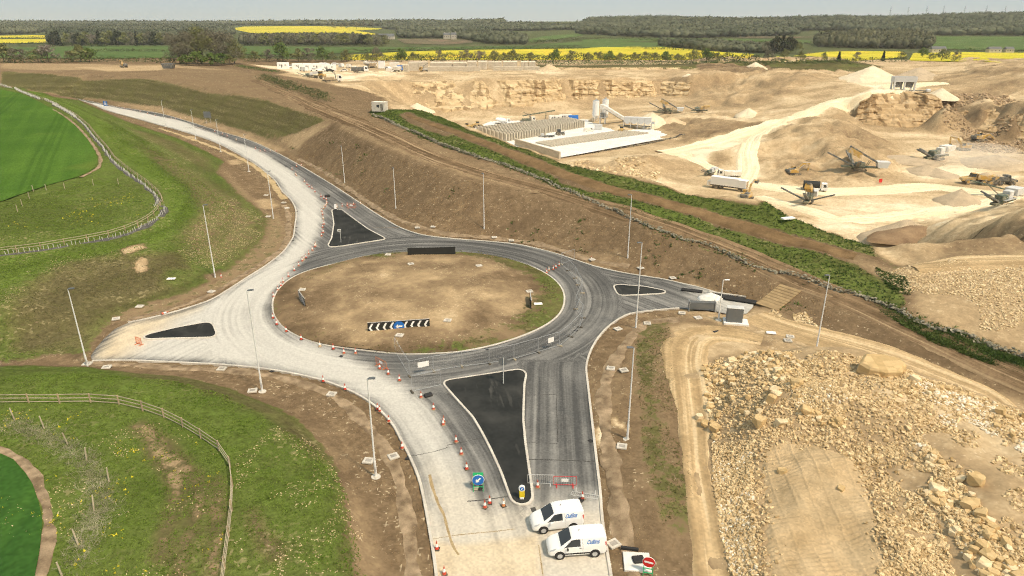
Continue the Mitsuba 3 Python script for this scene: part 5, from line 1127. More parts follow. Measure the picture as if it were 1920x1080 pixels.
for i, p in enumerate([(-46.23,141.81,0),(-42.75,129.65,0),(-40.85,121.21,0),(-28.01,70.35,0),(-9.72,53.38,0),(6.21,86.42,0),(-3.12,76.04,0),(7.63,56.16,0),(8.45,81.53,0),(-20.81,74.15,0)]):
    GU.place('road_gully', f'small dark gully grating against the kerb, {nth(i)} along the road', 'gully', (p[0], p[1], .006), .3 * i, 'gully gratings along the kerbs')

# ------------------------------------------------------------------ sign boards on the roundabout
def chevron_kind(L, hgt, n, roundel, face=True):
    k = Kind()
    k.part('panel', MB().box((0, 0, .12 + hgt / 2), (L, .06, hgt), ch=.008), 'board_black')
    k.part('frame', MB().box((0, 0, .10), (L + .04, .09, .06)).box((0, 0, .14 + hgt), (L + .04, .08, .03)), 'galvanised' if face else 'board_black')
    for i in range(max(2, int(L / 2))):
        k.part('post', MB().cyl(((i + .5) * L / max(2, int(L / 2)) - L / 2, .07, -.5), ((i + .5) * L / max(2, int(L / 2)) - L / 2, .07, .1 + hgt), .04, 8), 'black_rubber')
    if face:
        slots = [s for s in range(n) if not (roundel and s == n // 2)]
        for s in slots:
            cx, w, a = (s + .5) * L / n - L / 2, L / n * .36, hgt * .40
            z = .12 + hgt / 2
            prof = [(cx - w, z), (cx + w * .15, z + a), (cx + w, z + a), (cx - w * .15, z), (cx + w, z - a), (cx + w * .15, z - a)]
            k.part('chevron', MB().prism(prof, -.038, -.031), 'sign_white')
        if roundel:
            c = (0, -.05, .12 + hgt / 2)
            k.part('roundel', MB().cyl((0, -.031, c[2]), (0, -.046, c[2]), .47 * hgt, 36), 'sign_blue', 30)
            r = .47 * hgt
            k.part('roundel__arrow', MB().prism([(-.62 * r, c[2]), (-.12 * r, c[2] + .45 * r), (-.12 * r, c[2] + .16 * r), (.62 * r, c[2] + .16 * r), (.62 * r, c[2] - .16 * r), (-.12 * r, c[2] - .16 * r), (-.12 * r, c[2] - .45 * r)], -.052, -.047), 'sign_white')
    return k


def board_at(a, b):
    """Board from its left to its right foot as seen from the south: centre, heading, length."""
    a, b = np.array(a[:2]), np.array(b[:2])
    return (a + b) / 2, math.atan2(*(b - a)[::-1]), float(np.linalg.norm(b - a))


c_, h_, L_ = board_at(*[(-18.7,80.13,0.5),(-10.81,81.45,0.5)])
chevron_kind(L_, 1.5, 9, True).place('chevron_board', 'long black chevron board with white arrowheads and blue arrow roundel on the roundabout', 'chevron board', (*c_, .12), h_, 'black boards on the roundabout')
c_, h_, L_ = board_at(*[(-18.03,111.49,0.2),(-9.83,112.22,0.2)])
chevron_kind(L_, 1.42, 9, False, False).place('chevron_board', 'long plain black back of the chevron board on the far side of the roundabout', 'chevron board', (*c_, .1), h_, 'black boards on the roundabout')
c_, h_, L_ = board_at(*[(-30.99,91.72,0.3),(-29.26,88.64,0.3)])
chevron_kind(L_ + .3, 1.4, 5, False).place('chevron_board', 'short black chevron board on the left side of the roundabout, seen at a slant', 'chevron board', (*c_, .15), h_, 'black boards on the roundabout')
c_, h_, L_ = board_at(*[(2.66,87.88,0.3),(2.66,91.62,0.3)])
chevron_kind(L_, 1.4, 5, False).place('chevron_board', 'short black chevron board on the right of the roundabout, seen edge on', 'chevron board', (*c_, .15), h_ + .02, 'black boards on the roundabout')

# ------------------------------------------------------------------ single signs
def arrow_prof(r, ang, cz):
    pr = np.array([(-.66, 0), (-.10, .46), (-.10, .16), (.64, .16), (.64, -.16), (-.10, -.16), (-.10, -.46)]) * r
    c, s = math.cos(ang), math.sin(ang)
    return [(x * c - z * s, cz + x * s + z * c) for x, z in pr]


k = Kind()   # keep-left sign in a green folding frame, sandbag on its foot
k.part('frame', MB().beam((-.42, 0, 0), (-.42, .28, 1.75), .05, .05).beam((.42, 0, 0), (.42, .28, 1.75), .05, .05).beam((-.42, .28, 1.75), (.42, .28, 1.75), .05, .05).beam((-.42, .72, 0), (-.42, .28, 1.6), .045, .045)
       .beam((.42, .72, 0), (.42, .28, 1.6), .045, .045).beam((-.42, .08, .45), (.42, .08, .45), .045, .045).box((0, .24, 1.62), (.8, .03, .22), rx=-.15), 'sign_green')
k.part('sign_face', MB().cyl((0, .14, 1.12), (0, .11, 1.12), .50, 36), 'sign_blue', 30)
k.part('sign_face__border', MB().cyl((0, .17, 1.12), (0, .135, 1.12), .53, 36), 'sign_white', 30)
k.part('sign_face__arrow', MB().prism(arrow_prof(.46, math.radians(45), 1.12), .098, .108), 'sign_white')
k.place('keep_left_sign', 'round blue sign with white arrow on a green frame between the cones', 'road sign', (*([(-2.92,48.5,0)][0])[:2], 0), .05)


def sack(name, spot, label, rz, mat='timber'):
    b = trimesh.creation.icosphere(2)
    v = np.array(b.vertices) * [.36, .22, .12]
    v = v * (1 + .12 * (meshkit.noise(np.array(b.vertices) * 2 + 5, 2)[:, None] - .5))
    kk = Kind()
    kk.part('', MB().add(v + [0, 0, .11], b.faces), mat, True)
    kk.place(name, label, 'sandbag', (*spot[:2], .0), rz)


sack('sandbag', [(-3.1,48.86,0)][0], 'tan sandbag lying at the foot of the blue arrow sign', .4, 'pale_timber')
sack('sandbag', [(-2.75,48.93,0)][0], 'dark sandbag behind the foot of the blue arrow sign', 1.4, 'black_rubber')

k = Kind()   # no-entry sign on a green frame
k.part('frame', MB().beam((-.33, 0, 0), (-.33, .22, 1.5), .05, .05).beam((.33, 0, 0), (.33, .22, 1.5), .05, .05).beam((-.33, .22, 1.5), (.33, .22, 1.5), .05, .05).beam((-.33, .7, 0), (-.33, .22, 1.45), .045, .045)
       .beam((.33, .7, 0), (.33, .22, 1.45), .045, .045).beam((-.33, .1, .7), (.33, .1, .7), .05, .05).beam((-.33, .05, .35), (.33, .05, .35), .05, .05), 'sign_green')
k.part('sign_face', MB().cyl((0, .12, 1.30), (0, .08, 1.30), .44, 36), 'sign_red', 30)
k.part('sign_face__bar', MB().box((0, .075, 1.30), (.66, .012, .15), ry=.12), 'sign_white')
k.part('sign_face__border', MB().cyl((0, .135, 1.30), (0, .10, 1.30), .465, 36), 'sign_white', 30)
k.place('no_entry_sign', 'round red no entry sign with white bar on a green frame', 'road sign', (*([(9.95,38.76,0)][0])[:2], 0), -.25)

k = Kind()   # bollard on the tip of the large island
k.part('foot', MB().box((0, 0, .09), (.36, .26, .18), ch=.03), 'sign_white')
k.part('body', MB().box((0, 0, .55), (.46, .2, .76), ch=.04), 'sign_yellow')
k.part('head', MB().cyl((0, .1, 1.06), (0, -.1, 1.06), .27, 28).box((0, 0, .96), (.48, .196, .18)), 'sign_white', 30)
k.part('head__roundel', MB().cyl((0, -.1, 1.06), (0, -.112, 1.06), .19, 28), 'sign_blue', 30)
k.part('head__roundel_arrow', MB().prism(arrow_prof(.17, math.radians(45), 1.06), -.122, -.113), 'sign_white')
k.place('traffic_bollard', 'yellow bollard with white head and blue arrow on the island tip', 'bollard', (*([(0.84,47.49,0.1)][0])[:2], .1), .03)
k = Kind()
k.part('body', MB().box((0, 0, .55), (.5, .24, 1.1), ch=.05), 'sign_white')
k.part('foot', MB().box((0, 0, .05), (.56, .3, .1), ch=.02), 'black_rubber')
k.place('traffic_bollard', 'white bollard at the far tip of the triangular island', 'bollard', (*([(-38.26,143.44,0.1)][0])[:2], .1), .2)

k = Kind()
k.part('post', MB().cyl((0, 0, 0), (0, 0, 3.2), .06, 12), 'galvanised', 30)
k.part('panel', MB().cyl((0, .06, 2.75), (0, .085, 2.75), .5, 32), 'cabinet_grey', 30)
k.place('sign_post', 'grey sign post with round plate seen from behind on the large island', 'sign post', (*([(-0.96,67.28,0.1)][0])[:2], .1), .1)
k = Kind()
k.part('post', MB().cyl((0, 0, 0), (0, 0, 2.5), .05, 10), 'galvanised', 30)
k.part('panel', MB().box((-.12, -.06, 2.3), (.62, .05, .46), ch=.03), 'sign_white')
k.part('panel__face', MB().box((-.06, -.09, 2.3), (.4, .02, .3)), 'machine_green')
k.place('sign_post', 'small pale box sign on a thin post inside the triangular island', 'sign post', (*([(-31.54,119.9,0.1)][0])[:2], .1), .1)
k = Kind()
k.part('post', MB().cyl((-.9, 0, -.2), (-.9, 0, 3.4), .06, 8), 'galvanised', 30)
k.part('post', MB().cyl((.9, 0, -.2), (.9, 0, 3.4), .06, 8), 'galvanised', 30)
k.part('panel', MB().box((0, -.08, 3.3), (3.0, .05, 2.4), ch=.02), 'cabinet_grey')
k.place('direction_sign', 'grey back of a rectangular direction sign on the far bank', 'road sign', on_ground(*([(-120.1,274.4)][0]), 0), -.1)
k = Kind()
k.part('post', MB().cyl((-.8, .05, -.2), (-.8, .05, 2.6), .06, 8).cyl((.8, .05, -.2), (.8, .05, 2.6), .06, 8), 'galvanised', 30)
k.part('panel', MB().box((0, 0, 2.0), (2.3, .06, 2.2), ch=.02), 'sign_blue')
k.part('panel__symbol', MB().box((0, -.04, 1.7), (1.5, .02, .5)).box((0, -.04, 2.5), (.5, .02, .7)), 'sign_white')
k.place('direction_sign', 'small blue and white sign at the far end of the road', 'road sign', (*([(-192.12,330.8,0)][0])[:2], 0), -.3)

# ------------------------------------------------------------------ barriers and temporary fence panels
def barrier_kind(mat, plate=True, L=2.0):
    k = Kind()
    m = MB().beam((-L / 2, 0, .12), (L / 2, 0, .12), .034, .034).beam((-L / 2, 0, 1.0), (L / 2, 0, 1.0), .034, .034).beam((-L / 2, 0, .1), (-L / 2, 0, 1.02), .034, .034).beam((L / 2, 0, .1), (L / 2, 0, 1.02), .034, .034)
    k.part('frame', m, mat)
    for i in range(13):
        x = -L / 2 + (i + 1) * L / 14
        k.part('bar', MB().cyl((x, 0, .12), (x, 0, 1.0), .011, 6), 'galvanised' if mat == 'sign_red' else mat)
    for s in (-1, 1):
        k.part('foot', MB().box((s * L * .36, 0, .03), (.08, .7, .06)), mat)
    if plate:
        k.part('plate', MB().box((0, -.04, .62), (.62, .02, .32)), 'sign_white')
    return k


BS_ = barrier_kind('barrier_orange', False, 1.1)
BR, BO, BG = barrier_kind('sign_red'), barrier_kind('barrier_orange'), barrier_kind('galvanised', False, 2.3)
for kd, px, rz, lb in ((BR, [(4.64,49.3,0)][0], -.03, 'red pedestrian barrier with white plate behind the vans'), (BG, [(2.54,49.52,0)][0], -.03, 'grey wire barrier between the island tip and the red barrier'),
                       (BO, [(-35.13,144.95,0)][0], .08, 'orange barrier with white plate on the far carriageway'), (BO, [(-15.44,71.4,0)][0], -.75, 'orange barrier with a plate beside the cones at the roundabout foot'),
                       (BS_, [(-47.1,77.39,0)][0], -.5, 'orange barrier at the tip of the left island')):
    kd.place('pedestrian_barrier', lb, 'barrier', (*px[:2], 0), rz)
BG.place('pedestrian_barrier', 'grey wire barrier fallen flat behind the vans', 'barrier', (*([(6.36,48.21,0)][0])[:2], .12), -.25, tilt=([1, 0, 0], 72))


def mesh_panel(L):
    k = Kind()
    h, r = 2.0, .022
    fr = MB()
    for a, b in (((-L / 2, 0, .1), (-L / 2, 0, h)), ((L / 2, 0, .1), (L / 2, 0, h)), ((-L / 2, 0, .14), (L / 2, 0, .14)), ((-L / 2, 0, h), (L / 2, 0, h))):
        fr.cyl(a, b, r, 7)
    k.part('frame', fr, 'steel', 40)
    w = MB()
    for i in range(1, 14):
        w.cyl((-L / 2 + i * L / 14, 0, .14), (-L / 2 + i * L / 14, 0, h), .003, 3, caps=False)
    for z in (.55, .95, 1.35, 1.75):
        w.cyl((-L / 2, 0, z), (L / 2, 0, z), .003, 3, caps=False)
    k.part('wire_mesh', w, 'steel')
    return k


FOOT = Kind()
FOOT.part('', MB().box((0, 0, .07), (.24, .72, .14), ch=.03), 'dusty_rubber')
FENCE = np.array([(-11.77,69.07,0),(-9.14,70.29,0),(-5.92,71.4,0),(-2.7,72.21,0),(0.26,73.31,0),(3.22,75.16,0),(5.97,76.93,0),(7.59,79.57,0),(9.04,82.54,0),(9.75,85.51,0),(9,88.67,0),(10.57,94.77,0),(10.23,98.1,0),(10,101.14,0),(9.16,104.62,0),(8.24,107.77,0),(10.67,109.96,0)])[:, :2]
for i, (a, b) in enumerate(zip(FENCE[:-1], FENCE[1:])):
    d = b - a
    rz = math.atan2(d[1], d[0])
    mesh_panel(float(np.linalg.norm(d)) - .08).place('temporary_fence', f'wire mesh fence panel, {nth(i)} from the left across the carriageway', 'temporary fence', (*((a + b) / 2), .0), rz, 'temporary fence panels across the carriageway')
    FOOT.place('ballast_block', f'dark rubber block under the left end of the {nth(i)} mesh panel', 'ballast block', (*a, .003), rz, 'rubber feet of the fence panels')
for i, (a, b) in enumerate((([(-11.77,69.07,0)][0], [(-14.42,75.3,0)][0]), ([(-11.01,65.51,0)][0], [(-7.95,66.98,0)][0]))):
    a, b = np.array(a[:2]), np.array(b[:2])
    rz = math.atan2(*(b - a)[::-1])
    mesh_panel(float(np.linalg.norm(b - a)) - .1).place('temporary_fence', ('mesh fence panel running from the line back to the roundabout kerb', 'low mesh fence panel closing the gap at the large island')[i], 'temporary fence', (*((a + b) / 2), 0), rz)
    FOOT.place('ballast_block', ('dark rubber block at the roundabout kerb', 'dusty rubber block among the cones beside the lane')[i], 'ballast block', (*(b if i == 0 else a), .003), rz)
PLATE = Kind()
PLATE.part('', MB().box((0, 0, 1.35), (1.35, .03, .72), ch=.01), 'sign_white')
for i, lb in ((0, 'white blank board hung on the first mesh fence panel'), (5, 'white blank board hung on the sixth mesh fence panel')):
    a, b = FENCE[i], FENCE[i + 1]
    d = b - a
    n_ = np.array([d[1], -d[0]]) / np.linalg.norm(d) * .05
    PLATE.place('notice_board', lb, 'notice board', (*((a * .42 + b * .58) + n_), 0), math.atan2(d[1], d[0]), scale=(1 if i == 0 else .65, 1, .92))

# ------------------------------------------------------------------ cabinet, panel stack, pipes, piles beside the right arm
k = Kind()
k.part('slab', MB().box((.25, .1, .06), (3.2, 2.0, .3), ch=.02), 'slab_mat')
k.part('body', MB().box((0, 0, 1.2), (2.1, .95, 2.0), ch=.03), 'cabinet_grey')
k.part('roof', MB().box((0, 0, 2.24), (2.2, 1.05, .08), ch=.03), 'galvanised')
for i in range(2):
    k.part('door', MB().box((-.5 + i, -.485, 1.2), (.94, .02, 1.8), ch=.008), 'cabinet_grey')
k.place('electrical_cabinet', 'large grey electrical cabinet standing on a white concrete slab', 'electrical cabinet', on_ground(*([(30,84)][0]), .05), -.2)
k = Kind()
for i in range(6):
    m = MB()
    y = i * .13 - .35
    for z in (.35, 1.35):
        m.cyl((-1.75, y, z), (1.75, y, z), .03, 6)
    for s in (-1, 1):
        m.cyl((s * 1.75, y, .1), (s * 1.75, y, 1.45), .03, 6)
    m.box((0, y, .85), (3.4, .02, .9))
    k.part('panel', m, 'cabinet_grey')
for s in (-1, 1):
    k.part('end_frame', MB().beam((s * 1.8, -.6, .1), (s * 1.8, .6, .1), .08, .08).beam((s * 1.8, -.5, .1), (s * 1.8, -.5, 1.5), .06, .06).beam((s * 1.8, .5, .1), (s * 1.8, .5, 1.5), .06, .06).beam((s * 1.8, -.5, 1.5), (s * 1.8, .5, 1.5), .06, .06), 'steel')
k.place('panel_stack', 'stack of grey fence panels in a steel rack beside the right arm', 'stack of panels', on_ground(*([(26.7,88.1)][0]), .02), -.07)
k = Kind()
k.part('', MB().cone_pile(1.55, .95, 26, 3), 'slab_mat', True)
k.place('aggregate_heap', 'small heap of white aggregate on the unfinished right arm', 'heap', on_ground(*([(29.2,92.8)][0])), 0, scale=(1.3, 1, 1))
k = Kind()
for i in range(4):
    k.part('pipe', MB().cyl((-2.2, i * .28 - .4, .14), (2.2, i * .28 - .4, .14), .14, 12), 'black_rubber', 40)
k.place('pipe_row', 'row of black plastic pipes lying at the edge of the right arm', 'pipes', on_ground(*([(33.3,91.6)][0])), -.42)
k.place('pipe_row', 'black plastic pipes lying beside the small island on the right arm', 'pipes', on_ground(*([(27.2,95.6)][0])), -.35, scale=(.7, .8, .9))
k = Kind()
k.part('trench', MB().box((0, 0, .03), (5.2, 1.5, .1)), 'black_rubber')
k.part('kerb_block', MB().box((0, .85, .12), (5.4, .25, .22), ch=.03), 'concrete')
k.place('drain_trench', 'dark open drain trench along the far side of the right arm', 'trench', on_ground(*([(31.7,93.1)][0])), -.40)
# timber-boarded steps up the bank
a, b = np.array([(36,88.7)][0]), np.array([(40.6,92.2)][0])
d_ = (b - a) / np.linalg.norm(b - a)
L_ = float(np.linalg.norm(b - a))
k = Kind()
for i in range(9):
    t = (i + .5) / 9
    p = a + (b - a) * t
    z = float(H(*p)) + .12
    k.part('board', MB().box((L_ * t - L_ / 2, 0, z), (L_ / 9 - .03, 3.4, .12), ry=-.26, ch=.02), 'tan_board')
k.place('boarded_ramp', 'tan timber boarded ramp up the brown bank to the haul road', 'ramp', (*((a + b) / 2), 0), math.atan2(d_[1], d_[0]))
k = Kind()
k.part('slab', MB().box((0, 0, .02), (2.0, 1.9, .2), ch=.02), 'slab_mat')
k.part('cover', MB().box((.1, .1, .22), (.85, .7, .2), rz=.2, ch=.06), 'black_rubber')
k.part('beam', MB().box((-.45, 1.25, .15), (1.35, .22, .22), rz=-.1, ch=.02), 'black_rubber')
k.place('cover_slab', 'white concrete slab with black cover beside the no entry sign', 'concrete slab', on_ground(*([(9.4,40.1)][0]), .05), -.08)
k = Kind()
k.part('', MB().box((0, 0, .06), (.9, .5, .12), rz=.3, ch=.04), 'black_rubber')
k.place('rubber_mat', 'black rubber flap lying by the cone behind the vans', 'rubber flap', (*([(5.71,47.16,0)][0])[:2], .0), .6)
k.place('rubber_mat', 'black rubber block lying on the sandy strip near the cabinet', 'rubber flap', on_ground(*([(26.7,81)][0])), .3)
k.place('rubber_mat', 'black object lying on the carriageway by the triangular island', 'rubber flap', (*([(-42.97,155.16,0)][0])[:2], 0), .2, scale=(1.2, 1.4, 4))
k.place('rubber_mat', 'black bundle lying on the carriageway beside the large island', 'rubber flap', (*([(-9.13,64.76,0)][0])[:2], 0), .2, scale=(1, 1.3, 2))
k = Kind()
k.part('', MB().box((0, 0, .05), (1.2, .7, .1), ch=.02), 'sign_white')
k.place('white_sheet', 'white sheet lying on the dark verge by the lower track', 'sheet', on_ground(*([(33.9,80.7)][0]), .05), -.2)
k.place('white_sheet', 'white plate lying on the dark green patch of the left slope', 'sheet', on_ground(*([(-52.2,97.5)][0]), .1), .1)
k.place('white_sheet', 'white plate lying in front of the chevron board', 'sheet', (*([(-14.45,79.9,0.3)][0])[:2], .38), .1)
k.place('white_sheet', 'white plate lying in the grass near the edge-on board', 'sheet', (*([(3.74,89.72,0.3)][0])[:2], .38), .1)
k.place('white_sheet', 'torn white sheet caught on the crest of the green bund', 'sheet', on_ground(*([(46.1,110)][0]), .35), .3, scale=(1.9, 1.2, 2.5))

# ------------------------------------------------------------------ the two vans
def van_kind(length, rails, trim):
    """Lofted body: stations along x from nose to tail; each a rounded section."""
    k = Kind()
    L = length
    xs = np.array([0, .05, .14, .30, .55, .80, .92, 1.1, 1.4, 1.72, 1.9, 2.2, 2.7, 3.2, 3.7, 4.1, L - .22, L - .08, L])
    top = np.interp(xs, [0, .05, .14, .3, .55, .80, .92, 1.72, 1.9, 2.2, 3.2, L - .25, L - .08, L], [.64, .76, .86, .95, 1.02, 1.07, 1.11, 1.72, 1.79, 1.83, 1.85, 1.83, 1.78, 1.70])
    half = np.interp(xs, [0, .05, .14, .3, .6, 1.1, 2, L - .3, L - .08, L], [.60, .70, .78, .84, .89, .91, .915, .905, .88, .84])
    belt = np.interp(xs, [0, .1, .5, 1.1, 1.6, 2.2, L], [.55, .66, .84, .98, 1.02, 1.05, 1.06])
    roofw = np.interp(xs, [0, .3, .8, .92, 1.72, 2.2, L - .2, L], [.50, .66, .76, .78, .70, .72, .73, .70])
    V, NS = [], 15

    def section(i):
        h, b, t, r = half[i], min(belt[i], top[i] - .03), top[i], roofw[i]
        zb = .26 if 0 < i < len(xs) - 1 else .34
        side = [(h * .90, zb), (h * .97, zb + .07), (h, .5 * (zb + b) - .02), (h * .985, b - .02), (h * .965, b + .02), ((h + r) / 2 * .985, b + (t - b) * .55), (r + .015, b + (t - b) * .86), (r * .90, t - .02), (r * .45, t)]
        return np.array([(-y, z) for y, z in side] + [(y, z) for y, z in side[::-1]])
    S = np.array([np.c_[np.full(18, xs[i]), section(i)] for i in range(len(xs))])
    n = 18
    f = []
    for i in range(len(xs) - 1):
        for j in range(n - 1):
            a, b = i * n + j, (i + 1) * n + j
            f += [(a, b, b + 1), (a, b + 1, a + 1)]
    V = S.reshape(-1, 3)
    caps = []
    for i, o in ((0, 1), (len(xs) - 1, 0)):
        c = len(V) + len(caps)
        caps.append(V[i * n:(i + 1) * n].mean(0))
        for j in range(n):
            a, b = i * n + j, i * n + (j + 1) % n
            f.append((a, b, c) if o else (b, a, c))
    # the underside
    for i in range(len(xs) - 1):
        f.append((i * n, i * n + n - 1, (i + 1) * n + n - 1)), f.append((i * n, (i + 1) * n + n - 1, (i + 1) * n))
    V = np.vstack([V, caps])
    off = np.array([L / 2, 0, 0])
    k.part('body', (V - off, np.array(f)), 'white_paint', 38)

    def surf(x, j):
        """Point of the body on station coordinate x at profile coordinate j."""
        j0 = int(min(n - 2, math.floor(j)))
        q = S[:, j0] * (1 - (j - j0)) + S[:, j0 + 1] * (j - j0)
        return np.array([x, np.interp(x, xs, q[:, 1]), np.interp(x, xs, q[:, 2])])

    def patch(corners, push, m=6):
        """A panel lying on the body: four corners (x, j) in order, pushed out by a few millimetres."""
        g = []
        for u in np.linspace(0, 1, m):
            for w in np.linspace(0, 1, m):
                c = (np.array(corners[0]) * (1 - u) * (1 - w) + np.array(corners[1]) * u * (1 - w) + np.array(corners[2]) * u * w + np.array(corners[3]) * (1 - u) * w)
                p = surf(*c)
                e = 1e-2
                t1, t2 = surf(c[0] + e, c[1]) - surf(c[0] - e, c[1]), surf(c[0], min(16.99, c[1] + e)) - surf(c[0], max(0, c[1] - e))
                nn = np.cross(t1, t2)
                nn /= np.linalg.norm(nn) + 1e-12
                if nn @ (p - np.array([c[0], 0, .9])) < 0:
                    nn = -nn
                g.append(p + nn * push)
        i = np.arange(m * m).reshape(m, m)
        a, b, c, d = i[:-1, :-1].ravel(), i[1:, :-1].ravel(), i[1:, 1:].ravel(), i[:-1, 1:].ravel()
        return np.array(g) - off, np.vstack([np.c_[a, b, c], np.c_[a, c, d]])
    k.part('windscreen', patch([(.95, 6.55), (1.73, 6.85), (1.73, 10.15), (.95, 10.45)], .012), 'glass_dark', True)
    for s in (0, 1):
        jj = (lambda j: j) if s == 0 else (lambda j: 17 - j)
        k.part('side_window', patch([(1.12, jj(4.2)), (2.42, jj(4.05)), (2.38, jj(5.8)), (1.72, jj(5.8))], .012), 'glass_dark', True)
        for xw in (.86, L - .88):
            y = (-.9 if s == 0 else .9)
            k.part('wheel_arch', MB().cyl((xw - L / 2, y * .6, .36), (xw - L / 2, y * 1.018, .36), .395, 26), 'black_rubber', 30)
            w = k.part('wheel', MB().cyl((xw - L / 2, y * .78, .325), (xw - L / 2, y * 1.03, .325), .325, 28), 'black_rubber', 30)
            rim = MB().cyl((xw - L / 2, y * 1.0, .325), (xw - L / 2, y * 1.036, .325), .205, 24)
            k.part(w + '__rim', rim, 'steel', 30)
        k.part('headlight', patch([(.10, jj(3.35)), (.50, jj(4.1)), (.62, jj(5.2)), (.16, jj(4.7))], .010), 'steel', True)
        k.part('tail_light', MB().box((L / 2 - .055, (-.80 if s == 0 else .80), 1.15), (.1, .10, .42), ch=.02), 'sign_red')
        m = MB().box((1.42 - L / 2, (-1.06 if s == 0 else 1.06), 1.06), (.12, .2, .2), ch=.05).beam((1.46 - L / 2, (-.9 if s == 0 else .9), 1.02), (1.44 - L / 2, (-1.0 if s == 0 else 1.0), 1.03), .05, .05)
        k.part('mirror', m, 'black_rubber' if trim else 'white_paint')
        k.part('door_handle', MB().box((2.42 - L / 2, (-.925 if s == 0 else .925), .98), (.17, .03, .035), ch=.01), 'black_rubber' if trim else 'white_paint')
        if trim:
            k.part('side_moulding', MB().box((2.2 - L / 2, (-.915 if s == 0 else .915), .50), (1.9, .035, .10), ch=.012), 'black_rubber')
        k.part('door_seam', patch([(2.60, jj(1.2)), (2.615, jj(1.2)), (2.60, jj(5.9)), (2.585, jj(5.9))], .004), 'lantern_grey', True)
    k.part('grille', MB().box((.03 - L / 2, 0, .56), (.06, .9, .13), ch=.02), 'board_black')
    k.part('lower_grille', MB().box((.06 - L / 2, 0, .38), (.08, 1.1, .09), ch=.02), 'board_black')
    k.part('rear_window', MB().box((L / 2 - .03, .33, 1.4), (.06, .56, .42), ch=.03).box((L / 2 - .03, -.33, 1.4), (.06, .56, .42), ch=.03), 'glass_dark')
    k.part('rear_bumper', MB().box((L / 2 - .03, 0, .42), (.14, 1.66, .2), ch=.05), 'black_rubber')
    t = meshkit.text_mesh('Cullins', .33, .004, bold=True)
    v = np.array(t.vertices)
    v[:, 0] = v[:, 0] * .66 + .30 * v[:, 1]
    yy = surf(L - 1.0, 4.75)
    slope = surf(L - 1.0, 5.0) - surf(L - 1.0, 4.3)
    up = slope / np.linalg.norm(slope)
    nn = np.array([0, -up[2], up[1]])
    if nn[1] > 0:
        nn = -nn
    o = np.array([L - 1.55, yy[1], yy[2]]) - up * .12 + nn * .022 - off
    k.part('lettering', (o + v[:, :1] * [1, 0, 0] + v[:, 1:2] * up + v[:, 2:3] * nn, t.faces), 'lettering_blue')
    k.part('roof_aerial', MB().cyl((2.35 - L / 2, 0, 1.8), (2.45 - L / 2, 0, 2.0), .02, 6), 'black_rubber')
    return k


for (a, b), Lv, trim, lb in (([(3.48,40.52,0),(6.38,40.79,0)], 4.42, True, 'nearest white panel van with black side moulding and blue lettering'), ([(2.44,43.29,0),(4.88,43.71,0)], 4.15, False, 'white panel van with blue lettering parked second, beyond the nearest van')):
    a, b = np.array(a[:2]), np.array(b[:2])
    rz = math.atan2(*(b - a)[::-1])
    side = np.array([-math.sin(rz), math.cos(rz)])
    c = (a + b) / 2 + side * .86 + np.array([math.cos(rz), math.sin(rz)]) * .04

    van_kind(Lv, True, trim).place('panel_van', lb, 'van', (*c, .01), rz, 'white vans parked on the road')

# ------------------------------------------------------------------ farm fences
def rail_fence(name, line, n_rails, spacing, label, h=1.08, side_rail=True):
    p = np.array(line)[:, :2]
    s = np.r_[0, np.cumsum(np.hypot(*np.diff(p, axis=0).T))]
    m = max(2, int(round(s[-1] / spacing)))
    t = np.linspace(0, s[-1], m + 1)
    q = np.c_[np.interp(t, s, p[:, 0]), np.interp(t, s, p[:, 1])]
    z = H(q[:, 0], q[:, 1])
    key = numbered(name)
    labels[key] = {'label': label, 'category': 'fence'}
    g = np.random.default_rng(len(scene))
    for i in range(m + 1):
        scene[key + (f'__post_{i:03d}' if i else '__post')] = mikit.ply(MB().box((q[i, 0], q[i, 1], z[i] + h / 2 - .1), (.13, .13, h + .2), rz=g.uniform(0, 1), ch=.02).mesh, 'timber')
    c = 0
    for r in range(n_rails):
        zz = h * (.92 - r * .36) - .02
        for i in range(m):
            a, b = (*q[i], z[i] + zz + g.uniform(-.02, .02)), (*q[i + 1], z[i + 1] + zz + g.uniform(-.02, .02))
            scene[key + (f'__rail_{c:03d}' if c else '__rail')] = mikit.ply(MB().beam(a, b, .035, .08).mesh, 'pale_timber')
            c += 1
    return q, z


rail_fence('post_and_rail_fence', [(-57,58.5),(-53.8,58.5),(-50.7,58.5),(-47.6,58.6),(-44.4,58.6),(-41.2,58.7),(-39,58.4),(-36.7,57.6),(-34.1,56.5),(-31.8,55),(-29.9,53.8),(-28,52.3),(-26.6,51.3),(-25.3,50.1),(-24.5,49.1),(-23.8,48),(-22.9,46),(-22.1,44.2),(-21.6,42.5),(-21.1,41),(-20.7,39.6),(-20.3,38.3),(-20,37.1),(-19.6,35.9),(-19,33.9)], 3, 3.0, 'curved three-rail timber fence round the lower left field')
UP = [(-83.4,98.8),(-79.4,100.1),(-77.7,100.9),(-76.3,101.6),(-74.4,102.7),(-71.6,104.7),(-68.8,106.7),(-66.5,108.8),(-65.3,112.9),(-65,118.5),(-66.2,123.9),(-68.4,130.4),(-71.9,135.8),(-74.2,138.8),(-79.2,145.2),(-86.9,154.3),(-98.5,168.9),(-109.8,185.4),(-121.1,201),(-135.6,221.8),(-153.7,245.5),(-176.1,271.6),(-194.6,290.9),(-223.5,321.9),(-273.5,380.2),(-294.8,392)]
rail_fence('post_and_rail_fence', UP, 2, 3.2, 'curved two-rail timber fence round the upper left field')
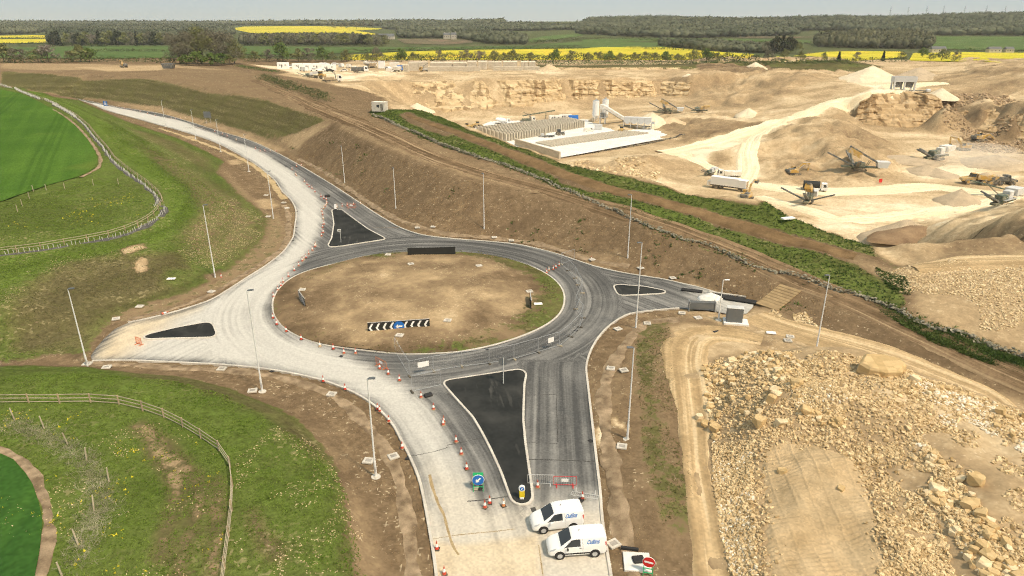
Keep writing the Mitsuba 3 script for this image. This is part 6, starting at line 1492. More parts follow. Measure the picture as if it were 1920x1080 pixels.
# young hedge in tree guards on the outer side of that fence
_p = smooth_line(UP, step=.62)
_d = np.gradient(_p, axis=0)
_nn = np.c_[_d[:, 1], -_d[:, 0]] / np.linalg.norm(_d, axis=1)[:, None]
_k = Kind()
_k.part('', MB().cyl((0, 0, -.05), (0, 0, .62), .045, 6), 'tube_white')
_g = np.random.default_rng(11)
_side = np.where(np.hypot(*(_p + _nn - [-80, 170]).T) > np.hypot(*(_p - _nn - [-80, 170]).T), 1, -1)[:, None]
_sel = _p + _nn * _side * .9
_order = np.argsort(np.hypot(_sel[:, 0], _sel[:, 1]))
for c_, i in enumerate(_order[:290]):
    q = _sel[i] + _g.normal(size=2) * .12
    _k.place('tree_guard', 'white tube guard round a hedge sapling along the upper left fence', 'tree guard', (*q, float(H(*q))), 0, 'tube guards of the young hedge', scale=(1, 1, _g.uniform(.85, 1.25)), tilt=([_g.uniform(-1, 1), _g.uniform(-1, 1), 0], _g.uniform(0, 14)))
_m = MB()
for i in _order[290:]:
    for j in range(2):
        q = _sel[i] + _g.normal(size=2) * .25
        z = float(H(*q))
        _m.cyl((*q, z), (q[0] + _g.uniform(-.1, .1), q[1] + _g.uniform(-.1, .1), z + _g.uniform(.7, 1.0)), .07, 5)
scene['far_tree_guards'] = mikit.ply(_m.mesh, 'tube_white')
labels['far_tree_guards'] = {'label': 'far run of white tube guards beyond the bend of the fence', 'category': 'tree guards', 'kind': 'stuff'}
path('mulch_strip', np.array(_sel)[::4], 1.1, 'mulch_mat', .08)
_k = Kind()
_k.part('', MB().cyl((0, 0, -.2), (0, 0, 1.35), .065, 8, .055), 'pale_timber')
for i, p in enumerate([(-47.1,55.4),(-43.5,54.1),(-39.8,51.6),(-36.7,49.2),(-33.1,46.2),(-32.2,42.5),(-31.2,38.8),(-30.5,35.8)]):
    _k.place('fence_post', f'leaning weathered post in the dry grass, {nth(i)} from the top', 'post', on_ground(*p), i, 'old posts in the lower left field', tilt=([.3, 1, 0], -8 + 5 * math.sin(i * 2)))
for i, p in enumerate([(-92,123),(-93.5,126.6),(-95.6,131.9),(-98.6,137.7),(-96.5,138.6),(-93.2,139.5),(-89,142.6),(-84.1,143.4)]):
    _k.place('fence_post', f'thin pale post at the edge of the crop, {nth(i)} from the left', 'post', on_ground(*p), i, 'pale posts along the upper left crop')


# ------------------------------------------------------------------ quarry faces: layered rock standing in front of the benches
def cliff_color(p, n, uv):
    f = fbm(p.x * .2, p.y * .2, p.z * .45, 4)
    joint = fbm(p.x * .42, p.y * .42, p.z * .08, 3)
    bed = noise(p.z * 1.6 + f * 2, 1)
    c = mix((.38, .27, .145), (.74, .59, .37), dr.clip(f * 1.5 - .22, 0, 1))
    c = mix(c, (.72, .60, .41), smoothstep(.58, .8, bed) * .35)
    return mix(c, (.27, .185, .10), smoothstep(.52, .66, joint) * .85)


scene['cliff_mat'] = matte(cliff_color)


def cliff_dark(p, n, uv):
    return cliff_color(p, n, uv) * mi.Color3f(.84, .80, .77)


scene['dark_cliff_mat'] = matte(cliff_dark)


def cliff(name, foot, head, mat, seed, rough=1.6, res=.8):
    """A rock face between a foot line and a head line (lists of points), broken into blocks along joints and beds."""
    a, b = np.array(foot, float), np.array(head, float)
    L = np.r_[0, np.cumsum(np.hypot(*np.diff(a[:, :2], axis=0).T))]
    n = int(L[-1] / res)
    t = np.linspace(0, L[-1], n)
    A = np.stack([np.interp(t, L, a[:, k]) for k in range(3)], 1)
    Lb = np.r_[0, np.cumsum(np.hypot(*np.diff(b[:, :2], axis=0).T))]
    tb = np.linspace(0, Lb[-1], n)
    B = np.stack([np.interp(tb, Lb, b[:, k]) for k in range(3)], 1)
    m = 34
    w = np.linspace(0, 1, m)
    g = A[None] * (1 - w)[:, None, None] + B[None] * w[:, None, None]
    d = np.gradient(A[:, :2], axis=0)
    nrm = np.c_[d[:, 1], -d[:, 0]] / np.linalg.norm(d, axis=1)[:, None]
    if (nrm @ np.array([0, -1])).mean() < 0:
        nrm = -nrm
    S, Z = np.meshgrid(t, w * (B[:, 2] - A[:, 2]).mean())
    nz = lambda s, k: meshkit.noise(np.stack([S / s, Z / (s * k), S * 0], -1), seed)
    cell = np.floor(nz(6.5, 2.6) * 5) / 5 + .5 * np.floor(nz(3.0, .8) * 4) / 4
    disp = rough * (1.7 * (nz(16, 3) - .5) + 1.5 * (cell - .7) + .5 * (nz(.9, .8) - .5))
    gully = np.clip(nz(9, 9) - .60, 0, 1) * 8 * rough * (.4 + .6 * w[:, None])
    disp = disp - gully + .9 * np.exp(-w[:, None] * 9)
    disp = disp + 1.6 * rough * (meshkit.fbm(np.stack([S / 22, Z / 60, S * 0], -1), 2, seed + 7) - .5) + 1.2
    disp = disp + .7 * np.sign(np.sin(Z * 1.9 + 5 * nz(14, 4))) * (nz(5, 1.2) > .45) * .5
    disp *= np.clip((1 - w[:, None]) * 6 + .35, 0, 1)
    g[..., :2] += nrm[None] * (disp - 3.2 * w[:, None])[..., None]
    g[0, :, 2] -= 3
    g[-1, :, :2] -= nrm * 4
    i = np.arange(m * n).reshape(m, n)
    p, q, r, s = i[:-1, :-1].ravel(), i[:-1, 1:].ravel(), i[1:, 1:].ravel(), i[1:, :-1].ravel()
    structure(name, (g.reshape(-1, 3), np.vstack([np.c_[p, q, r], np.c_[p, r, s]])), mat, smooth=False)


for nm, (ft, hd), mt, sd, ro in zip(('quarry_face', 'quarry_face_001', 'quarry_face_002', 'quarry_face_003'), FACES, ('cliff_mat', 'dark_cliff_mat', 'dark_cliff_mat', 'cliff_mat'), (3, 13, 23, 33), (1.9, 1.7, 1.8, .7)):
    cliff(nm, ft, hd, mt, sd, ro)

# ------------------------------------------------------------------ stockpiles
scene['sand_mat'] = matte(flat_color((.52, .40, .25), (.68, .54, .36), .35))
scene['pale_sand_mat'] = matte(flat_color((.66, .56, .40), (.80, .71, .54), .3))
scene['grit_mat'] = matte(flat_color((.42, .34, .24), (.56, .46, .33), .6))
scene['brown_spoil_mat'] = matte(flat_color((.20, .135, .085), (.34, .24, .15), .5))


def pile(spot, r, h, mat, label, seed, sx=1.0, flat=0.0, name='stockpile'):
    k = Kind()
    k.part('', MB().cone_pile(r, h, 36, seed, 10, sx, flat), mat, 40)
    k.place(name, label, 'stockpile', on_ground(*spot[:2], -.1), seed)


for sp, r, h, mat, lb, sd, sx in (
        ([(225.83,446.9,4)][0], 19, 8.5, 'pale_sand_mat', 'tall white stockpile at the top of the quarry ramp', 1, 1.2), ([(207.66,423.8,3)][0], 7, 3.2, 'pale_sand_mat', 'small white heap at the foot of the tall white stockpile', 2, 1.2),
        ([(255.4,446.9,4)][0], 15, 6.8, 'grit_mat', 'greyish conical stockpile behind the grey hopper', 3, 1.1), ([(223.27,366.5,4)][0], 9, 5.0, 'pale_sand_mat', 'pale stockpile on the rim right of the grey hopper', 4, 1.2),
        ([(72.78,361.8,-9.5)][0], 12, 6.6, 'pale_sand_mat', 'tall pale stockpile under the screener behind the silos', 5, 1.25), ([(81.88,357.7,-9.5)][0], 7, 3.6, 'sand_mat', 'low stockpile right of the tall pale pile behind the silos', 6, 1.4),
        ([(122.45,361.1,-8.6)][0], 6, 4.0, 'pale_sand_mat', 'white stockpile on the bench beside the haul ramp', 7, 1.3), ([(113.44,457.6,4.5)][0], 4, 2, 'pale_sand_mat', 'little pale heap on the left of the top bench', 8, 1.3),
        ([(140.69,209.41,-15)][0], 7.2, 4.2, 'grit_mat', 'grey-brown stockpile under the long conveyor in the quarry', 9, 1.1), ([(155.44,254.05,-14.6)][0], 7.5, 2.6, 'grit_mat', 'low grey heap below the dusty crusher', 10, 1.2),
        ([(157.62,250.21,-14.6)][0], 7, 2.0, 'grit_mat', 'flat grey heap right below the dusty crusher', 11, 1.3), ([(156.46,271.7,-14.6)][0], 9, 2.0, 'grit_mat', 'long low grey heap left of the dusty crusher', 12, 1.5),
        ([(189.45,265.77,-14.5)][0], 12, 3.4, 'grit_mat', 'broad brown heap behind the dump trucks', 13, 1.4), ([(27.07,516.6,5)][0], 9, 4.5, 'sand_mat', 'sandy heap beside the right end of the block stacks', 14, 1.5),
        ([(-47.6,350.1,-3)][0], 8, 4.2, 'pale_sand_mat', 'pale heap at the left end of the quarry floor', 15, 1.3), ([(174.03,510.8,5)][0], 5, 3, 'pale_sand_mat', 'first pale heap on the far top rim', 16, 1.2), ([(179,510.8,5)][0], 5, 3, 'pale_sand_mat', 'second pale heap on the far top rim', 17, 1.2)):
    pile(sp, r, h, mat, lb, sd, sx)
k = Kind()
k.part('', MB().cone_pile(8.5, 4.4, 40, 31, 10, 1.35, .1), 'grit_mat', 40)
k.place('stockpile', 'gravel stockpile close behind the green bund', 'stockpile', (*([(94.33,156.75,-14.8)][0])[:2], float(H(*([(94.33,156.75,-14.8)][0])[:2])) - .2), .1)
k = Kind()
k.part('', MB().cone_pile(6.5, 2.2, 40, 32, 8, 1.7, .2), 'brown_spoil_mat', 40)
k.place('stockpile', 'dark brown spoil heap in front of the gravel stockpile', 'stockpile', (*([(94.8,153.56,-14.8)][0])[:2], float(H(*([(94.8,153.56,-14.8)][0])[:2])) - .2), .1)

# ------------------------------------------------------------------ concrete block yard
PAD = [(19.85,272.27,-13),(82.61,330.3,-13),(72.07,351.1,-13),(68.23,377.6,-13),(39.15,386.2,-13),(-11.64,378.7,-13),(-20,350.1,-13),(-3.56,305.2,-13)]
v_, f_ = sheet(PAD, 6, 0, hfun=lambda x, y: np.full_like(x, -12.6))
structure('concrete_pad', (v_, f_), 'slab_mat')
PZ = -12.6
STACK = Kind()
for i in range(4):
    STACK.part('block', MB().box((0, 0, .36 + i * .72), (.72, 1.5, .70), ch=.03), 'block_concrete')
SINGLE = Kind()
SINGLE.part('', MB().box((0, 0, .34), (.72, 1.45, .68), ch=.03), 'block_concrete')


def grid(corners, nu, nv):
    """Spots over a quadrilateral: corner order front-left, front-right, back-right, back-left."""
    c = np.array([q[:2] for q in corners])
    for i in range(nu):
        for j in range(nv):
            u, w = (i + .5) / nu, (j + .5) / nv
            yield i, j, c[0] * (1 - u) * (1 - w) + c[1] * u * (1 - w) + c[2] * u * w + c[3] * (1 - u) * w


_A = np.array([(-2.64,308.5,-12.6),(38.92,352.9,-12.6),(29.64,370.5,-12.6),(-18.14,335.1,-12.6)])[:, :2]
_ha = math.atan2(*(_A[1] - _A[0])[::-1])
nA = 0
for i, j, q in grid(_A, 34, 8):
    gap = 16 <= i and j == 0
    if gap:
        continue
    nA += 1
    STACK.place('block_stack', f'block stack on the pad, {nth(i)} from the left in the {nth(j)} row from the front', 'block stack', (*q, PZ), _ha, 'block stacks of the large stacked area on the white pad', (1, 1, 1.2))
_B = np.array([(1.41,301.4,-12.6),(18.98,269.01,-12.6)])[:, :2]
_hb = math.atan2(*(_B[1] - _B[0])[::-1])
nb = int(np.linalg.norm(_B[1] - _B[0]) / 1.55)
for i in range(nb):
    STACK.place('block_stack', f'{nth(i)} block stack of the wall along the left edge of the pad', 'block stack', (*(_B[0] + (_B[1] - _B[0]) * (i + .5) / nb), PZ), _hb + math.pi / 2, 'block wall along the left edge of the white pad')
_C = np.array([(16.83,295.97,-12.6),(66.97,334.3,-12.6),(54.57,342.9,-12.6),(10.24,306.3,-12.6)])[:, :2]
_hc = math.atan2(*(_C[1] - _C[0])[::-1])
for i, j, q in grid(_C, 40, 7):
    SINGLE.place('concrete_block', f'single block on the pad, {nth(i)} from the left in the {nth(j)} row', 'concrete block', (*q, PZ), _hc, 'single blocks laid out on the white pad')
k = Kind()   # mesh kerb of old tyres and edging along the right of the pad
g_ = np.random.default_rng(5)
_E = np.array([(22.11,276.89,-13),(38.53,290.41,-13),(57.24,306.6,-13),(74.47,319.9,-13),(81.78,327.8,-13)])[:, :2]
_q = smooth_line(_E, step=1.6)
_T = Kind()
_T.part('', MB().cyl((0, 0, 0), (0, 0, .45), .75, 14), 'dusty_rubber')
for i, q in enumerate(_q):
    _T.place('edge_tyre', 'dusty dark tyre lying along the front edge of the white pad', 'tyre', (*q, float(H(*q)) + .02), 0, 'tyres along the front edge of the white pad', scale=(1, 1, g_.uniform(.5, 1.2)))

# batching plant: silos, inclined conveyor, aggregate bins, cement kiosk
def silo(n):
    k = Kind()
    k.part('barrel', MB().cyl((0, 0, 3.6), (0, 0, 11.2), 1.75, 24), 'white_paint', 30)
    k.part('cone', MB().cyl((0, 0, 1.6), (0, 0, 3.6), .45, 24, 1.75), 'white_paint', 30)
    k.part('roof', MB().cyl((0, 0, 11.2), (0, 0, 11.5), 1.75, 24, 1.2).box((0, 0, 11.8), (.8, .8, .8)), 'steel', 30)
    for a in range(4):
        x, y = 1.45 * math.cos(a * 1.57 + .78), 1.45 * math.sin(a * 1.57 + .78)
        k.part('leg', MB().box((x, y, 1.9), (.22, .22, 3.8)), 'dusty_white')
    m = MB()
    for s in (-1, 1):
        m.beam((s * 1.1, -1.1, .3), (-s * 1.1, -1.1, 3.2), .1, .1)
    k.part('brace', m, 'steel')
    return k


silo(0).place('cement_silo', 'left white cement silo beside the inclined conveyor', 'silo', (*([(44.94,374.6,-12.6)][0])[:2], PZ), .3)
silo(1).place('cement_silo', 'right white cement silo standing behind the conveyor head', 'silo', (*([(50.93,381,-12.6)][0])[:2], PZ), .6)
a_, b_ = np.array([(47.14,364.5,-12.6)][0][:2]), np.array([(58.88,360.5,-12.6)][0][:2])
d_ = (b_ - a_) / np.linalg.norm(b_ - a_)
k = Kind()
k.part('housing', MB().beam((-5.6, 0, 9.6), (7.4, 0, 2.6), 2.3, 1.5), 'dusty_white')
k.part('belt_frame', MB().beam((-5.2, 0, 8.5), (7.4, 0, 1.7), 1.9, .5), 'machine_grey')
k.part('head_house', MB().box((-6.2, 0, 9.2), (2.4, 2.8, 2.4), ch=.1), 'dusty_white')
k.part('mixer', MB().box((-5.6, 0, 5.2), (2.6, 2.6, 2.0), ch=.1).cyl((-5.6, 0, 3.2), (-5.6, 0, 4.2), .5, 12, 1.0), 'machine_grey')
for x in (-7.0, -4.4):
    for y in (-1.3, 1.3):
        k.part('leg', MB().box((x, y, 4.1), (.3, .3, 8.2)), 'galvanised')
k.part('platform', MB().box((-5.6, 0, 4.1), (3.8, 3.6, .15)), 'galvanised')
k.place('batching_plant', 'inclined white conveyor and mixer tower of the batching plant', 'batching plant', (*((a_ + b_) / 2), PZ), math.atan2(d_[1], d_[0]))
k = Kind()
for i in range(4):
    x = -5.1 + i * 3.4
    k.part('bin', MB().prism([(x - 1.65, 5.9), (x + 1.65, 5.9), (x + 1.65, 3.8), (x + .6, 2.6), (x - .6, 2.6), (x - 1.65, 3.8)], -1.7, 1.7), 'galvanised')
for x in (-6.8, -3.4, 0, 3.4, 6.8):
    for y in (-1.6, 1.6):
        k.part('leg', MB().box((x, y, 1.9), (.25, .25, 3.8)), 'galvanised')
k.part('feed_belt', MB().box((0, 0, 1.6), (13.6, 1.2, .4)), 'machine_grey')
k.part('end_stair', MB().box((7.7, 0, 3.0), (1.4, 2.6, .12)).box((7.7, -1.2, 3.6), (1.4, .06, 1.1)).box((8.3, 0, 1.5), (.1, .1, 3)), 'steel')
k.place('aggregate_bins', 'row of grey aggregate bins at the right of the batching plant', 'aggregate bins', (*([(63.33,349.2,-12.6)][0])[:2], PZ), -.30)


def container(L, W, Hh, mat, label, spot, rz, z=None, windows=0, name='site_cabin', cat='cabin', group=None):
    k = Kind()
    k.part('body', MB().box((0, 0, Hh / 2 + .1), (L, W, Hh), ch=.06), mat)
    k.part('roof', MB().box((0, 0, Hh + .13), (L + .1, W + .1, .08)), mat)
    for i in range(windows):
        x = (i + .5) * L / max(1, windows) - L / 2
        k.part('window', MB().box((x, -W / 2 - .01, Hh * .62), (.9, .04, .75)), 'glass_dark')
        k.part('door', MB().box((x + 1.2, -W / 2 - .01, Hh * .45 + .1), (.8, .03, 1.9)), 'machine_grey') if i == 0 else None
    return k.place(name, label, cat, (*spot[:2], float(H(*spot[:2])) if z is None else z), rz, group)


container(3.6, 2.3, 2.4, 'galvanised', 'grey cement kiosk at the foot of the left silo', [(43.44,347.4,-12.6)][0], -.2, PZ, 0)
for i, (px, L, mat, lb) in enumerate((([(23.71,381,-12.6)][0], 7, 'dusty_white', 'first white cabin behind the block stacks'), ([(29.59,385.4,-12.6)][0], 7, 'dusty_white', 'second white cabin behind the block stacks'), ([(33.66,381,-12.6)][0], 5, 'sign_blue', 'blue container at the right end of the cabins'))):
    container(L, 2.6, 2.6, mat, lb, px, .1, PZ, 2 if i < 2 else 0)
container(4.2, 3.0, 2.7, 'concrete', 'small pale concrete kiosk at the top end of the field wall', [(-40.87,216.16,11.4)][0], -.2, None, 1, 'kiosk', 'kiosk')


# ------------------------------------------------------------------ plant and vehicles (x forward, on the ground)
def excavator(arm=(0.9, 2.2), reach=1.0, body='machine_yellow'):
    k = Kind()
    for s in (-1, 1):
        k.part('track', MB().prism([(-2.1, .35), (-1.8, .05), (1.8, .05), (2.1, .35), (2.1, .6), (1.8, .9), (-1.8, .9), (-2.1, .6)], s * 1.25 - .3, s * 1.25 + .3), 'dusty_rubber')
        for x in (-1.75, 1.75):
            k.part('track_wheel', MB().cyl((x, s * 1.25 - .33, .48), (x, s * 1.25 + .33, .48), .34, 14), 'machine_grey', 30)
    k.part('turntable', MB().cyl((0, 0, .8), (0, 0, 1.1), .9, 18), 'machine_grey', 30)
    k.part('body', MB().box((-.6, 0, 1.7), (3.6, 2.7, 1.15), ch=.15), body)
    k.part('counterweight', MB().box((-2.45, 0, 1.65), (.8, 2.6, 1.15), ch=.25), 'machine_grey')
    k.part('cab', MB().prism([(-.2, 1.2), (1.35, 1.2), (1.35, 2.1), (1.0, 3.05), (-.2, 3.05)], .45, 1.4), body)
    k.part('cab__window', MB().prism([(0, 1.95), (1.3, 1.95), (1.02, 2.95), (0, 2.95)], .43, 1.42), 'glass_dark')
    k.part('engine_cover', MB().box((-1.3, -.5, 2.4), (1.8, 1.4, .35), ch=.08), 'machine_grey')
    p0 = np.array([.9, -.1, 1.8])
    p1 = p0 + np.array([math.cos(arm[0]), 0, math.sin(arm[0])]) * 3.0
    p2 = p1 + np.array([math.cos(arm[0] - .75), 0, math.sin(arm[0] - .75)]) * 2.9
    p3 = p2 + np.array([math.cos(arm[0] - arm[1]), 0, math.sin(arm[0] - arm[1])]) * 2.7
    k.part('boom', MB().beam(p0, p1, .45, .62).beam(p1 - [.1, 0, 0], p2, .42, .55), body)
    k.part('stick', MB().beam(p2, p3, .34, .42), body)
    k.part('ram', MB().cyl(p0 + [.5, 0, .1], (p1 + p2) / 2, .1, 8).cyl(p1 + [.3, 0, .45], p2 + [0, 0, .35], .09, 8), 'steel')
    u = (p3 - p2) / np.linalg.norm(p3 - p2)
    q = p3 + u * .2
    k.part('bucket', MB().prism([(q[0] - .3, q[2] + .3), (q[0] + .35, q[2] + .2), (q[0] + .1, q[2] - .8), (q[0] - .5, q[2] - .95), (q[0] - .95, q[2] - .5)], -.6, .5), 'machine_grey')
    return k


def screener(mat='machine_yellow'):
    """Tracked screen: sloping main conveyor with a screen box at its top, hopper at the foot, side conveyors."""
    k = Kind()
    for s in (-1, 1):
        k.part('track', MB().prism([(-1.8, .3), (-1.5, .05), (1.5, .05), (1.8, .3), (1.8, .55), (1.5, .85), (-1.5, .85), (-1.8, .55)], s * 1.1 - .22, s * 1.1 + .22), 'dusty_rubber')
    k.part('chassis', MB().beam((-5, 0, 1.2), (5.2, 0, 1.2), 1.3, .45).box((0, 0, 1.9), (2.6, 1.7, 1.1), ch=.1), 'machine_green')
    k.part('hopper', MB().prism([(4.2, 3.0), (7.6, 3.0), (7.0, 1.3), (4.6, 1.3)], -1.5, 1.5), 'galvanised')
    k.part('main_conveyor', MB().beam((6.4, 0, 1.6), (-3.4, 0, 6.9), 1.35, .5), 'machine_grey')
    k.part('screen_box', MB().beam((-3.6, .2, 6.1), (-.2, .2, 4.3), 1.9, 1.5), mat)
    k.part('side_conveyor', MB().beam((-1.4, 1.0, 1.3), (-2.4, 8.2, 4.4), .9, .35), 'machine_grey')
    k.part('side_conveyor', MB().beam((-1.0, -1.0, 1.3), (-1.8, -7.4, 4.0), .9, .35), 'machine_grey')
    k.part('tail_conveyor', MB().beam((-1.4, 0, 1.3), (-9.2, 0, 4.9), 1.0, .38), 'machine_grey')
    for x, y, z in ((-3, .7, 5), (-3, -.7, 5), (2.4, .7, 3), (2.4, -.7, 3)):
        k.part('strut', MB().beam((x * .7, y, 1.2), (x, y, z), .14, .14), 'machine_green')
    return k


def crusher(mat='dusty_white'):
    k = Kind()
    for s in (-1, 1):
        k.part('track', MB().prism([(-2.2, .35), (-1.8, .05), (1.8, .05), (2.2, .35), (2.2, .65), (1.8, .95), (-1.8, .95), (-2.2, .65)], s * 1.25 - .25, s * 1.25 + .25), 'dusty_rubber')
    k.part('chassis', MB().beam((-6, 0, 1.3), (5, 0, 1.5), 1.5, .6), 'machine_green')
    k.part('feed_hopper', MB().prism([(2.4, 4.6), (6.6, 4.6), (6.2, 3.1), (2.9, 2.6)], -1.6, 1.6), mat)
    k.part('jaw_box', MB().box((1.2, 0, 3.0), (2.2, 2.0, 2.4), ch=.15), mat)
    k.part('engine_pack', MB().box((-2.0, 0, 2.6), (3.2, 2.2, 1.7), ch=.15), 'machine_green')
    k.part('walkway', MB().box((-.4, -1.5, 2.2), (6.2, .7, .1)).beam((-3.4, -1.8, 3.2), (2.6, -1.8, 3.2), .06, .06), 'steel')
    k.part('conveyor', MB().beam((-1.8, 0, .9), (-10.4, 0, 4.3), 1.3, .45), 'machine_grey')
    k.part('side_belt', MB().beam((-.6, .8, 1.1), (-1.4, 5.6, 3.2), .8, .3), 'machine_grey')
    return k


def dump_truck(mat='machine_yellow', load=True):
    k = Kind()
    for x in (3.3, -1.0, -2.9):
        for s in (-1, 1):
            w = k.part('wheel', MB().cyl((x, s * .95, .85), (x, s * 1.55, .85), .85, 18), 'dusty_rubber', 30)
            k.part(w + '__hub', MB().cyl((x, s * 1.5, .85), (x, s * 1.58, .85), .4, 12), mat, 30)
    k.part('chassis', MB().box((-.6, 0, 1.2), (8.4, 1.0, .5)), 'machine_grey')
    k.part('bonnet', MB().prism([(2.2, 1.2), (5.0, 1.1), (4.9, 1.8), (2.4, 2.3)], -1.2, 1.2), mat)
    k.part('cab', MB().prism([(1.1, 1.3), (2.7, 1.3), (2.6, 2.3), (2.3, 3.4), (1.1, 3.4)], -.85, .95), mat)
    k.part('cab__window', MB().prism([(1.3, 2.35), (2.62, 2.35), (2.36, 3.25), (1.3, 3.25)], -.88, .98), 'glass_dark')
    k.part('tipper_body', MB().prism([(.9, 1.7), (.9, 3.2), (1.3, 3.3), (1.0, 2.9), (-4.2, 3.0), (-4.9, 2.5), (-3.6, 1.4)], -1.5, 1.5), mat)
    if load:
        k.part('load', MB().cone_pile(1.6, 1.2, 16, 3, 4, 1.5).mesh, 'grit_mat', 40)
        v, f = MB().cone_pile(1.35, .8, 16, 3, 4, 1.6).mesh
        nm, _, lb = k.parts.pop()
        k.part('load', (v + [-1.6, 0, 2.95], f), 'grit_mat', 40)
    return k


def lorry(cab='white_paint', back='tipper', cargo='concrete'):
    k = Kind()
    for x in (2.7, -1.4, -2.7):
        for s in (-1, 1):
            k.part('wheel', MB().cyl((x, s * .8, .5), (x, s * 1.2, .5), .5, 16), 'dusty_rubber', 30)
    k.part('chassis', MB().box((-.4, 0, .9), (7.8, .9, .3)), 'machine_grey')
    k.part('cab', MB().prism([(2.0, .7), (3.9, .7), (3.95, 1.6), (3.65, 3.0), (2.0, 3.0)], -1.2, 1.2), cab)
    k.part('cab__windscreen', MB().prism([(3.70, 1.75), (3.99, 1.75), (3.72, 2.75), (3.60, 2.75)], -1.08, 1.08), 'glass_dark')
    k.part('cab__side_window', MB().prism([(2.6, 1.75), (3.6, 1.75), (3.4, 2.65), (2.6, 2.65)], -1.215, 1.215), 'glass_dark')
    if back == 'tipper':
        k.part('tipper_body', MB().prism([(1.7, 1.1), (1.7, 2.6), (-4.2, 2.6), (-4.2, 1.1)], -1.22, 1.22), cargo)
    elif back == 'tank':
        k.part('drum', MB().cyl((1.5, 0, 2.3), (-3.6, 0, 2.3), 1.2, 20).box((-1, 0, 1.3), (5.2, 1.9, .4)), 'board_black', 30)
        k.part('side_box', MB().box((-.6, 0, 1.15), (4.6, 2.2, .5), ch=.05), cab)
    elif back == 'mixer':
        k.part('drum', MB().cyl((1.4, 0, 2.2), (-1.4, 0, 2.6), .9, 18, 1.25).cyl((-1.4, 0, 2.6), (-3.8, 0, 3.1), 1.25, 18, .55), cargo, 30)
    else:
        k.part('flatbed', MB().box((-1.2, 0, 1.2), (6.0, 2.4, .2)).box((-1.2, 0, 1.7), (4.0, 1.9, .8), ch=.05), cargo)
        k.part('crane_arm', MB().beam((1.4, 0, 1.4), (1.2, 0, 3.6), .3, .3).beam((1.2, 0, 3.6), (-2.6, .2, 5.6), .22, .26), 'machine_grey')
    return k


def car(mat, van=False):
    k = Kind()
    prof = [(-2.1, .35), (2.1, .35), (2.1, .85), (1.2, 1.0), (.6, 1.45), (-1.2, 1.5), (-2.0, .95)] if not van else [(-2.5, .4), (2.5, .4), (2.5, 1.0), (1.8, 1.2), (1.2, 2.1), (-2.45, 2.2)]
    k.part('body', MB().prism(prof, -.88, .88), mat)
    k.part('window', MB().prism([(-1.3, 1.0), (1.05, 1.0), (.55, 1.38), (-1.1, 1.42)] if not van else [(.7, 1.35), (1.72, 1.3), (1.25, 1.95), (.7, 1.95)], -.9, .9), 'glass_dark')
    for x in (1.35, -1.35):
        for s in (-1, 1):
            k.part('wheel', MB().cyl((x, s * .68, .33), (x, s * .92, .33), .33, 14), 'black_rubber', 30)
    return k


def loader():
    k = Kind()
    for x in (1.4, -1.4):
        for s in (-1, 1):
            k.part('wheel', MB().cyl((x, s * .85, .75), (x, s * 1.35, .75), .75, 16), 'dusty_rubber', 30)
    k.part('body', MB().box((-1.3, 0, 1.5), (2.8, 1.8, 1.0), ch=.15), 'machine_yellow')
    k.part('cab', MB().box((.1, 0, 2.5), (1.4, 1.5, 1.5), ch=.1), 'machine_yellow')
    k.part('cab__window', MB().box((.1, 0, 2.65), (1.43, 1.53, .8)), 'glass_dark')
    k.part('lift_arm', MB().beam((.6, .6, 1.7), (3.0, .6, .8), .2, .3).beam((.6, -.6, 1.7), (3.0, -.6, .8), .2, .3), 'machine_yellow')
    k.part('bucket', MB().prism([(2.8, 1.1), (3.1, .2), (4.1, .15), (3.2, .5)], -1.4, 1.4), 'machine_grey')
    return k


def put(k, name, label, cat, spot, rz, group=None, scale=1.0, dz=0.0):
    return k.place(name, label, cat, (*spot[:2], float(H(*spot[:2])) + dz), rz, group, scale)


EX = excavator((.75, 2.5))
put(EX, 'excavator', 'yellow and black excavator at the foot of the spoil heap', 'excavator', [(104.28,250.21,-15)][0], .25, None, 1.05)
put(excavator((.15, 1.5)), 'excavator', 'large yellow excavator high on the broken rock at right', 'excavator', [(211.38,310.9,-11.8)][0], .12, None, 1.25)
put(excavator((1.0, 2.7)), 'excavator', 'yellow excavator loading the dusty crusher', 'excavator', [(192.55,291.7,-13)][0], 2.9, None, 1.1)
put(excavator((1.15, 1.4)), 'excavator', 'yellow excavator with raised grey arm half hidden behind the bund', 'excavator', [(74.95,212.65,-14.6)][0], .9, None, 1.0)
put(EX, 'excavator', 'small brown excavator on the far plateau at top left', 'excavator', [(-242.33,446,13)][0], 2.4, None, 1.0)
SC = screener()
put(SC, 'screening_plant', 'large screener with yellow box beside the small red marker', 'screening plant', [(126.04,245.58,-15)][0], -.25, None, 1.25)
put(SC, 'screening_plant', 'three-armed screener in front of the black tanker lorry', 'screening plant', [(92.74,208.06,-15)][0], 1.0, None, 1.0)
put(SC, 'screening_plant', 'yellow screener feeding the pale pile behind the silos', 'screening plant', [(87.76,393.1,-9.2)][0], -.2, None, 1.15)
put(crusher(), 'crusher', 'dusty green and white crusher throwing up dust', 'crusher', [(170.66,273.48,-14.3)][0], .45, None, 1.2)
put(crusher('machine_yellow'), 'crusher', 'yellow crusher on the bench right of the pale piles', 'crusher', [(103.51,384.3,-9)][0], -.15, None, .8)
put(crusher('galvanised'), 'crusher', 'grey crusher at the far right edge of the quarry floor', 'crusher', [(139.46,188.41,-15)][0], .55, None, 1.05)
k = Kind()
k.part('conveyor', MB().beam((-9, 0, 5.2), (8, 0, 1.2), 1.0, .45), 'machine_green')
k.part('hopper', MB().prism([(6.6, 2.6), (9.6, 2.6), (9.0, .8), (7.2, .8)], -1.2, 1.2), 'dusty_white')
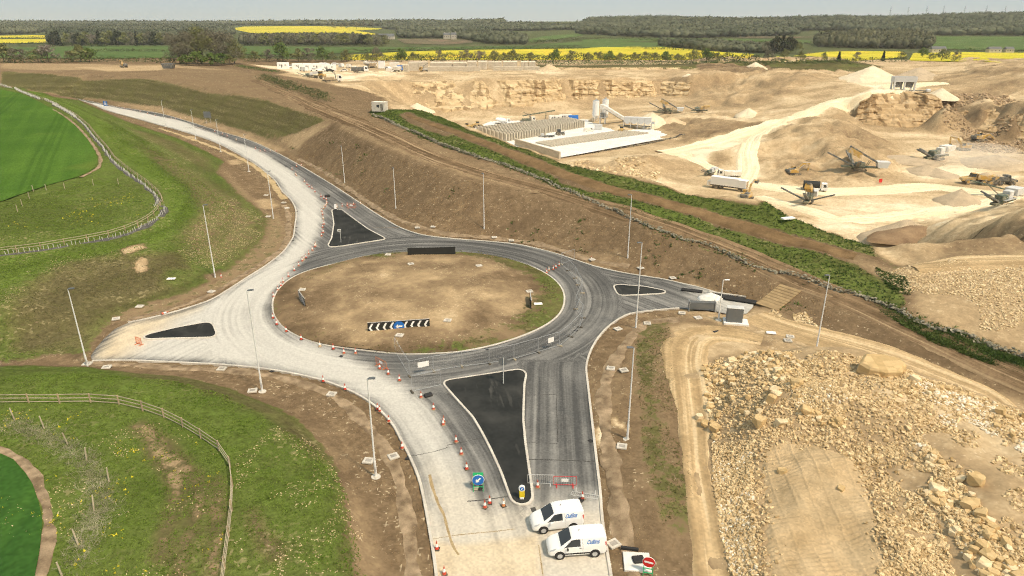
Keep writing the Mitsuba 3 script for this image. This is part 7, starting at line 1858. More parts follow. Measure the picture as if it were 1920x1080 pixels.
k.part('strut', MB().beam((-2.6, .6, 3.4), (1.2, .6, .3), .14, .14).beam((-2.6, -.6, 3.4), (1.2, -.6, .3), .14, .14), 'machine_grey')
k.part('axle', MB().cyl((1.2, -1.0, .4), (1.2, 1.0, .4), .4, 12), 'dusty_rubber')
put(k, 'stacking_conveyor', 'long green conveyor stacking the grey-brown pile', 'conveyor', [(156.92,216.41,-15)][0], -.12, None, .95)
put(dump_truck(), 'dump_truck', 'brown loaded dump truck facing left in the quarry', 'dump truck', [(162.58,234.26,-15)][0], 2.95, None, 1.15)
put(dump_truck('machine_grey'), 'dump_truck', 'grey dump truck facing right behind the long conveyor', 'dump truck', [(170.03,233.42,-15)][0], .05, None, 1.0)
put(lorry('white_paint', 'tank'), 'lorry', 'white lorry with black drum in the middle of the quarry', 'lorry', [(101.11,223.85,-15)][0], -.35, None, 1.0)
put(lorry('dusty_white', 'tipper', 'dusty_white'), 'lorry', 'dusty white tipper lorry behind the white trailer', 'lorry', [(78.76,245.08,-14.5)][0], 3.05, None, 1.0)
k = Kind()
k.part('box', MB().box((-.9, 0, 2.75), (9.6, 2.55, 2.7), ch=.06), 'white_paint')
k.part('rear_box', MB().box((5.2, 0, 2.6), (2.5, 2.6, 2.5), ch=.06), 'white_paint')
k.part('rear_box__door', MB().box((6.47, 0, 2.5), (.06, 2.1, 2.1)), 'timber')
k.part('chassis', MB().box((.4, 0, 1.1), (11.6, 1.6, .4)), 'machine_grey')
k.part('tow_box', MB().box((-6.3, 0, 1.6), (1.2, 2.3, 1.5), ch=.1), 'dusty_white')
for x in (-4.6, -3.4, -2.2, 4.2):
    for s in (-1, 1):
        k.part('wheel', MB().cyl((x, s * .85, .5), (x, s * 1.25, .5), .5, 14), 'dusty_rubber', 30)
put(k, 'box_trailer', 'long white box trailer with brown rear doors', 'trailer', [(73,226.82,-14.6)][0], -.62)
put(crusher('galvanised'), 'crusher', 'small grey washing plant left of the white trailer', 'crusher', [(73.29,249.26,-14.4)][0], .7, None, .55)
k = Kind()   # tractor with trailer on the pad
for s in (-1, 1):
    k.part('rear_wheel', MB().cyl((-.9, s * .7, .85), (-.9, s * 1.2, .85), .85, 18), 'dusty_rubber', 30)
    k.part('front_wheel', MB().cyl((1.4, s * .7, .55), (1.4, s * 1.05, .55), .55, 14), 'dusty_rubber', 30)
k.part('bonnet', MB().box((1.0, 0, 1.35), (1.9, .8, .8), ch=.1), 'machine_grey')
k.part('cab', MB().box((-.6, 0, 2.0), (1.5, 1.5, 1.7), ch=.1), 'glass_dark')
put(k, 'tractor', 'dark grey tractor between the block stacks on the pad', 'tractor', [(23,330.1,-12.6)][0], .2, None, 1.1)
k = Kind()
k.part('bed', MB().box((0, 0, 1.0), (6.4, 1.8, .35)).beam((-3.2, 0, 1.0), (-4.6, 0, .8), .3, .3), 'machine_grey')
k.part('pump', MB().box((-2.6, 0, 1.6), (1.4, 1.5, 1.2), ch=.1), 'steel')
for x in (-1.4, .6, 1.8):
    for s in (-1, 1):
        k.part('wheel', MB().cyl((x, s * .7, .45), (x, s * 1.05, .45), .45, 12), 'dusty_rubber', 30)
put(k, 'flat_trailer', 'low grey trailer coupled to the tractor on the pad', 'trailer', [(16.81,323.7,-12.6)][0], .2)
for i, (k, px, rz, nm, lb, cat) in enumerate((
        (lorry('white_paint', 'mixer', 'white_paint'), [(-4.81,367.9,-12.8)][0], .2, 'lorry', 'white mixer lorry left of the block stacks', 'lorry'),
        (loader(), [(-22.84,352.4,-12.8)][0], 3.3, 'wheel_loader', 'yellow wheel loader at the left corner of the block yard', 'loader'),
        (loader(), [(-17.94,358.1,-12.8)][0], .3, 'wheel_loader', 'dusty loader right of the yellow loader in the block yard', 'loader'),
        (lorry('dusty_white', 'flat', 'machine_green'), [(8.68,376.1,-12.8)][0], .1, 'lorry', 'lorry with crane arm behind the block stacks', 'lorry'),
        (car('dusty_white', True), [(38.05,342,-12.6)][0], .2, 'pickup', 'small pale vehicle at the right end of the block stacks', 'car'),
        (loader(), [(53.91,340.3,-12.6)][0], 1.2, 'wheel_loader', 'small orange loader below the inclined conveyor', 'loader'),
        (lorry('machine_yellow', 'flat', 'concrete'), [(-59.55,487.7,5.8)][0], 2.8, 'lorry', 'yellow lorry with crane arm at the block stacks', 'lorry'))):
    put(k, nm, lb, cat, px, rz)
k = Kind()
k.part('conveyor', MB().beam((-9, 0, 2.2), (9, 0, 4.8), .9, .5), 'machine_green')
k.part('leg', MB().box((-5, 0, 1.2), (.3, .8, 2.4)).box((4, 0, 1.8), (.3, .8, 3.6)), 'machine_grey')
put(k, 'stacking_conveyor', 'long green conveyor lying behind the block stacks', 'conveyor', [(14.85,386.9,-12.8)][0], .12)
k = Kind()   # hopper house on the promontory
for x in (-5, 0, 5):
    for y in (-2, 2):
        k.part('leg', MB().box((x, y, 2.6), (.7, .7, 5.2)), 'galvanised')
k.part('hopper_wall', MB().box((0, -2.3, 5.9), (11.2, .25, 2.6)).box((0, 2.3, 5.9), (11.2, .25, 2.6)).box((-5.5, 0, 5.9), (.25, 4.6, 2.6)).box((5.5, 0, 5.9), (.25, 4.6, 2.6)).box((0, 0, 5.9), (.25, 4.6, 2.6)), 'galvanised')
for x in (-2.7, 2.7):
    k.part('chute', MB().prism([(x - 1.9, 4.6), (x + 1.9, 4.6), (x + 1.3, 1.8), (x - 1.3, 1.8)], -1.7, 1.7), 'machine_grey')
put(k, 'aggregate_hopper', 'grey twin aggregate hopper on the edge of the cliff', 'hopper', [(204.66,370.1,4.2)][0], -.12, None, 1.0)
k = Kind()
k.part('belt', MB().box((0, 0, 1.4), (9.5, .9, .35)), 'machine_grey')
k.part('head', MB().box((5.2, 0, 1.6), (2.4, 1.8, 1.4), ch=.4), 'galvanised')
k.part('leg', MB().box((-3.5, 0, .6), (.3, .7, 1.3)).box((3.2, 0, .6), (.3, .7, 1.3)), 'machine_grey')
put(k, 'feed_conveyor', 'low conveyor running right from the grey hopper', 'conveyor', [(217.53,377.7,4.2)][0], -.05)
k = Kind()
k.part('', MB().box((0, 0, .9), (1.0, .1, 1.0)).cyl((0, 0, 0), (0, 0, .9), .06, 6), 'sign_red')
put(k, 'marker_sign', 'small red marker sign on the quarry floor', 'sign', [(127.99,233.42,-15)][0], .3, None, 1.3)
# ------------------------------------------------------------------ stockyard on the far rim
BS = Kind()
for i in range(4):
    for j in range(2):
        BS.part('block', MB().box(((j - .5) * 1.52, 0, .42 + i * .82), (1.48, 2.6, .78), ch=.03), 'block_concrete')
_r0, _r1 = np.array([(-56.7,482,6)][0][:2]), np.array([(-22.02,489.9,6)][0][:2])
for i in range(15):
    q = _r0 + (_r1 - _r0) * (i + .5) / 15
    put(BS, 'block_stack', f'{nth(i)} block stack from the left in the front row of the far stockyard', 'block stack', q, 0, 'front row of block stacks on the far rim', (.8, 1, 1))


def long_stack(px0, px1, z0, h, depth, label, tiers):
    a, b = np.array(px0[:2]), np.array(px1[:2])
    L = float(np.linalg.norm(b - a))
    k = Kind()
    n = max(2, int(L / 5.5))
    for i in range(n):
        for t in range(tiers):
            k.part('block', MB().box(((i + .5) * L / n - L / 2, depth / 2, (t + .5) * h / tiers), (L / n - .12, depth, h / tiers - .06), ch=.05), 'block_concrete')
    c = (a + b) / 2
    k.place('block_stack', label, 'block stack', (*c, z0), math.atan2(*(b - a)[::-1]), 'long block stacks on the far rim')


for (p, lb, h, dp, ti) in (([(-71.58,495.4,6),(-58.55,498.1,6)], 'tall long block stack at the left of the far stockyard', 6.0, 8, 5), ([(-59.69,518.3,6),(-43.8,518.3,6)], 'long low block stack behind the striped front row, left', 4.6, 12, 4), ([(-43.03,518.3,6),(-33.34,518.3,6)], 'long low block stack behind the striped front row, middle', 4.6, 12, 4),
                           ([(-32.2,512.4,6),(-25.68,512.4,6)], 'pale block stack, left of the pair in the far stockyard', 5.6, 12, 5), ([(-24.53,512.4,6),(-18.02,512.4,6)], 'pale block stack, right of the pair in the far stockyard', 5.6, 12, 5), ([(-17.44,518.3,6),(-7.36,518.3,6)], 'darker block stack right of the pale pair', 5.0, 8, 4),
                           ([(-6.59,518.3,6),(3.88,518.3,6)], 'pale flat-topped block stack right of the darker one', 5.2, 12, 4), ([(6.59,518.3,6),(11.63,518.3,6)], 'small block stack near the right end of the stockyard', 5.0, 12, 4), ([(12.02,518.3,6),(17.06,518.3,6)], 'last tall block stack at the right end of the stockyard', 5.0, 12, 4),
                           ([(-12.98,495.4,6),(7.79,495.4,6)], 'long front block wall of the far stockyard', 3.0, 3, 4), ([(8.53,495.4,6),(19.29,495.4,6)], 'front block wall at the right end of the stockyard', 3.2, 3, 4), ([(-75.15,484.6,6),(-70.43,484.6,6)], 'short block stack at the left end of the stockyard', 5.0, 5, 4)):
    long_stack(p[0], p[1], 5.7, h, dp, lb, ti)
for i, (sp, L, Hh, rz, lb) in enumerate((([(-156.26,487.6,6.5)][0], 5.5, 3.2, .15, 'tall white cabin at the left of the site offices'), ([(-147.02,498.7,6.5)][0], 9, 3, .05, 'first long white cabin of the site offices'), ([(-140.68,498.7,6.5)][0], 8, 3, .05, 'second white cabin of the site offices'),
                                        ([(-133.96,498.7,6.5)][0], 9, 3.4, -.1, 'white marquee-like cabin in the middle of the site offices'), ([(-126.59,493.1,6.5)][0], 7, 3, .1, 'grey-white cabin at the right of the site offices'), ([(-95.66,524.3,6)][0], 3.4, 3.6, 0, 'white upright container right of the caravans'),
                                        ([(-86.25,524.3,6)][0], 5, 3.2, 0, 'open dark-fronted shed left of the block stacks'))):
    container(L * 1.35, 3.8, Hh * 1.3, 'white_paint' if i < 6 else 'dusty_white', lb, sp, rz, None, 2 if i < 5 else 0)
for i, (kd, sp, rz, nm, lb, cat) in enumerate((
        (car('white_paint'), [(-161.61,522.2,6.5)][0], .2, 'parked_car', 'white car behind the tall white cabin', 'car'), (car('white_paint', True), [(-142.89,543.4,6)][0], 0, 'parked_van', 'white van behind the long site cabins', 'van'),
        (car('white_paint'), [(-138.87,560.3,6)][0], .1, 'parked_car', 'white pickup behind the right end of the cabins', 'car'), (car('board_black'), [(-118.87,465,6.3)][0], .3, 'parked_car', 'black car in front of the site cabins', 'car'),
        (car('white_paint'), [(-130.26,468.4,6.4)][0], .4, 'parked_car', 'white car in front of the site cabins', 'car'), (car('dusty_white', True), [(-120.95,530.5,6)][0], 1.4, 'caravan', 'white caravan in the middle of the yard', 'caravan'),
        (lorry('white_paint', 'tipper', 'machine_grey'), [(-96.61,453.2,5.8)][0], .1, 'lorry', 'white and grey tipper lorry on the rim of the quarry', 'lorry'), (lorry('sign_blue', 'tipper', 'concrete'), [(-75.42,472.3,5.8)][0], 1.4, 'lorry', 'blue-fronted lorry at the left of the block stacks', 'lorry'),
        (lorry('dusty_white', 'mixer', 'concrete'), [(-107.47,530.5,6)][0], 1.3, 'lorry', 'concrete mixer lorry in the back of the yard', 'lorry'), (lorry('dusty_white', 'tipper', 'timber'), [(-103.11,530.5,6)][0], 1.5, 'lorry', 'loaded brown tipper beside the mixer lorry', 'lorry'),
        (loader(), [(-109.69,407.4,7)][0], 2.6, 'wheel_loader', 'yellow loader on the cut edge below the cabins', 'loader'), (crusher('galvanised'), [(-116.09,408.6,7.5)][0], .4, 'crusher', 'grey pump set on the cut edge below the cabins', 'crusher'),
        (lorry('dusty_white', 'flat', 'timber'), [(-96.72,382,7)][0], .3, 'lorry', 'flatbed lorry with red gear on the cut edge', 'lorry'))):
    put(kd, nm, lb, cat, sp, rz, None, .7 if nm == 'crusher' else 1.3)
for i, px in enumerate([(-155.91,516.1,6.5),(-156.67,544.8,6.3),(-128.38,536.9,6),(-114.86,486.9,6.2),(-109.78,495.4,6),(-88.93,512.4,6),(-81.55,479.4,6),(-122.85,460.1,6.3),(-134.15,458.7,6.4)]):
    put(car('white_paint' if i % 3 else 'dusty_white', i % 2 == 0), 'parked_van' if i % 2 == 0 else 'parked_car', f'small white vehicle in the quarry yard, {nth(i)} of the scattered ones', 'van' if i % 2 == 0 else 'car', px, i * 1.1, 'white vehicles scattered in the quarry yard', 1.25)
k = Kind()
k.part('hull', MB().prism([(-2.6, 2.1), (2.6, 2.1), (1.8, .1), (-1.8, .1)], -1.1, 1.1), 'machine_grey')
put(k, 'waste_skip', 'dark blue-grey skip on the far plateau', 'skip', [(-207.92,432.3,13)][0], 0, None, 1.5)

# ------------------------------------------------------------------ far buildings and pylons
def house(label, spot, L, W, h, roof, mat, chimneys=1, cat='house', name='farmhouse', rz=0.0):
    k = Kind()
    k.part('wall', MB().box((0, 0, h / 2), (L, W, h)), mat)
    m = MB()
    v = np.array([(-L / 2 - .3, -W / 2 - .3, h), (L / 2 + .3, -W / 2 - .3, h), (L / 2 + .3, W / 2 + .3, h), (-L / 2 - .3, W / 2 + .3, h), (-L / 2, 0, h + roof), (L / 2, 0, h + roof)])
    m.add(v, [(0, 1, 5), (0, 5, 4), (2, 3, 4), (2, 4, 5), (0, 4, 3), (1, 2, 5)])
    r = k.part('roof', m, 'slate')
    for c in range(chimneys):
        k.part(r + '__chimney', MB().box((L * (.38 - .76 * c), 0, h + roof + .4), (1, .9, 1.8)), mat)
    for i in range(3):
        k.part('window', MB().box(((i - 1) * L * .3, -W / 2 - .03, h * .62), (1.1, .06, 1.4)), 'glass_dark')
    put(k, name, label, cat, spot, rz)


house('long dark-roofed barn below the upper yellow field', [(-234,1334.4)][0], 34, 16, 5, 4.5, 'far_stone', 0, 'barn', 'barn')
house('pale stone farmhouse left of the wooded hill', [(-119.7,1332.3)][0], 12, 8, 7, 4, 'far_stone', 2)
house('pale farmhouse gable beside the first farmhouse', [(-104.8,1304.4)][0], 9, 8, 8, 4, 'far_stone', 1)
house('pale house among trees in the middle distance', [(-21.2,1441.7)][0], 16, 8, 6, 4, 'far_stone', 2)
house('pale house at the edge of the hillside wood', [(164.1,1693.6)][0], 14, 9, 7, 4, 'far_stone', 1)
house('low stone barn behind the far right yellow field', [(480,811.9)][0], 16, 7, 4, 3, 'far_stone', 0, 'barn', 'barn')
house('low pale shed at the right of the yellow field', [(543.2,811.7)][0], 14, 7, 4, 2.5, 'far_stone', 0, 'barn', 'barn')
house('small pale shed right of the low barn', [(559.8,811.5)][0], 9, 6, 4, 2.5, 'far_stone', 0, 'barn', 'barn')
PY = Kind()
m = MB()
for s in (-1, 1):
    m.beam((s * 4, 0, 0), (s * 1.0, 0, 30), .5, .5).beam((s * 1.0, 0, 30), (0, 0, 46), .4, .4)
    for z in (30, 36, 42):
        m.beam((0, 0, z), (s * (9 - (z - 30) * .25), 0, z), .4, .4)
for i in range(5):
    m.beam((-4 + i * .6, 0, i * 6), (4 - (i + 1) * .6, 0, (i + 1) * 6), .3, .3)
PY.part('', m, 'lantern_grey')
for i, x in enumerate((1640, 1672, 1705, 1735, 1773, 1812, 1846, 1895)):
    px = np.array(((x - 960) / 1275 * 2900, 3000.))
    PY.place('pylon', f'thin lattice pylon on the right skyline, {nth(i)} from the left', 'pylon', (*px, float(H(*px)) + 4), .4, 'pylons on the right skyline', 1.0)


# ------------------------------------------------------------------ wheel tracks: ribbons with ruts along them
def track_mat(name, dark, light, worn):
    def fn(p, n, uv):
        s = fbm(uv.x * 2.2, uv.y * .035, 2, 4)
        r = noise(uv.x * 6, uv.y * .08, 7)
        f = fbm(p.x * .7, p.y * .7, 1, 3)
        c = mix(dark, light, dr.clip((s - .5) * 2.0 + (f - .5) * .9 + .5, 0, 1))
        c = mix(c, worn, smoothstep(.55, .8, r) * smoothstep(.4, .65, s + .2 * (f - .5)) * .7)
        return c * (.86 + .28 * noise(p.x * 5, p.y * 5))
    scene[name] = matte(fn)


track_mat('haul_mat', (.12, .082, .048), (.27, .19, .115), (.42, .32, .205))
track_mat('tan_track_mat', (.36, .26, .145), (.56, .42, .245), (.66, .53, .34))
track_mat('pale_track_mat', (.74, .62, .42), (.84, .75, .55), (.88, .81, .63))


def track(name, line, width, mat, dz=.10, rut=.10, seed=0):
    p = smooth_line(line, step=1.2)
    p = ndimage.gaussian_filter1d(p, 1.5, axis=0, mode='nearest')
    d = np.gradient(p, axis=0)
    nrm = np.c_[-d[:, 1], d[:, 0]] / np.linalg.norm(d, axis=1)[:, None]
    s = np.r_[0, np.cumsum(np.hypot(*np.diff(p, axis=0).T))]
    w = np.broadcast_to(np.asarray(width, float), (len(p),)) if np.ndim(width) == 0 else np.interp(np.linspace(0, 1, len(p)), np.linspace(0, 1, len(width)), width)
    m = max(9, int(w.max() / .45))
    o = np.linspace(-1, 1, m)
    wob = 1 + .25 * (meshkit.fbm(np.c_[s / 9, s * 0 + seed, s * 0], 3, seed) - .5)
    X = p[:, None] + nrm[:, None] * (o[None] * (w * wob)[:, None] / 2)[..., None]
    acr = o[None] * w[:, None] / 2
    z = H(X[..., 0], X[..., 1]) + dz + rut * (meshkit.fbm(np.stack([acr * 1.1 + seed, np.broadcast_to(s[:, None] / 40, acr.shape), acr * 0], -1), 3, seed + 3) - .5) * 2
    edge = np.clip((np.abs(o) - .72) / .28, 0, 1)
    z = z - edge[None] ** 1.5 * (dz + .22) - edge[None] * .25 * (meshkit.fbm(X[..., [0, 1, 0]] * np.array([.5, .5, 0]), 3, 4) - .5)
    n = len(p)
    i = np.arange(n * m).reshape(n, m)
    a, b, c, e = i[:-1, :-1].ravel(), i[:-1, 1:].ravel(), i[1:, 1:].ravel(), i[1:, :-1].ravel()
    structure(name, (np.c_[X.reshape(-1, 2), z.ravel()], np.vstack([np.c_[a, b, c], np.c_[a, c, e]])[:, ::-1]), mat, uv=np.c_[acr.ravel(), np.broadcast_to(s[:, None], acr.shape).ravel()])


track('haul_road', [(-123,340.7),(-88.7,278.8),(-64.9,236.2),(-47.9,207.8),(-34.3,184.7),(-20.1,160.3),(-6.8,143.7),(4.3,134.6),(14.1,125.4),(22.8,117.2),(30.6,109.8),(37.3,102.3),(42.3,93.5),(46.9,86.3),(50.3,79),(53.4,72.7),(56.9,66),(59.6,60.4)], [7, 8, 9, 9, 8, 7.5, 7, 6.5, 6, 5.5, 5, 5], 'haul_mat', .14, .16, 1)
track('bund_path', [(-31.6,206.5),(-20.3,188.6),(-7.8,168.3),(4.7,149.7),(11.1,140.6),(16.9,133.1),(24.1,125.7),(33.3,116.8),(38.1,111.6),(42.5,106.8),(46.9,103.2),(49.8,100.2),(52.8,97.6)], [1.6, 2.2, 2.6, 2.6, 3, 3.2, 3.6, 3.6, 3.2, 2.6], 'bund_soil_mat', .16, .12, 2)
track('lower_track', [(33,86.7),(35.7,82.8),(38.7,79.7),(41.7,77.2),(44.4,74.5),(46.8,71.8),(49.4,67.7),(51.8,64),(47.3,53),(56.1,56.2)], [6, 6.5, 6, 5, 5, 5, 5], 'tan_track_mat', .10, .10, 3)
track('sandy_strip', [(32.7,78.3),(29.1,80.1),(25.2,80.9),(22.3,77.8),(20.3,70.7),(19,62.4),(17.6,55.6),(16.4,49.8),(15.7,44.4),(14.7,38.2),(14.2,35.2)], [4, 6, 7, 6, 4.2, 3.4, 2.8, 3, 3.2], 'tan_track_mat', .08, .10, 4)
track('quarry_ramp', [(62.1,289.1),(76.8,298.5),(91.1,308.5),(108.9,320.2),(127.3,331),(149.7,349.7),(171.4,363.2),(186,361.4),(225.5,404),(246.9,409.7)], [7, 8, 8, 8.5, 9, 10, 11, 15, 22, 20], 'pale_track_mat', .5, .25, 5)
track('quarry_track', [(128.6,327.7),(118.3,319.5),(111.6,313.2),(96.3,277.9),(92.9,269.7),(91.1,261.7),(84,243.6),(74.9,229.3)], [5, 6, 7, 8, 9, 9, 10], 'pale_track_mat', .5, .25, 6)
track('quarry_track_001', [(63.5,290.5),(69.7,282.7),(73.1,266.1),(77.2,257.7),(80.3,241.1),(89.4,229.2),(103.2,223),(121.5,224),(143.2,230.6),(155.7,221.6),(164.2,211.4)], [8, 8, 8, 9, 10, 11, 11, 12, 12, 12], 'pale_track_mat', .3, .3, 7)
track('quarry_track_002', [(79.9,217.1),(87.9,202),(94.5,188),(107.8,190.2),(124.3,197.6),(143.8,205.5),(171.6,221.7)], [6, 8, 9, 9, 8, 8], 'pale_track_mat', .3, .3, 8)
track('mound_track', [(56.8,92.1),(61.3,92.1),(66.4,91.9),(71.1,91.1),(76.6,89.7)], [4, 5, 5, 5], 'tan_track_mat', .12, .12, 9)

# the graded ramp on the front of the mound, with the cleat marks of a tracked machine
v_, f_ = sheet(RAMP, .10, .06, edge=.3)
_lane = v_[:, 0] * .998 + v_[:, 1] * -.06 + .3 * np.sin(v_[:, 1] / 5)
_li = np.floor(_lane / 1.25)
_ph = meshkit.noise(np.c_[_li, np.floor(v_[:, 1] / 7), _li * 0], 3) * 6
_fr = (_lane / 1.25) % 1
_in = np.clip((.44 - np.abs(_fr - .5)) / .06, 0, 1)
_amp = np.clip(meshkit.fbm(np.c_[v_[:, :2] / 3.2, _ph * 0], 3, 8) * 2.6 - .75, 0, 1)
_e = shapely.distance(RAMP.exterior, shapely.points(v_[:, :2]))
v_[:, 2] += .055 * _in * _amp * np.sin((v_[:, 1] + .10 * np.sin(_lane * 2)) * 2 * np.pi / .42 + _ph) + .10 * (meshkit.fbm(v_ * [.8, .8, 0], 3, 5) - .5) + .10 * np.exp(-(np.minimum(_fr, 1 - _fr)) ** 2 / .003) * meshkit.noise(np.c_[_li, v_[:, 1] / 3, _li * 0], 6)
v_[:, 2] -= .30 * np.clip(1 - _e / 1.2, 0, 1)
structure('graded_ramp', (v_, f_), 'ramp_mat')

# ------------------------------------------------------------------ stones
def stone_mat(name, a, b, loose=True):
    def fn(p, n, uv):
        r = cell_rand(p.x * 1.3 + 50, p.y * 1.3, p.z * 1.3)
        f = fbm(p.x * 3, p.y * 3, p.z * 3, 3)
        return mix(a, b, dr.clip(.1 + .8 * (uv.x if loose else r) + .7 * (f - .5), 0, 1))
    scene[name] = matte(fn)


stone_mat('stone_mat', (.42, .31, .165), (.84, .70, .47))
stone_mat('rubble_mat', (.34, .235, .115), (.82, .655, .405))
stone_mat('boulder_mat', (.47, .34, .17), (.66, .49, .27), False)
stone_mat('boulder_pale_mat', (.64, .51, .32), (.80, .68, .47), False)
stone_mat('pale_stone_mat', (.62, .53, .38), (.92, .87, .76))
stone_mat('brown_stone_mat', (.27, .195, .12), (.55, .42, .28))
stone_mat('wall_stone_mat', (.16, .155, .115), (.37, .345, .27), False)


def stone_shape(seed, sub=0):
    g = np.random.default_rng(seed)
    pt = g.normal(size=(13 if sub == 0 else 26, 3))
    pt /= np.linalg.norm(pt, axis=1)[:, None]
    pt *= g.uniform(.75, 1.05, len(pt))[:, None]
    pt = np.clip(pt * 1.2, -g.uniform(.42, .78, 3), g.uniform(.42, .78, 3)) * 1.15
    h = trimesh.Trimesh(pt, process=False).convex_hull if False else trimesh.convex.convex_hull(pt)
    return np.array(h.vertices), np.array(h.faces)


STONES = [stone_shape(s) for s in range(12)]
BOULDERS = [stone_shape(100 + s, 1) for s in range(14)]


def scatter(name, spots, sizes, mat, label, seed, sink=.25, flat=.75, cat='stones', zoff=0.0):
    """Many stones as one mesh."""
    g = np.random.default_rng(seed)
    V, F, U, n = [], [], [], 0
    z = H(spots[:, 0], spots[:, 1]) + bump_at(spots[:, 0], spots[:, 1])
    for i, (x, y) in enumerate(spots):
        v, f = STONES[int(g.integers(len(STONES)))]
        s = sizes[i]
        w = (v * [s * g.uniform(.8, 1.25), s * g.uniform(.7, 1.1), s * flat * g.uniform(.7, 1.1)]) @ rotm(g.uniform(0, 6.28), g.uniform(-.5, .5), g.uniform(-.5, .5)).T
        V.append(w + [x, y, z[i] + s * flat * .5 - s * sink + zoff])
        F.append(f + n)
        n += len(v)
        U.append(np.full((len(v), 2), g.uniform()))
    scene[name] = mikit.ply((np.vstack(V), np.vstack(F)), mat, uv=np.vstack(U))
    labels[name] = {'label': label, 'category': cat, 'kind': 'stuff'}


def inside(poly, n, seed):
    poly = Polygon([q[:2] for q in poly]).buffer(0)
    g = np.random.default_rng(seed)
    x0, y0, x1, y1 = poly.bounds
    out = np.zeros((0, 2))
    while len(out) < n:
        c = g.uniform((x0, y0), (x1, y1), (n * 2, 2))
        out = np.vstack([out, c[shapely.contains_xy(poly, c[:, 0], c[:, 1])]])
    return out[:n]


def clump(p, seed, scale=4.0, keep=.5):
    """Leaves more of the spots where a noise is high, so that they lie in drifts."""
    f = meshkit.fbm(np.c_[p / scale, p[:, 0] * 0], 3, seed)
    return p[f > np.quantile(f, 1 - keep)]


_g = np.random.default_rng(21)
RIM = [(22.3,70.6),(24.7,73.1),(28.6,74.2),(29.3,65.6),(30.5,61.7),(26.9,57.9),(24.2,55.8),(22,54.7),(20.6,54.3),(19.3,55.6),(20.5,62.3)]
CRESTZ = [(27.9,66.4),(32.5,65.3),(36.3,63.9),(39.1,59.8),(41.7,55.4),(45.8,51.9),(42.4,47.2),(39,50.9),(36.2,54.5),(32.5,57),(27,55.9),(25.9,59.4)]
BAND = [(26.6,58.4),(29.9,56),(32.9,51.9),(34.7,48.1),(34.7,43.7),(34.1,38.9),(34.3,35.9),(33,33.9),(30.8,34.5),(31.3,38.4),(31.5,42.8),(31.1,47.5),(29.2,51.4),(26.1,52.9)]
FOOT_ = [(30.5,46.1),(31.2,42.9),(31,39),(29.4,34.4),(24.7,35.6),(26.9,39.7),(28.1,43.1)]
LEFTS = [(19.2,55.3),(21.9,52.6),(19.3,44.1),(17.3,37.1),(16,38),(16.6,43.6),(17.8,49.8)]
RIMS = np.array([RAMP.exterior.interpolate(t).coords[0] for t in _g.uniform(0, RAMP.exterior.length, 2600)]) + _g.normal(size=(2600, 2)) * .7
ALLM = [(23,70.2),(27.9,72.2),(32.5,65.3),(39.1,59.8),(45.8,51.9),(33.1,33.5),(25.3,35.5),(29,44.7),(27.8,50.1),(22.3,52.7),(19.3,55.6)]
big = np.vstack([clump(inside(RIM, 190, 1), 2, 3, .7), clump(inside(CRESTZ, 110, 2), 3, 4, .5), clump(inside(BAND, 230, 3), 4, 4, .5), clump(inside(FOOT_, 110, 4), 5, 3, .45)])[:296]
_sz = _g.uniform(.24, .44, len(big)) * np.where(_g.uniform(size=len(big)) < .12, 1.6, 1)
_bz = H(big[:, 0], big[:, 1]) + bump_at(big[:, 0], big[:, 1])
BK = []
for i, (v, f) in enumerate(BOULDERS):
    k = Kind()
    k.part('', (v, f), ('boulder_mat', 'boulder_pale_mat', 'boulder_mat')[i % 3])
    BK.append(k)
for i, (q, s) in enumerate(zip(big, _sz)):
    where = 'along the left edge of the rubble mound' if shapely.contains_xy(Polygon([w[:2] for w in RIM]), *q) else 'in the boulder drift at the foot of the rubble mound' if shapely.contains_xy(Polygon([w[:2] for w in FOOT_]), *q) else 'on the upper part of the rubble mound'
    BK[i % 14].place('boulder', f'angular tan limestone boulder {where}', 'boulder', (*q, _bz[i] + s * .28), _g.uniform(0, 6.28), f'boulders {where}', (s * _g.uniform(.9, 1.35), s * _g.uniform(.8, 1.1), s * _g.uniform(.6, .9)), tilt=([1, .4, 0], _g.uniform(-20, 20)))
for lb, p, s, rz in (('large pale squarish boulder standing apart left of the mound', [(19,59.5)][0], .55, .3), ('second pale boulder beside the squarish one left of the mound', [(19.2,58.1)][0], .5, 1.2), ('big rounded boulder at the lower left corner of the mound', [(19.9,56.9)][0], .62, 2.2), ('small boulder lying on the sandy strip above the mound', [(22.7,71.1)][0], .33, .5),
                     ('boulder lying alone on the sandy strip near the top', [(24.7,70)][0], .35, .9), ('lone boulder in the middle of the graded ramp', [(22.8,47.7)][0], .4, .2), ('lone flat stone at the right of the graded ramp', [(26.3,44.7)][0], .36, .8), ('large pale block in the middle of the stone band', [(33.7,40.8)][0], .75, .7), ('dark grey boulder deep in the stone band', [(35.5,43)][0], .7, 2), ('long boulder leaning at the top of the left stones', [(22.9,54)][0], .7, .6), ('flat boulder beside the long leaning boulder', [(24.5,53.2)][0], .6, .2)):
    BK[int(s * 100) % 14].place('boulder', lb, 'boulder', (*p, float(H(*p)) + s * .35), rz, None, (s * 1.2, s, s * .85))
k = Kind()   # the great flat slab on the crest
_t = np.array([(-1.9, -.4), (-1.3, .9), (.2, 1.25), (1.7, .9), (2.1, .1), (1.5, -.9), (.1, -1.15), (-1.2, -1.0)])
_v = np.vstack([np.c_[_t * 1.06, np.full(8, -.75)], np.c_[_t, np.full(8, .12)], np.c_[_t * .86, np.full(8, .30) + .06 * np.sin(np.arange(8) * 2)], [[0, 0, .34]]])
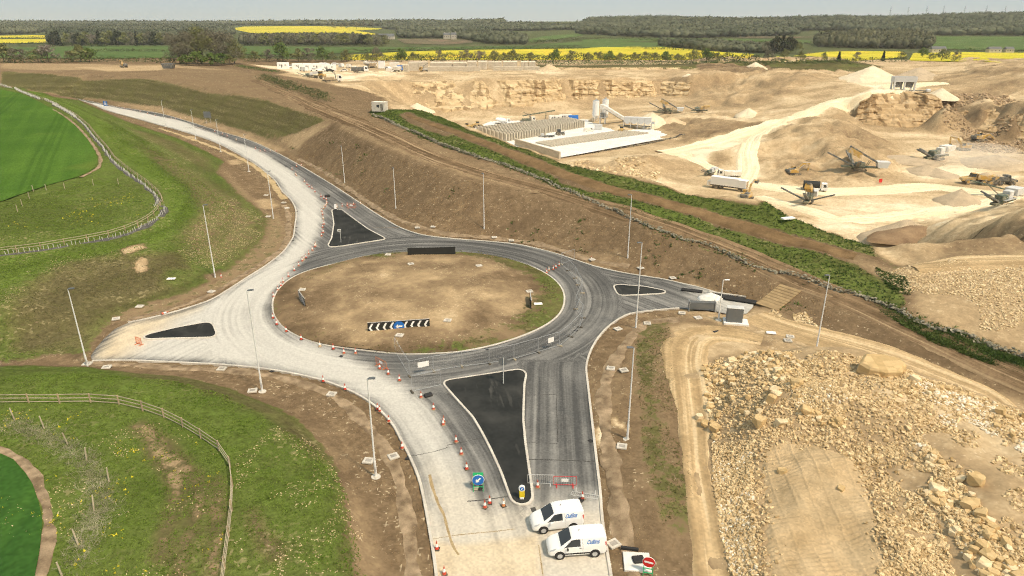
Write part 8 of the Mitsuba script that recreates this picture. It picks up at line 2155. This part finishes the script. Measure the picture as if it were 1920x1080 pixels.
_f = [(r * 8 + i, r * 8 + (i + 1) % 8, r * 8 + 8 + (i + 1) % 8) for r in (0, 1) for i in range(8)] + [(r * 8 + i, r * 8 + 8 + (i + 1) % 8, r * 8 + 8 + i) for r in (0, 1) for i in range(8)] + [(16 + i, 16 + (i + 1) % 8, 24) for i in range(8)]
k.part('', (_v, np.array(_f)), 'boulder_mat')
k.place('boulder', 'great flat tan slab lying on the crest of the rubble mound', 'boulder', on_ground(*([(36.1,59.2)][0]), .95), -.25, None, (1.08, 1.2, 1.1), tilt=([1, 0, 0], 13))
sp = np.vstack([clump(inside(RIM, 2600, 11), 2, 3, .8), clump(inside(CRESTZ, 5000, 12), 3, 4, .7), clump(inside(BAND, 9000, 13), 4, 4, .7), clump(inside(FOOT_, 3400, 14), 5, 3, .65), inside(LEFTS, 4200, 15), clump(inside(ALLM, 12000, 16), 7, 5, .7), RIMS])
scatter('mound_rubble', sp, _g.uniform(.22, .44, len(sp)) ** 1.75, 'rubble_mat', 'broken tan limestone rubble covering the mound', 31, cat='rubble')
sp = np.vstack([clump(inside([(38.1,58.2),(45.5,51.5),(39.2,42.7),(37.3,51.1)], 2300, 17), 8, 3, .5), clump(inside(BAND, 1500, 18), 9, 4, .3), clump(inside(LEFTS, 1400, 19), 9, 3, .6)])
scatter('pale_rubble', sp, _g.uniform(.06, .2, len(sp)), 'pale_stone_mat', 'whitish chips and small stones strewn over the mound', 32, cat='rubble')
sp = np.vstack([clump(inside([(20.8,264.5),(39,261.5),(55.4,250.7),(52.7,242.3),(20.8,138.5),(12.5,144.8)], 1500, 20), 8, 12, .75)])
scatter('quarry_rubble', sp, _g.uniform(.3, .8, len(sp)), 'stone_mat', 'heap of tan blocks in front of the white pad', 33, cat='rubble')
sp = np.vstack([clump(inside([(224,364.1),(248.8,374.3),(260.3,353.3),(214.9,280.3),(197.7,287.6),(203.1,315.4),(203.6,330)], 3600, 21), 8, 14, .6)])
scatter('blasted_rock', sp, _g.uniform(.25, .95, len(sp)), 'brown_stone_mat', 'blasted brown rock covering the broken terraces at right', 34, cat='rubble')
sp = np.vstack([inside([(38.6,86),(40.4,86),(40.7,82.2),(38.4,82.6)], 260, 22), inside([(35.8,87.4),(37.4,87.8),(37.2,85),(35.3,84.8)], 90, 23)])
scatter('white_rubble', sp, _g.uniform(.08, .24, len(sp)), 'stone_mat', 'whitish stones at the foot of the bank beside the ramp', 35, cat='rubble')
sp = np.vstack([clump(inside([(52.9,93.1),(73.3,92.3),(59.2,69.3),(53.8,78.2),(53.3,85)], 5200, 24), 4, 9, .7)])
scatter('gravel_stones', sp, _g.uniform(.06, .22, len(sp)), 'stone_mat', 'small stones strewn over the gravelly ground behind the wall', 36, cat='stones')
CUT = [(-70.3,214.9),(-47.8,192.4),(-31.2,165.9),(-12.3,140.6),(4.1,128.5),(20.6,115.4),(30.5,105.7),(38.4,95.6),(44.1,86.5),(42.1,81.3),(37.7,87),(28.2,98.8),(18.1,106.2),(5.3,117.9),(-10.1,123.6),(-20.9,130.5),(-32.1,148.2),(-42.2,165.8)]
sp = clump(inside(CUT, 9000, 25), 5, 6, .75)
scatter('bank_clods', sp, _g.uniform(.04, .13, len(sp)), 'clod_mat', 'clods and small stones on the brown cutting slope', 37, cat='clods')
VERGE = [(-18.8,65.6),(-14.5,61.7),(-11.1,55.9),(-8.8,50.1),(-7,43.3),(-6.2,38.3),(-9.4,37.9),(-11.3,42.8),(-13.7,48),(-17.5,55.6),(-21.9,60.3),(-27.5,63.7)]
sp = np.vstack([clump(inside(VERGE, 2600, 26), 6, 3, .6), inside([(9.3,69.7),(16.1,81.2),(14,68.9),(11.2,49.5),(14.4,41.4),(7.4,38.3),(7.8,46.4)], 2600, 27)])
scatter('verge_stones', sp, _g.uniform(.02, .05, len(sp)), 'clod_mat', 'small stones on the brown verges beside the road', 38, cat='stones')
SWF = [(-50.8,57.1),(-40.2,57.7),(-31.4,54.4),(-25.7,50.2),(-23.5,46.5),(-21.3,40.2),(-19.9,35.7),(-35.2,35.5)]
SWE = [(-24,49.5),(-22.4,55.5),(-18,53.8),(-14.9,49.1),(-11.7,42.5),(-10.2,37.4),(-18.8,35.7)]
sp = np.vstack([clump(inside(SWE, 2000, 28), 6, 3, .45), clump(inside(SWF, 2600, 29), 8, 4, .3), clump(inside([(-55.9,107.5),(-60.7,140),(-51.9,138.2),(-47.7,124.1),(-47.7,110.9),(-49.1,104.4),(-54,106.1)], 2800, 30), 8, 5, .6), clump(inside([(-71.7,95.8),(-69.9,100.6),(-60.2,104.2),(-67.1,96.1),(-68.3,90.6),(-66,82.3),(-66,80.1),(-68.2,83.8)], 500, 31), 8, 4, .5)])
scatter('field_stones', sp, _g.uniform(.025, .075, len(sp)), 'stone_mat', 'pale limestone flecks lying in the grass', 39, cat='stones')

sp = clump(inside([(-55.9,107.5),(-61.1,135.7),(-61,146.4),(-51.7,135.9),(-47.3,124.3),(-47.3,109.7),(-48.4,103.7),(-52.8,104.3)], 5000, 34), 18, 5, .7)
scatter('slope_stones', sp, _g.uniform(.02, .065, len(sp)), 'stone_mat', 'pale stones littering the slope round the lamp left of the road', 40, cat='stones')
# dry stone wall along the haul road
WALL = smooth_line([(-42.4,213),(-26.8,185.5),(-13.1,163.2),(-0.4,149.6),(4.5,142.6),(10.9,132),(14.9,125.9),(19.3,119.4),(24.1,112.8),(28.5,108.8),(32.3,105.9),(35.9,100.6),(39.5,97.1),(43.3,93.3),(45.6,89.6),(48.3,87.4),(50.9,82.9),(52.9,77.9),(55.7,75.4),(57.3,72.8),(59.3,70.4),(62.7,64.5)], step=.5)
V, F, n = [], [], 0
_wn = meshkit.fbm(np.c_[WALL / 7, WALL[:, 0] * 0], 3, 5)
for i, q in enumerate(WALL):
    ruin = np.clip((_wn[i] - .42) * 5 + .5, .15, 1)
    z0 = float(H(*q))
    for lay in range(3):
        for _ in range(2 if lay < 2 else 1):
            v, f = STONES[int(_g.integers(12))]
            s = _g.uniform(.15, .27)
            o = _g.normal(size=2) * (.16 + .25 * (1 - ruin))
            w = (v * [s * 1.3, s, s * .7]) @ rotm(_g.uniform(0, 6.28), _g.uniform(-.3, .3)).T
            V.append(w + [q[0] + o[0], q[1] + o[1], z0 + .12 + lay * .27 * ruin]), F.append(f + n)
            n += len(v)
scene['field_wall__stones'] = mikit.ply((np.vstack(V), np.vstack(F)), 'wall_stone_mat')
labels['field_wall'] = {'label': 'long tumbledown dry stone field wall between haul road and green bund', 'category': 'stone wall'}
labels['field_wall__stones'] = {'kind': 'stuff'}

# ------------------------------------------------------------------ grass, weeds and scrub
def tufts(name, spots, h, mat, label, seed, blades=5, wide=.35, lean=.5, cat='grass'):
    g = np.random.default_rng(seed)
    n = len(spots)
    z = H(spots[:, 0], spots[:, 1]) + bump_at(spots[:, 0], spots[:, 1]) * (name != 'island_grass')
    hh = h * g.uniform(.5, 1.3, (n, 1, 1))
    a = g.uniform(0, 6.28, (n, blades, 1))
    r = g.uniform(0, .5, (n, blades, 1)) * hh * 1.2
    base = np.concatenate([np.cos(a) * r, np.sin(a) * r, a * 0 - .03], 2)
    tip = base + np.concatenate([g.normal(size=(n, blades, 2)) * lean * hh, hh * g.uniform(.55, 1.1, (n, blades, 1))], 2)
    side = np.concatenate([-np.sin(a + g.uniform(-1, 1, a.shape)), np.cos(a), a * 0], 2) * hh * wide
    v = np.stack([base - side * .5, base + side * .5, tip], 2) + np.c_[spots, z][:, None, None]
    v = v.reshape(-1, 3)
    scene[name] = mikit.ply((v, np.arange(len(v)).reshape(-1, 3)), mat)
    labels[name] = {'label': label, 'category': cat, 'kind': 'stuff'}


SWALL = [(-56.9,64.8),(-47.1,65.6),(-36.2,64.5),(-29.2,61.2),(-22.4,55.5),(-17.6,52.5),(-13.8,46.7),(-10.4,37.3),(-31.3,35.5),(-33.4,40),(-36.5,44.3),(-40.1,47.9),(-45.7,51.3),(-47.4,51.7)]
sp = clump(inside(SWALL, 22000, 41), 3, 2.5, .9)
tufts('meadow_grass', sp, .13, 'grass_blade', 'rough grass of the lower left field and its bank', 51, 4, .6, .6)
NWA = [(-78.1,98.2),(-70.9,102.4),(-63,108.2),(-62.9,117.3),(-67,130.8),(-76.8,146.5),(-101.9,178.4),(-142.9,238.1),(-134.6,239),(-91.3,184.8),(-66.4,148.7),(-57.5,137.3),(-52.1,120.2),(-50.1,103.8),(-50,95.7),(-55.6,87.3),(-54.2,76.8),(-61.2,72.4)]
sp = clump(inside(NWA, 19000, 42), 3, 3.5, .9)
_wc = Polygon([q[:2] for q in [(-65,80.6),(-67.2,85.4),(-68.2,91.6),(-67.5,98),(-63.3,100.7),(-58.7,102.8),(-55.9,107.5),(-50.3,101.3),(-50.4,94.7),(-54,90.8),(-55.2,86.6),(-54.9,81.5),(-52.7,75.3),(-61.2,75.3)]])
_ok = ~shapely.contains_xy(_wc, sp[:, 0], sp[:, 1])
tufts('cutting_grass', sp[~_ok], .13, 'dull_blade', 'dull thin grass of the cutting beside the left arm', 64, 4, .6, .6)  # darker, duller blades inside the cutting outline
sp = sp[_ok]
tufts('meadow_grass_001', sp, .15, 'grass_blade', 'rough grass on the slopes of the upper left field', 52, 4, .6, .6)
sp = clump(inside([(-78.8,99.2),(-71.7,103.8),(-64.6,111.5),(-66,124),(-73,136.4),(-88.3,146.4),(-92.7,144),(-95.9,133.1),(-97,125.5)], 9000, 43), 3, 4, .9)
tufts('meadow_grass_002', sp, .15, 'grass_blade', 'rough grass between the upper left crop and its fence', 53, 4, .6, .6)
DRY = [(-47.4,55.3),(-43.8,54.4),(-39.7,51.8),(-36,49),(-32.8,45.7),(-30.6,42.4),(-29.9,39.5),(-29.4,36.9),(-29.2,35.5),(-30.3,35.5),(-31.4,38.4),(-32.6,42.4),(-34.5,45.7),(-38.3,49.4),(-42.4,52.2),(-46.5,53.9)]
sp = clump(inside(DRY, 1500, 44), 6, 3, .9) + _g.normal(size=(1350, 2)) * .5
tufts('dry_grass', sp, .34, 'dry_blade', 'straggling dry grey grass along the old post line', 54, 7, .07, .9, 'dry grass')
BUND = [(-44,215.2),(-26.8,185.5),(-13.1,163.2),(-0.4,149.6),(10.9,132),(19.3,119.4),(28.5,108.8),(35.9,100.6),(43.3,93.3),(48.3,87.4),(51.1,81.8),(53.2,83),(53.8,87.5),(53.1,91.3),(55.2,98.2),(86.8,171.2),(81.4,188.5),(42.8,115.6),(37.8,120),(30.8,128.7),(19.8,138.9),(7.5,151.6),(-12.2,182.1),(-47.8,302.4)]
sp = inside(BUND, 26000, 45)
gg, _ = cover_at(sp[:, 0], sp[:, 1])
sp = sp[gg + .5 * (meshkit.fbm(np.c_[sp / 5, sp[:, 0] * 0], 3, 12) - .5) > .52]
tufts('bund_scrub', sp, .26, 'scrub_leaf', 'dark green scrub and weeds covering the bund above the quarry', 55, 5, .55, .7, 'scrub')
sp = inside([(48.2,87.2),(51,81.6),(52.7,77.6),(57.1,72.5),(59.7,69.2),(57.7,66.3),(54.6,69.6),(51.2,74.5),(49.9,79.3)], 5000, 46)
tufts('wall_scrub', sp, .26, 'scrub_leaf', 'dark weeds along the foot of the field wall', 56, 5, .55, .7, 'scrub')
sp = np.vstack([WALL + _g.normal(size=WALL.shape) * .55 for _ in range(9)])
sp = clump(sp, 19, 6, .6)
tufts('wall_weeds', sp, .30, 'scrub_leaf', 'weeds growing over and along the field wall', 65, 5, .55, .7, 'weeds')
sp = clump(inside([(53.5,94.5),(55.5,89.6),(54.1,84.6),(52,82.2),(50.2,84.2)], 900, 47), 4, 3, .5)
tufts('wall_scrub_001', sp, .26, 'scrub_leaf', 'bushy weeds on the sandy end of the bund', 57, 6, .6, .7, 'scrub')
sp = clump(inside(CUT, 1500, 48), 13, 4, .12)
tufts('bank_weeds', sp, .35, 'scrub_leaf', 'scattered green weeds on the brown cutting slope', 58, 6, .6, .7, 'weeds')
sp = clump(inside([(-254.6,373.9),(-180.7,334.1),(-117,271.4),(-75.3,219.7),(-59.7,215.5),(-61.7,223.7),(-92.6,264.7),(-131.1,309.9),(-181.5,356.5),(-233.3,392.1),(-280.7,416.4)], 14000, 49), 13, 8, .75)
tufts('slope_grass', sp, .16, 'olive_blade', 'thin olive grass on the long cutting slope at upper left', 59, 4, .6, .6)
th = np.linspace(0, 2 * np.pi, 400)
sp = np.vstack([np.array([-13.9, 94.8]) + np.c_[np.cos(t), np.sin(t)] * r for t, r in [(th + _g.uniform(0, .02, 400), _g.uniform(15.5, 20.4, (400, 1))) for _ in range(14)]])
sp = clump(sp, 14, 3, .5)
sp = sp[np.cos(np.arctan2(sp[:, 1] - 94.8, sp[:, 0] + 13.9) - .5) > _g.uniform(-1.6, .9, len(sp))]
tufts('island_grass', sp, .12, 'olive_blade', 'sparse grass round the rim of the roundabout', 60, 4, .7, .6)
scene['island_grass']['to_world'] = T().translate([0, 0, .35])
sp = clump(inside([(15.6,77.9),(21.1,82.9),(19.1,71.8),(17.6,58.3),(15,45.6),(12,43.9),(12.3,53.8)], 3600, 50), 15, 6, .9)
tufts('verge_weeds', sp, .13, 'olive_blade', 'thin weeds on the bank between gravel path and sandy strip', 61, 4, .6, .6, 'weeds')
sp = clump(inside(SWF, 900, 52), 16, 2, .25)
tufts('yellow_flowers', sp, .16, 'flower_mat', 'little clumps of yellow flowers in the lower left field', 62, 3, .9, .4, 'flowers')
sp = clump(inside([(-88,112.5),(-66.5,115.3),(-69.4,129.1),(-72.7,138),(-89.2,129.1)], 500, 53), 16, 4, .3)
tufts('yellow_flowers_001', sp, .18, 'flower_mat', 'yellow flowers inside the upper left fence', 63, 3, .9, .4, 'flowers')


# ------------------------------------------------------------------ the hazy air
scene['haze_air'] = {'type': 'homogeneous', 'albedo': {'type': 'rgb', 'value': [.94, .96, .98]}, 'sigma_t': 0.75e-4}
scene['haze'] = {'type': 'cube', 'to_world': T().translate([0, 3750, 40]).scale([6200, 5400, 90]), 'bsdf': {'type': 'null'}, 'interior': {'type': 'ref', 'id': 'haze_air'}}
labels['haze'] = {'label': 'thin spring haze in the air over the whole valley', 'category': 'haze', 'kind': 'stuff'}
scene['camera']['medium'] = {'type': 'ref', 'id': 'haze_air'}

# dust thrown up by the crusher
_b = trimesh.creation.icosphere(3)
_v = np.array(_b.vertices)
_v = _v * (1 + .5 * (meshkit.fbm(_v * 1.6 + 3, 3, 4)[:, None] - .5)) * [16, 9, 5.5]
_v[:, 2] = np.maximum(_v[:, 2], -3.2)
_q = [(179.27,261.15,-14)][0]
scene['dust_air'] = {'type': 'homogeneous', 'albedo': {'type': 'rgb', 'value': [.97, .95, .91]}, 'sigma_t': .035}
scene['dust_cloud'] = mikit.ply((_v + [_q[0], _q[1], float(H(_q[0], _q[1])) + 3.6], _b.faces), None, interior={'type': 'ref', 'id': 'dust_air'}, exterior={'type': 'ref', 'id': 'haze_air'})
scene['dust_cloud']['bsdf'] = {'type': 'null'}
labels['dust_cloud'] = {'label': 'pale cloud of stone dust drifting from the crusher', 'category': 'dust', 'kind': 'stuff'}
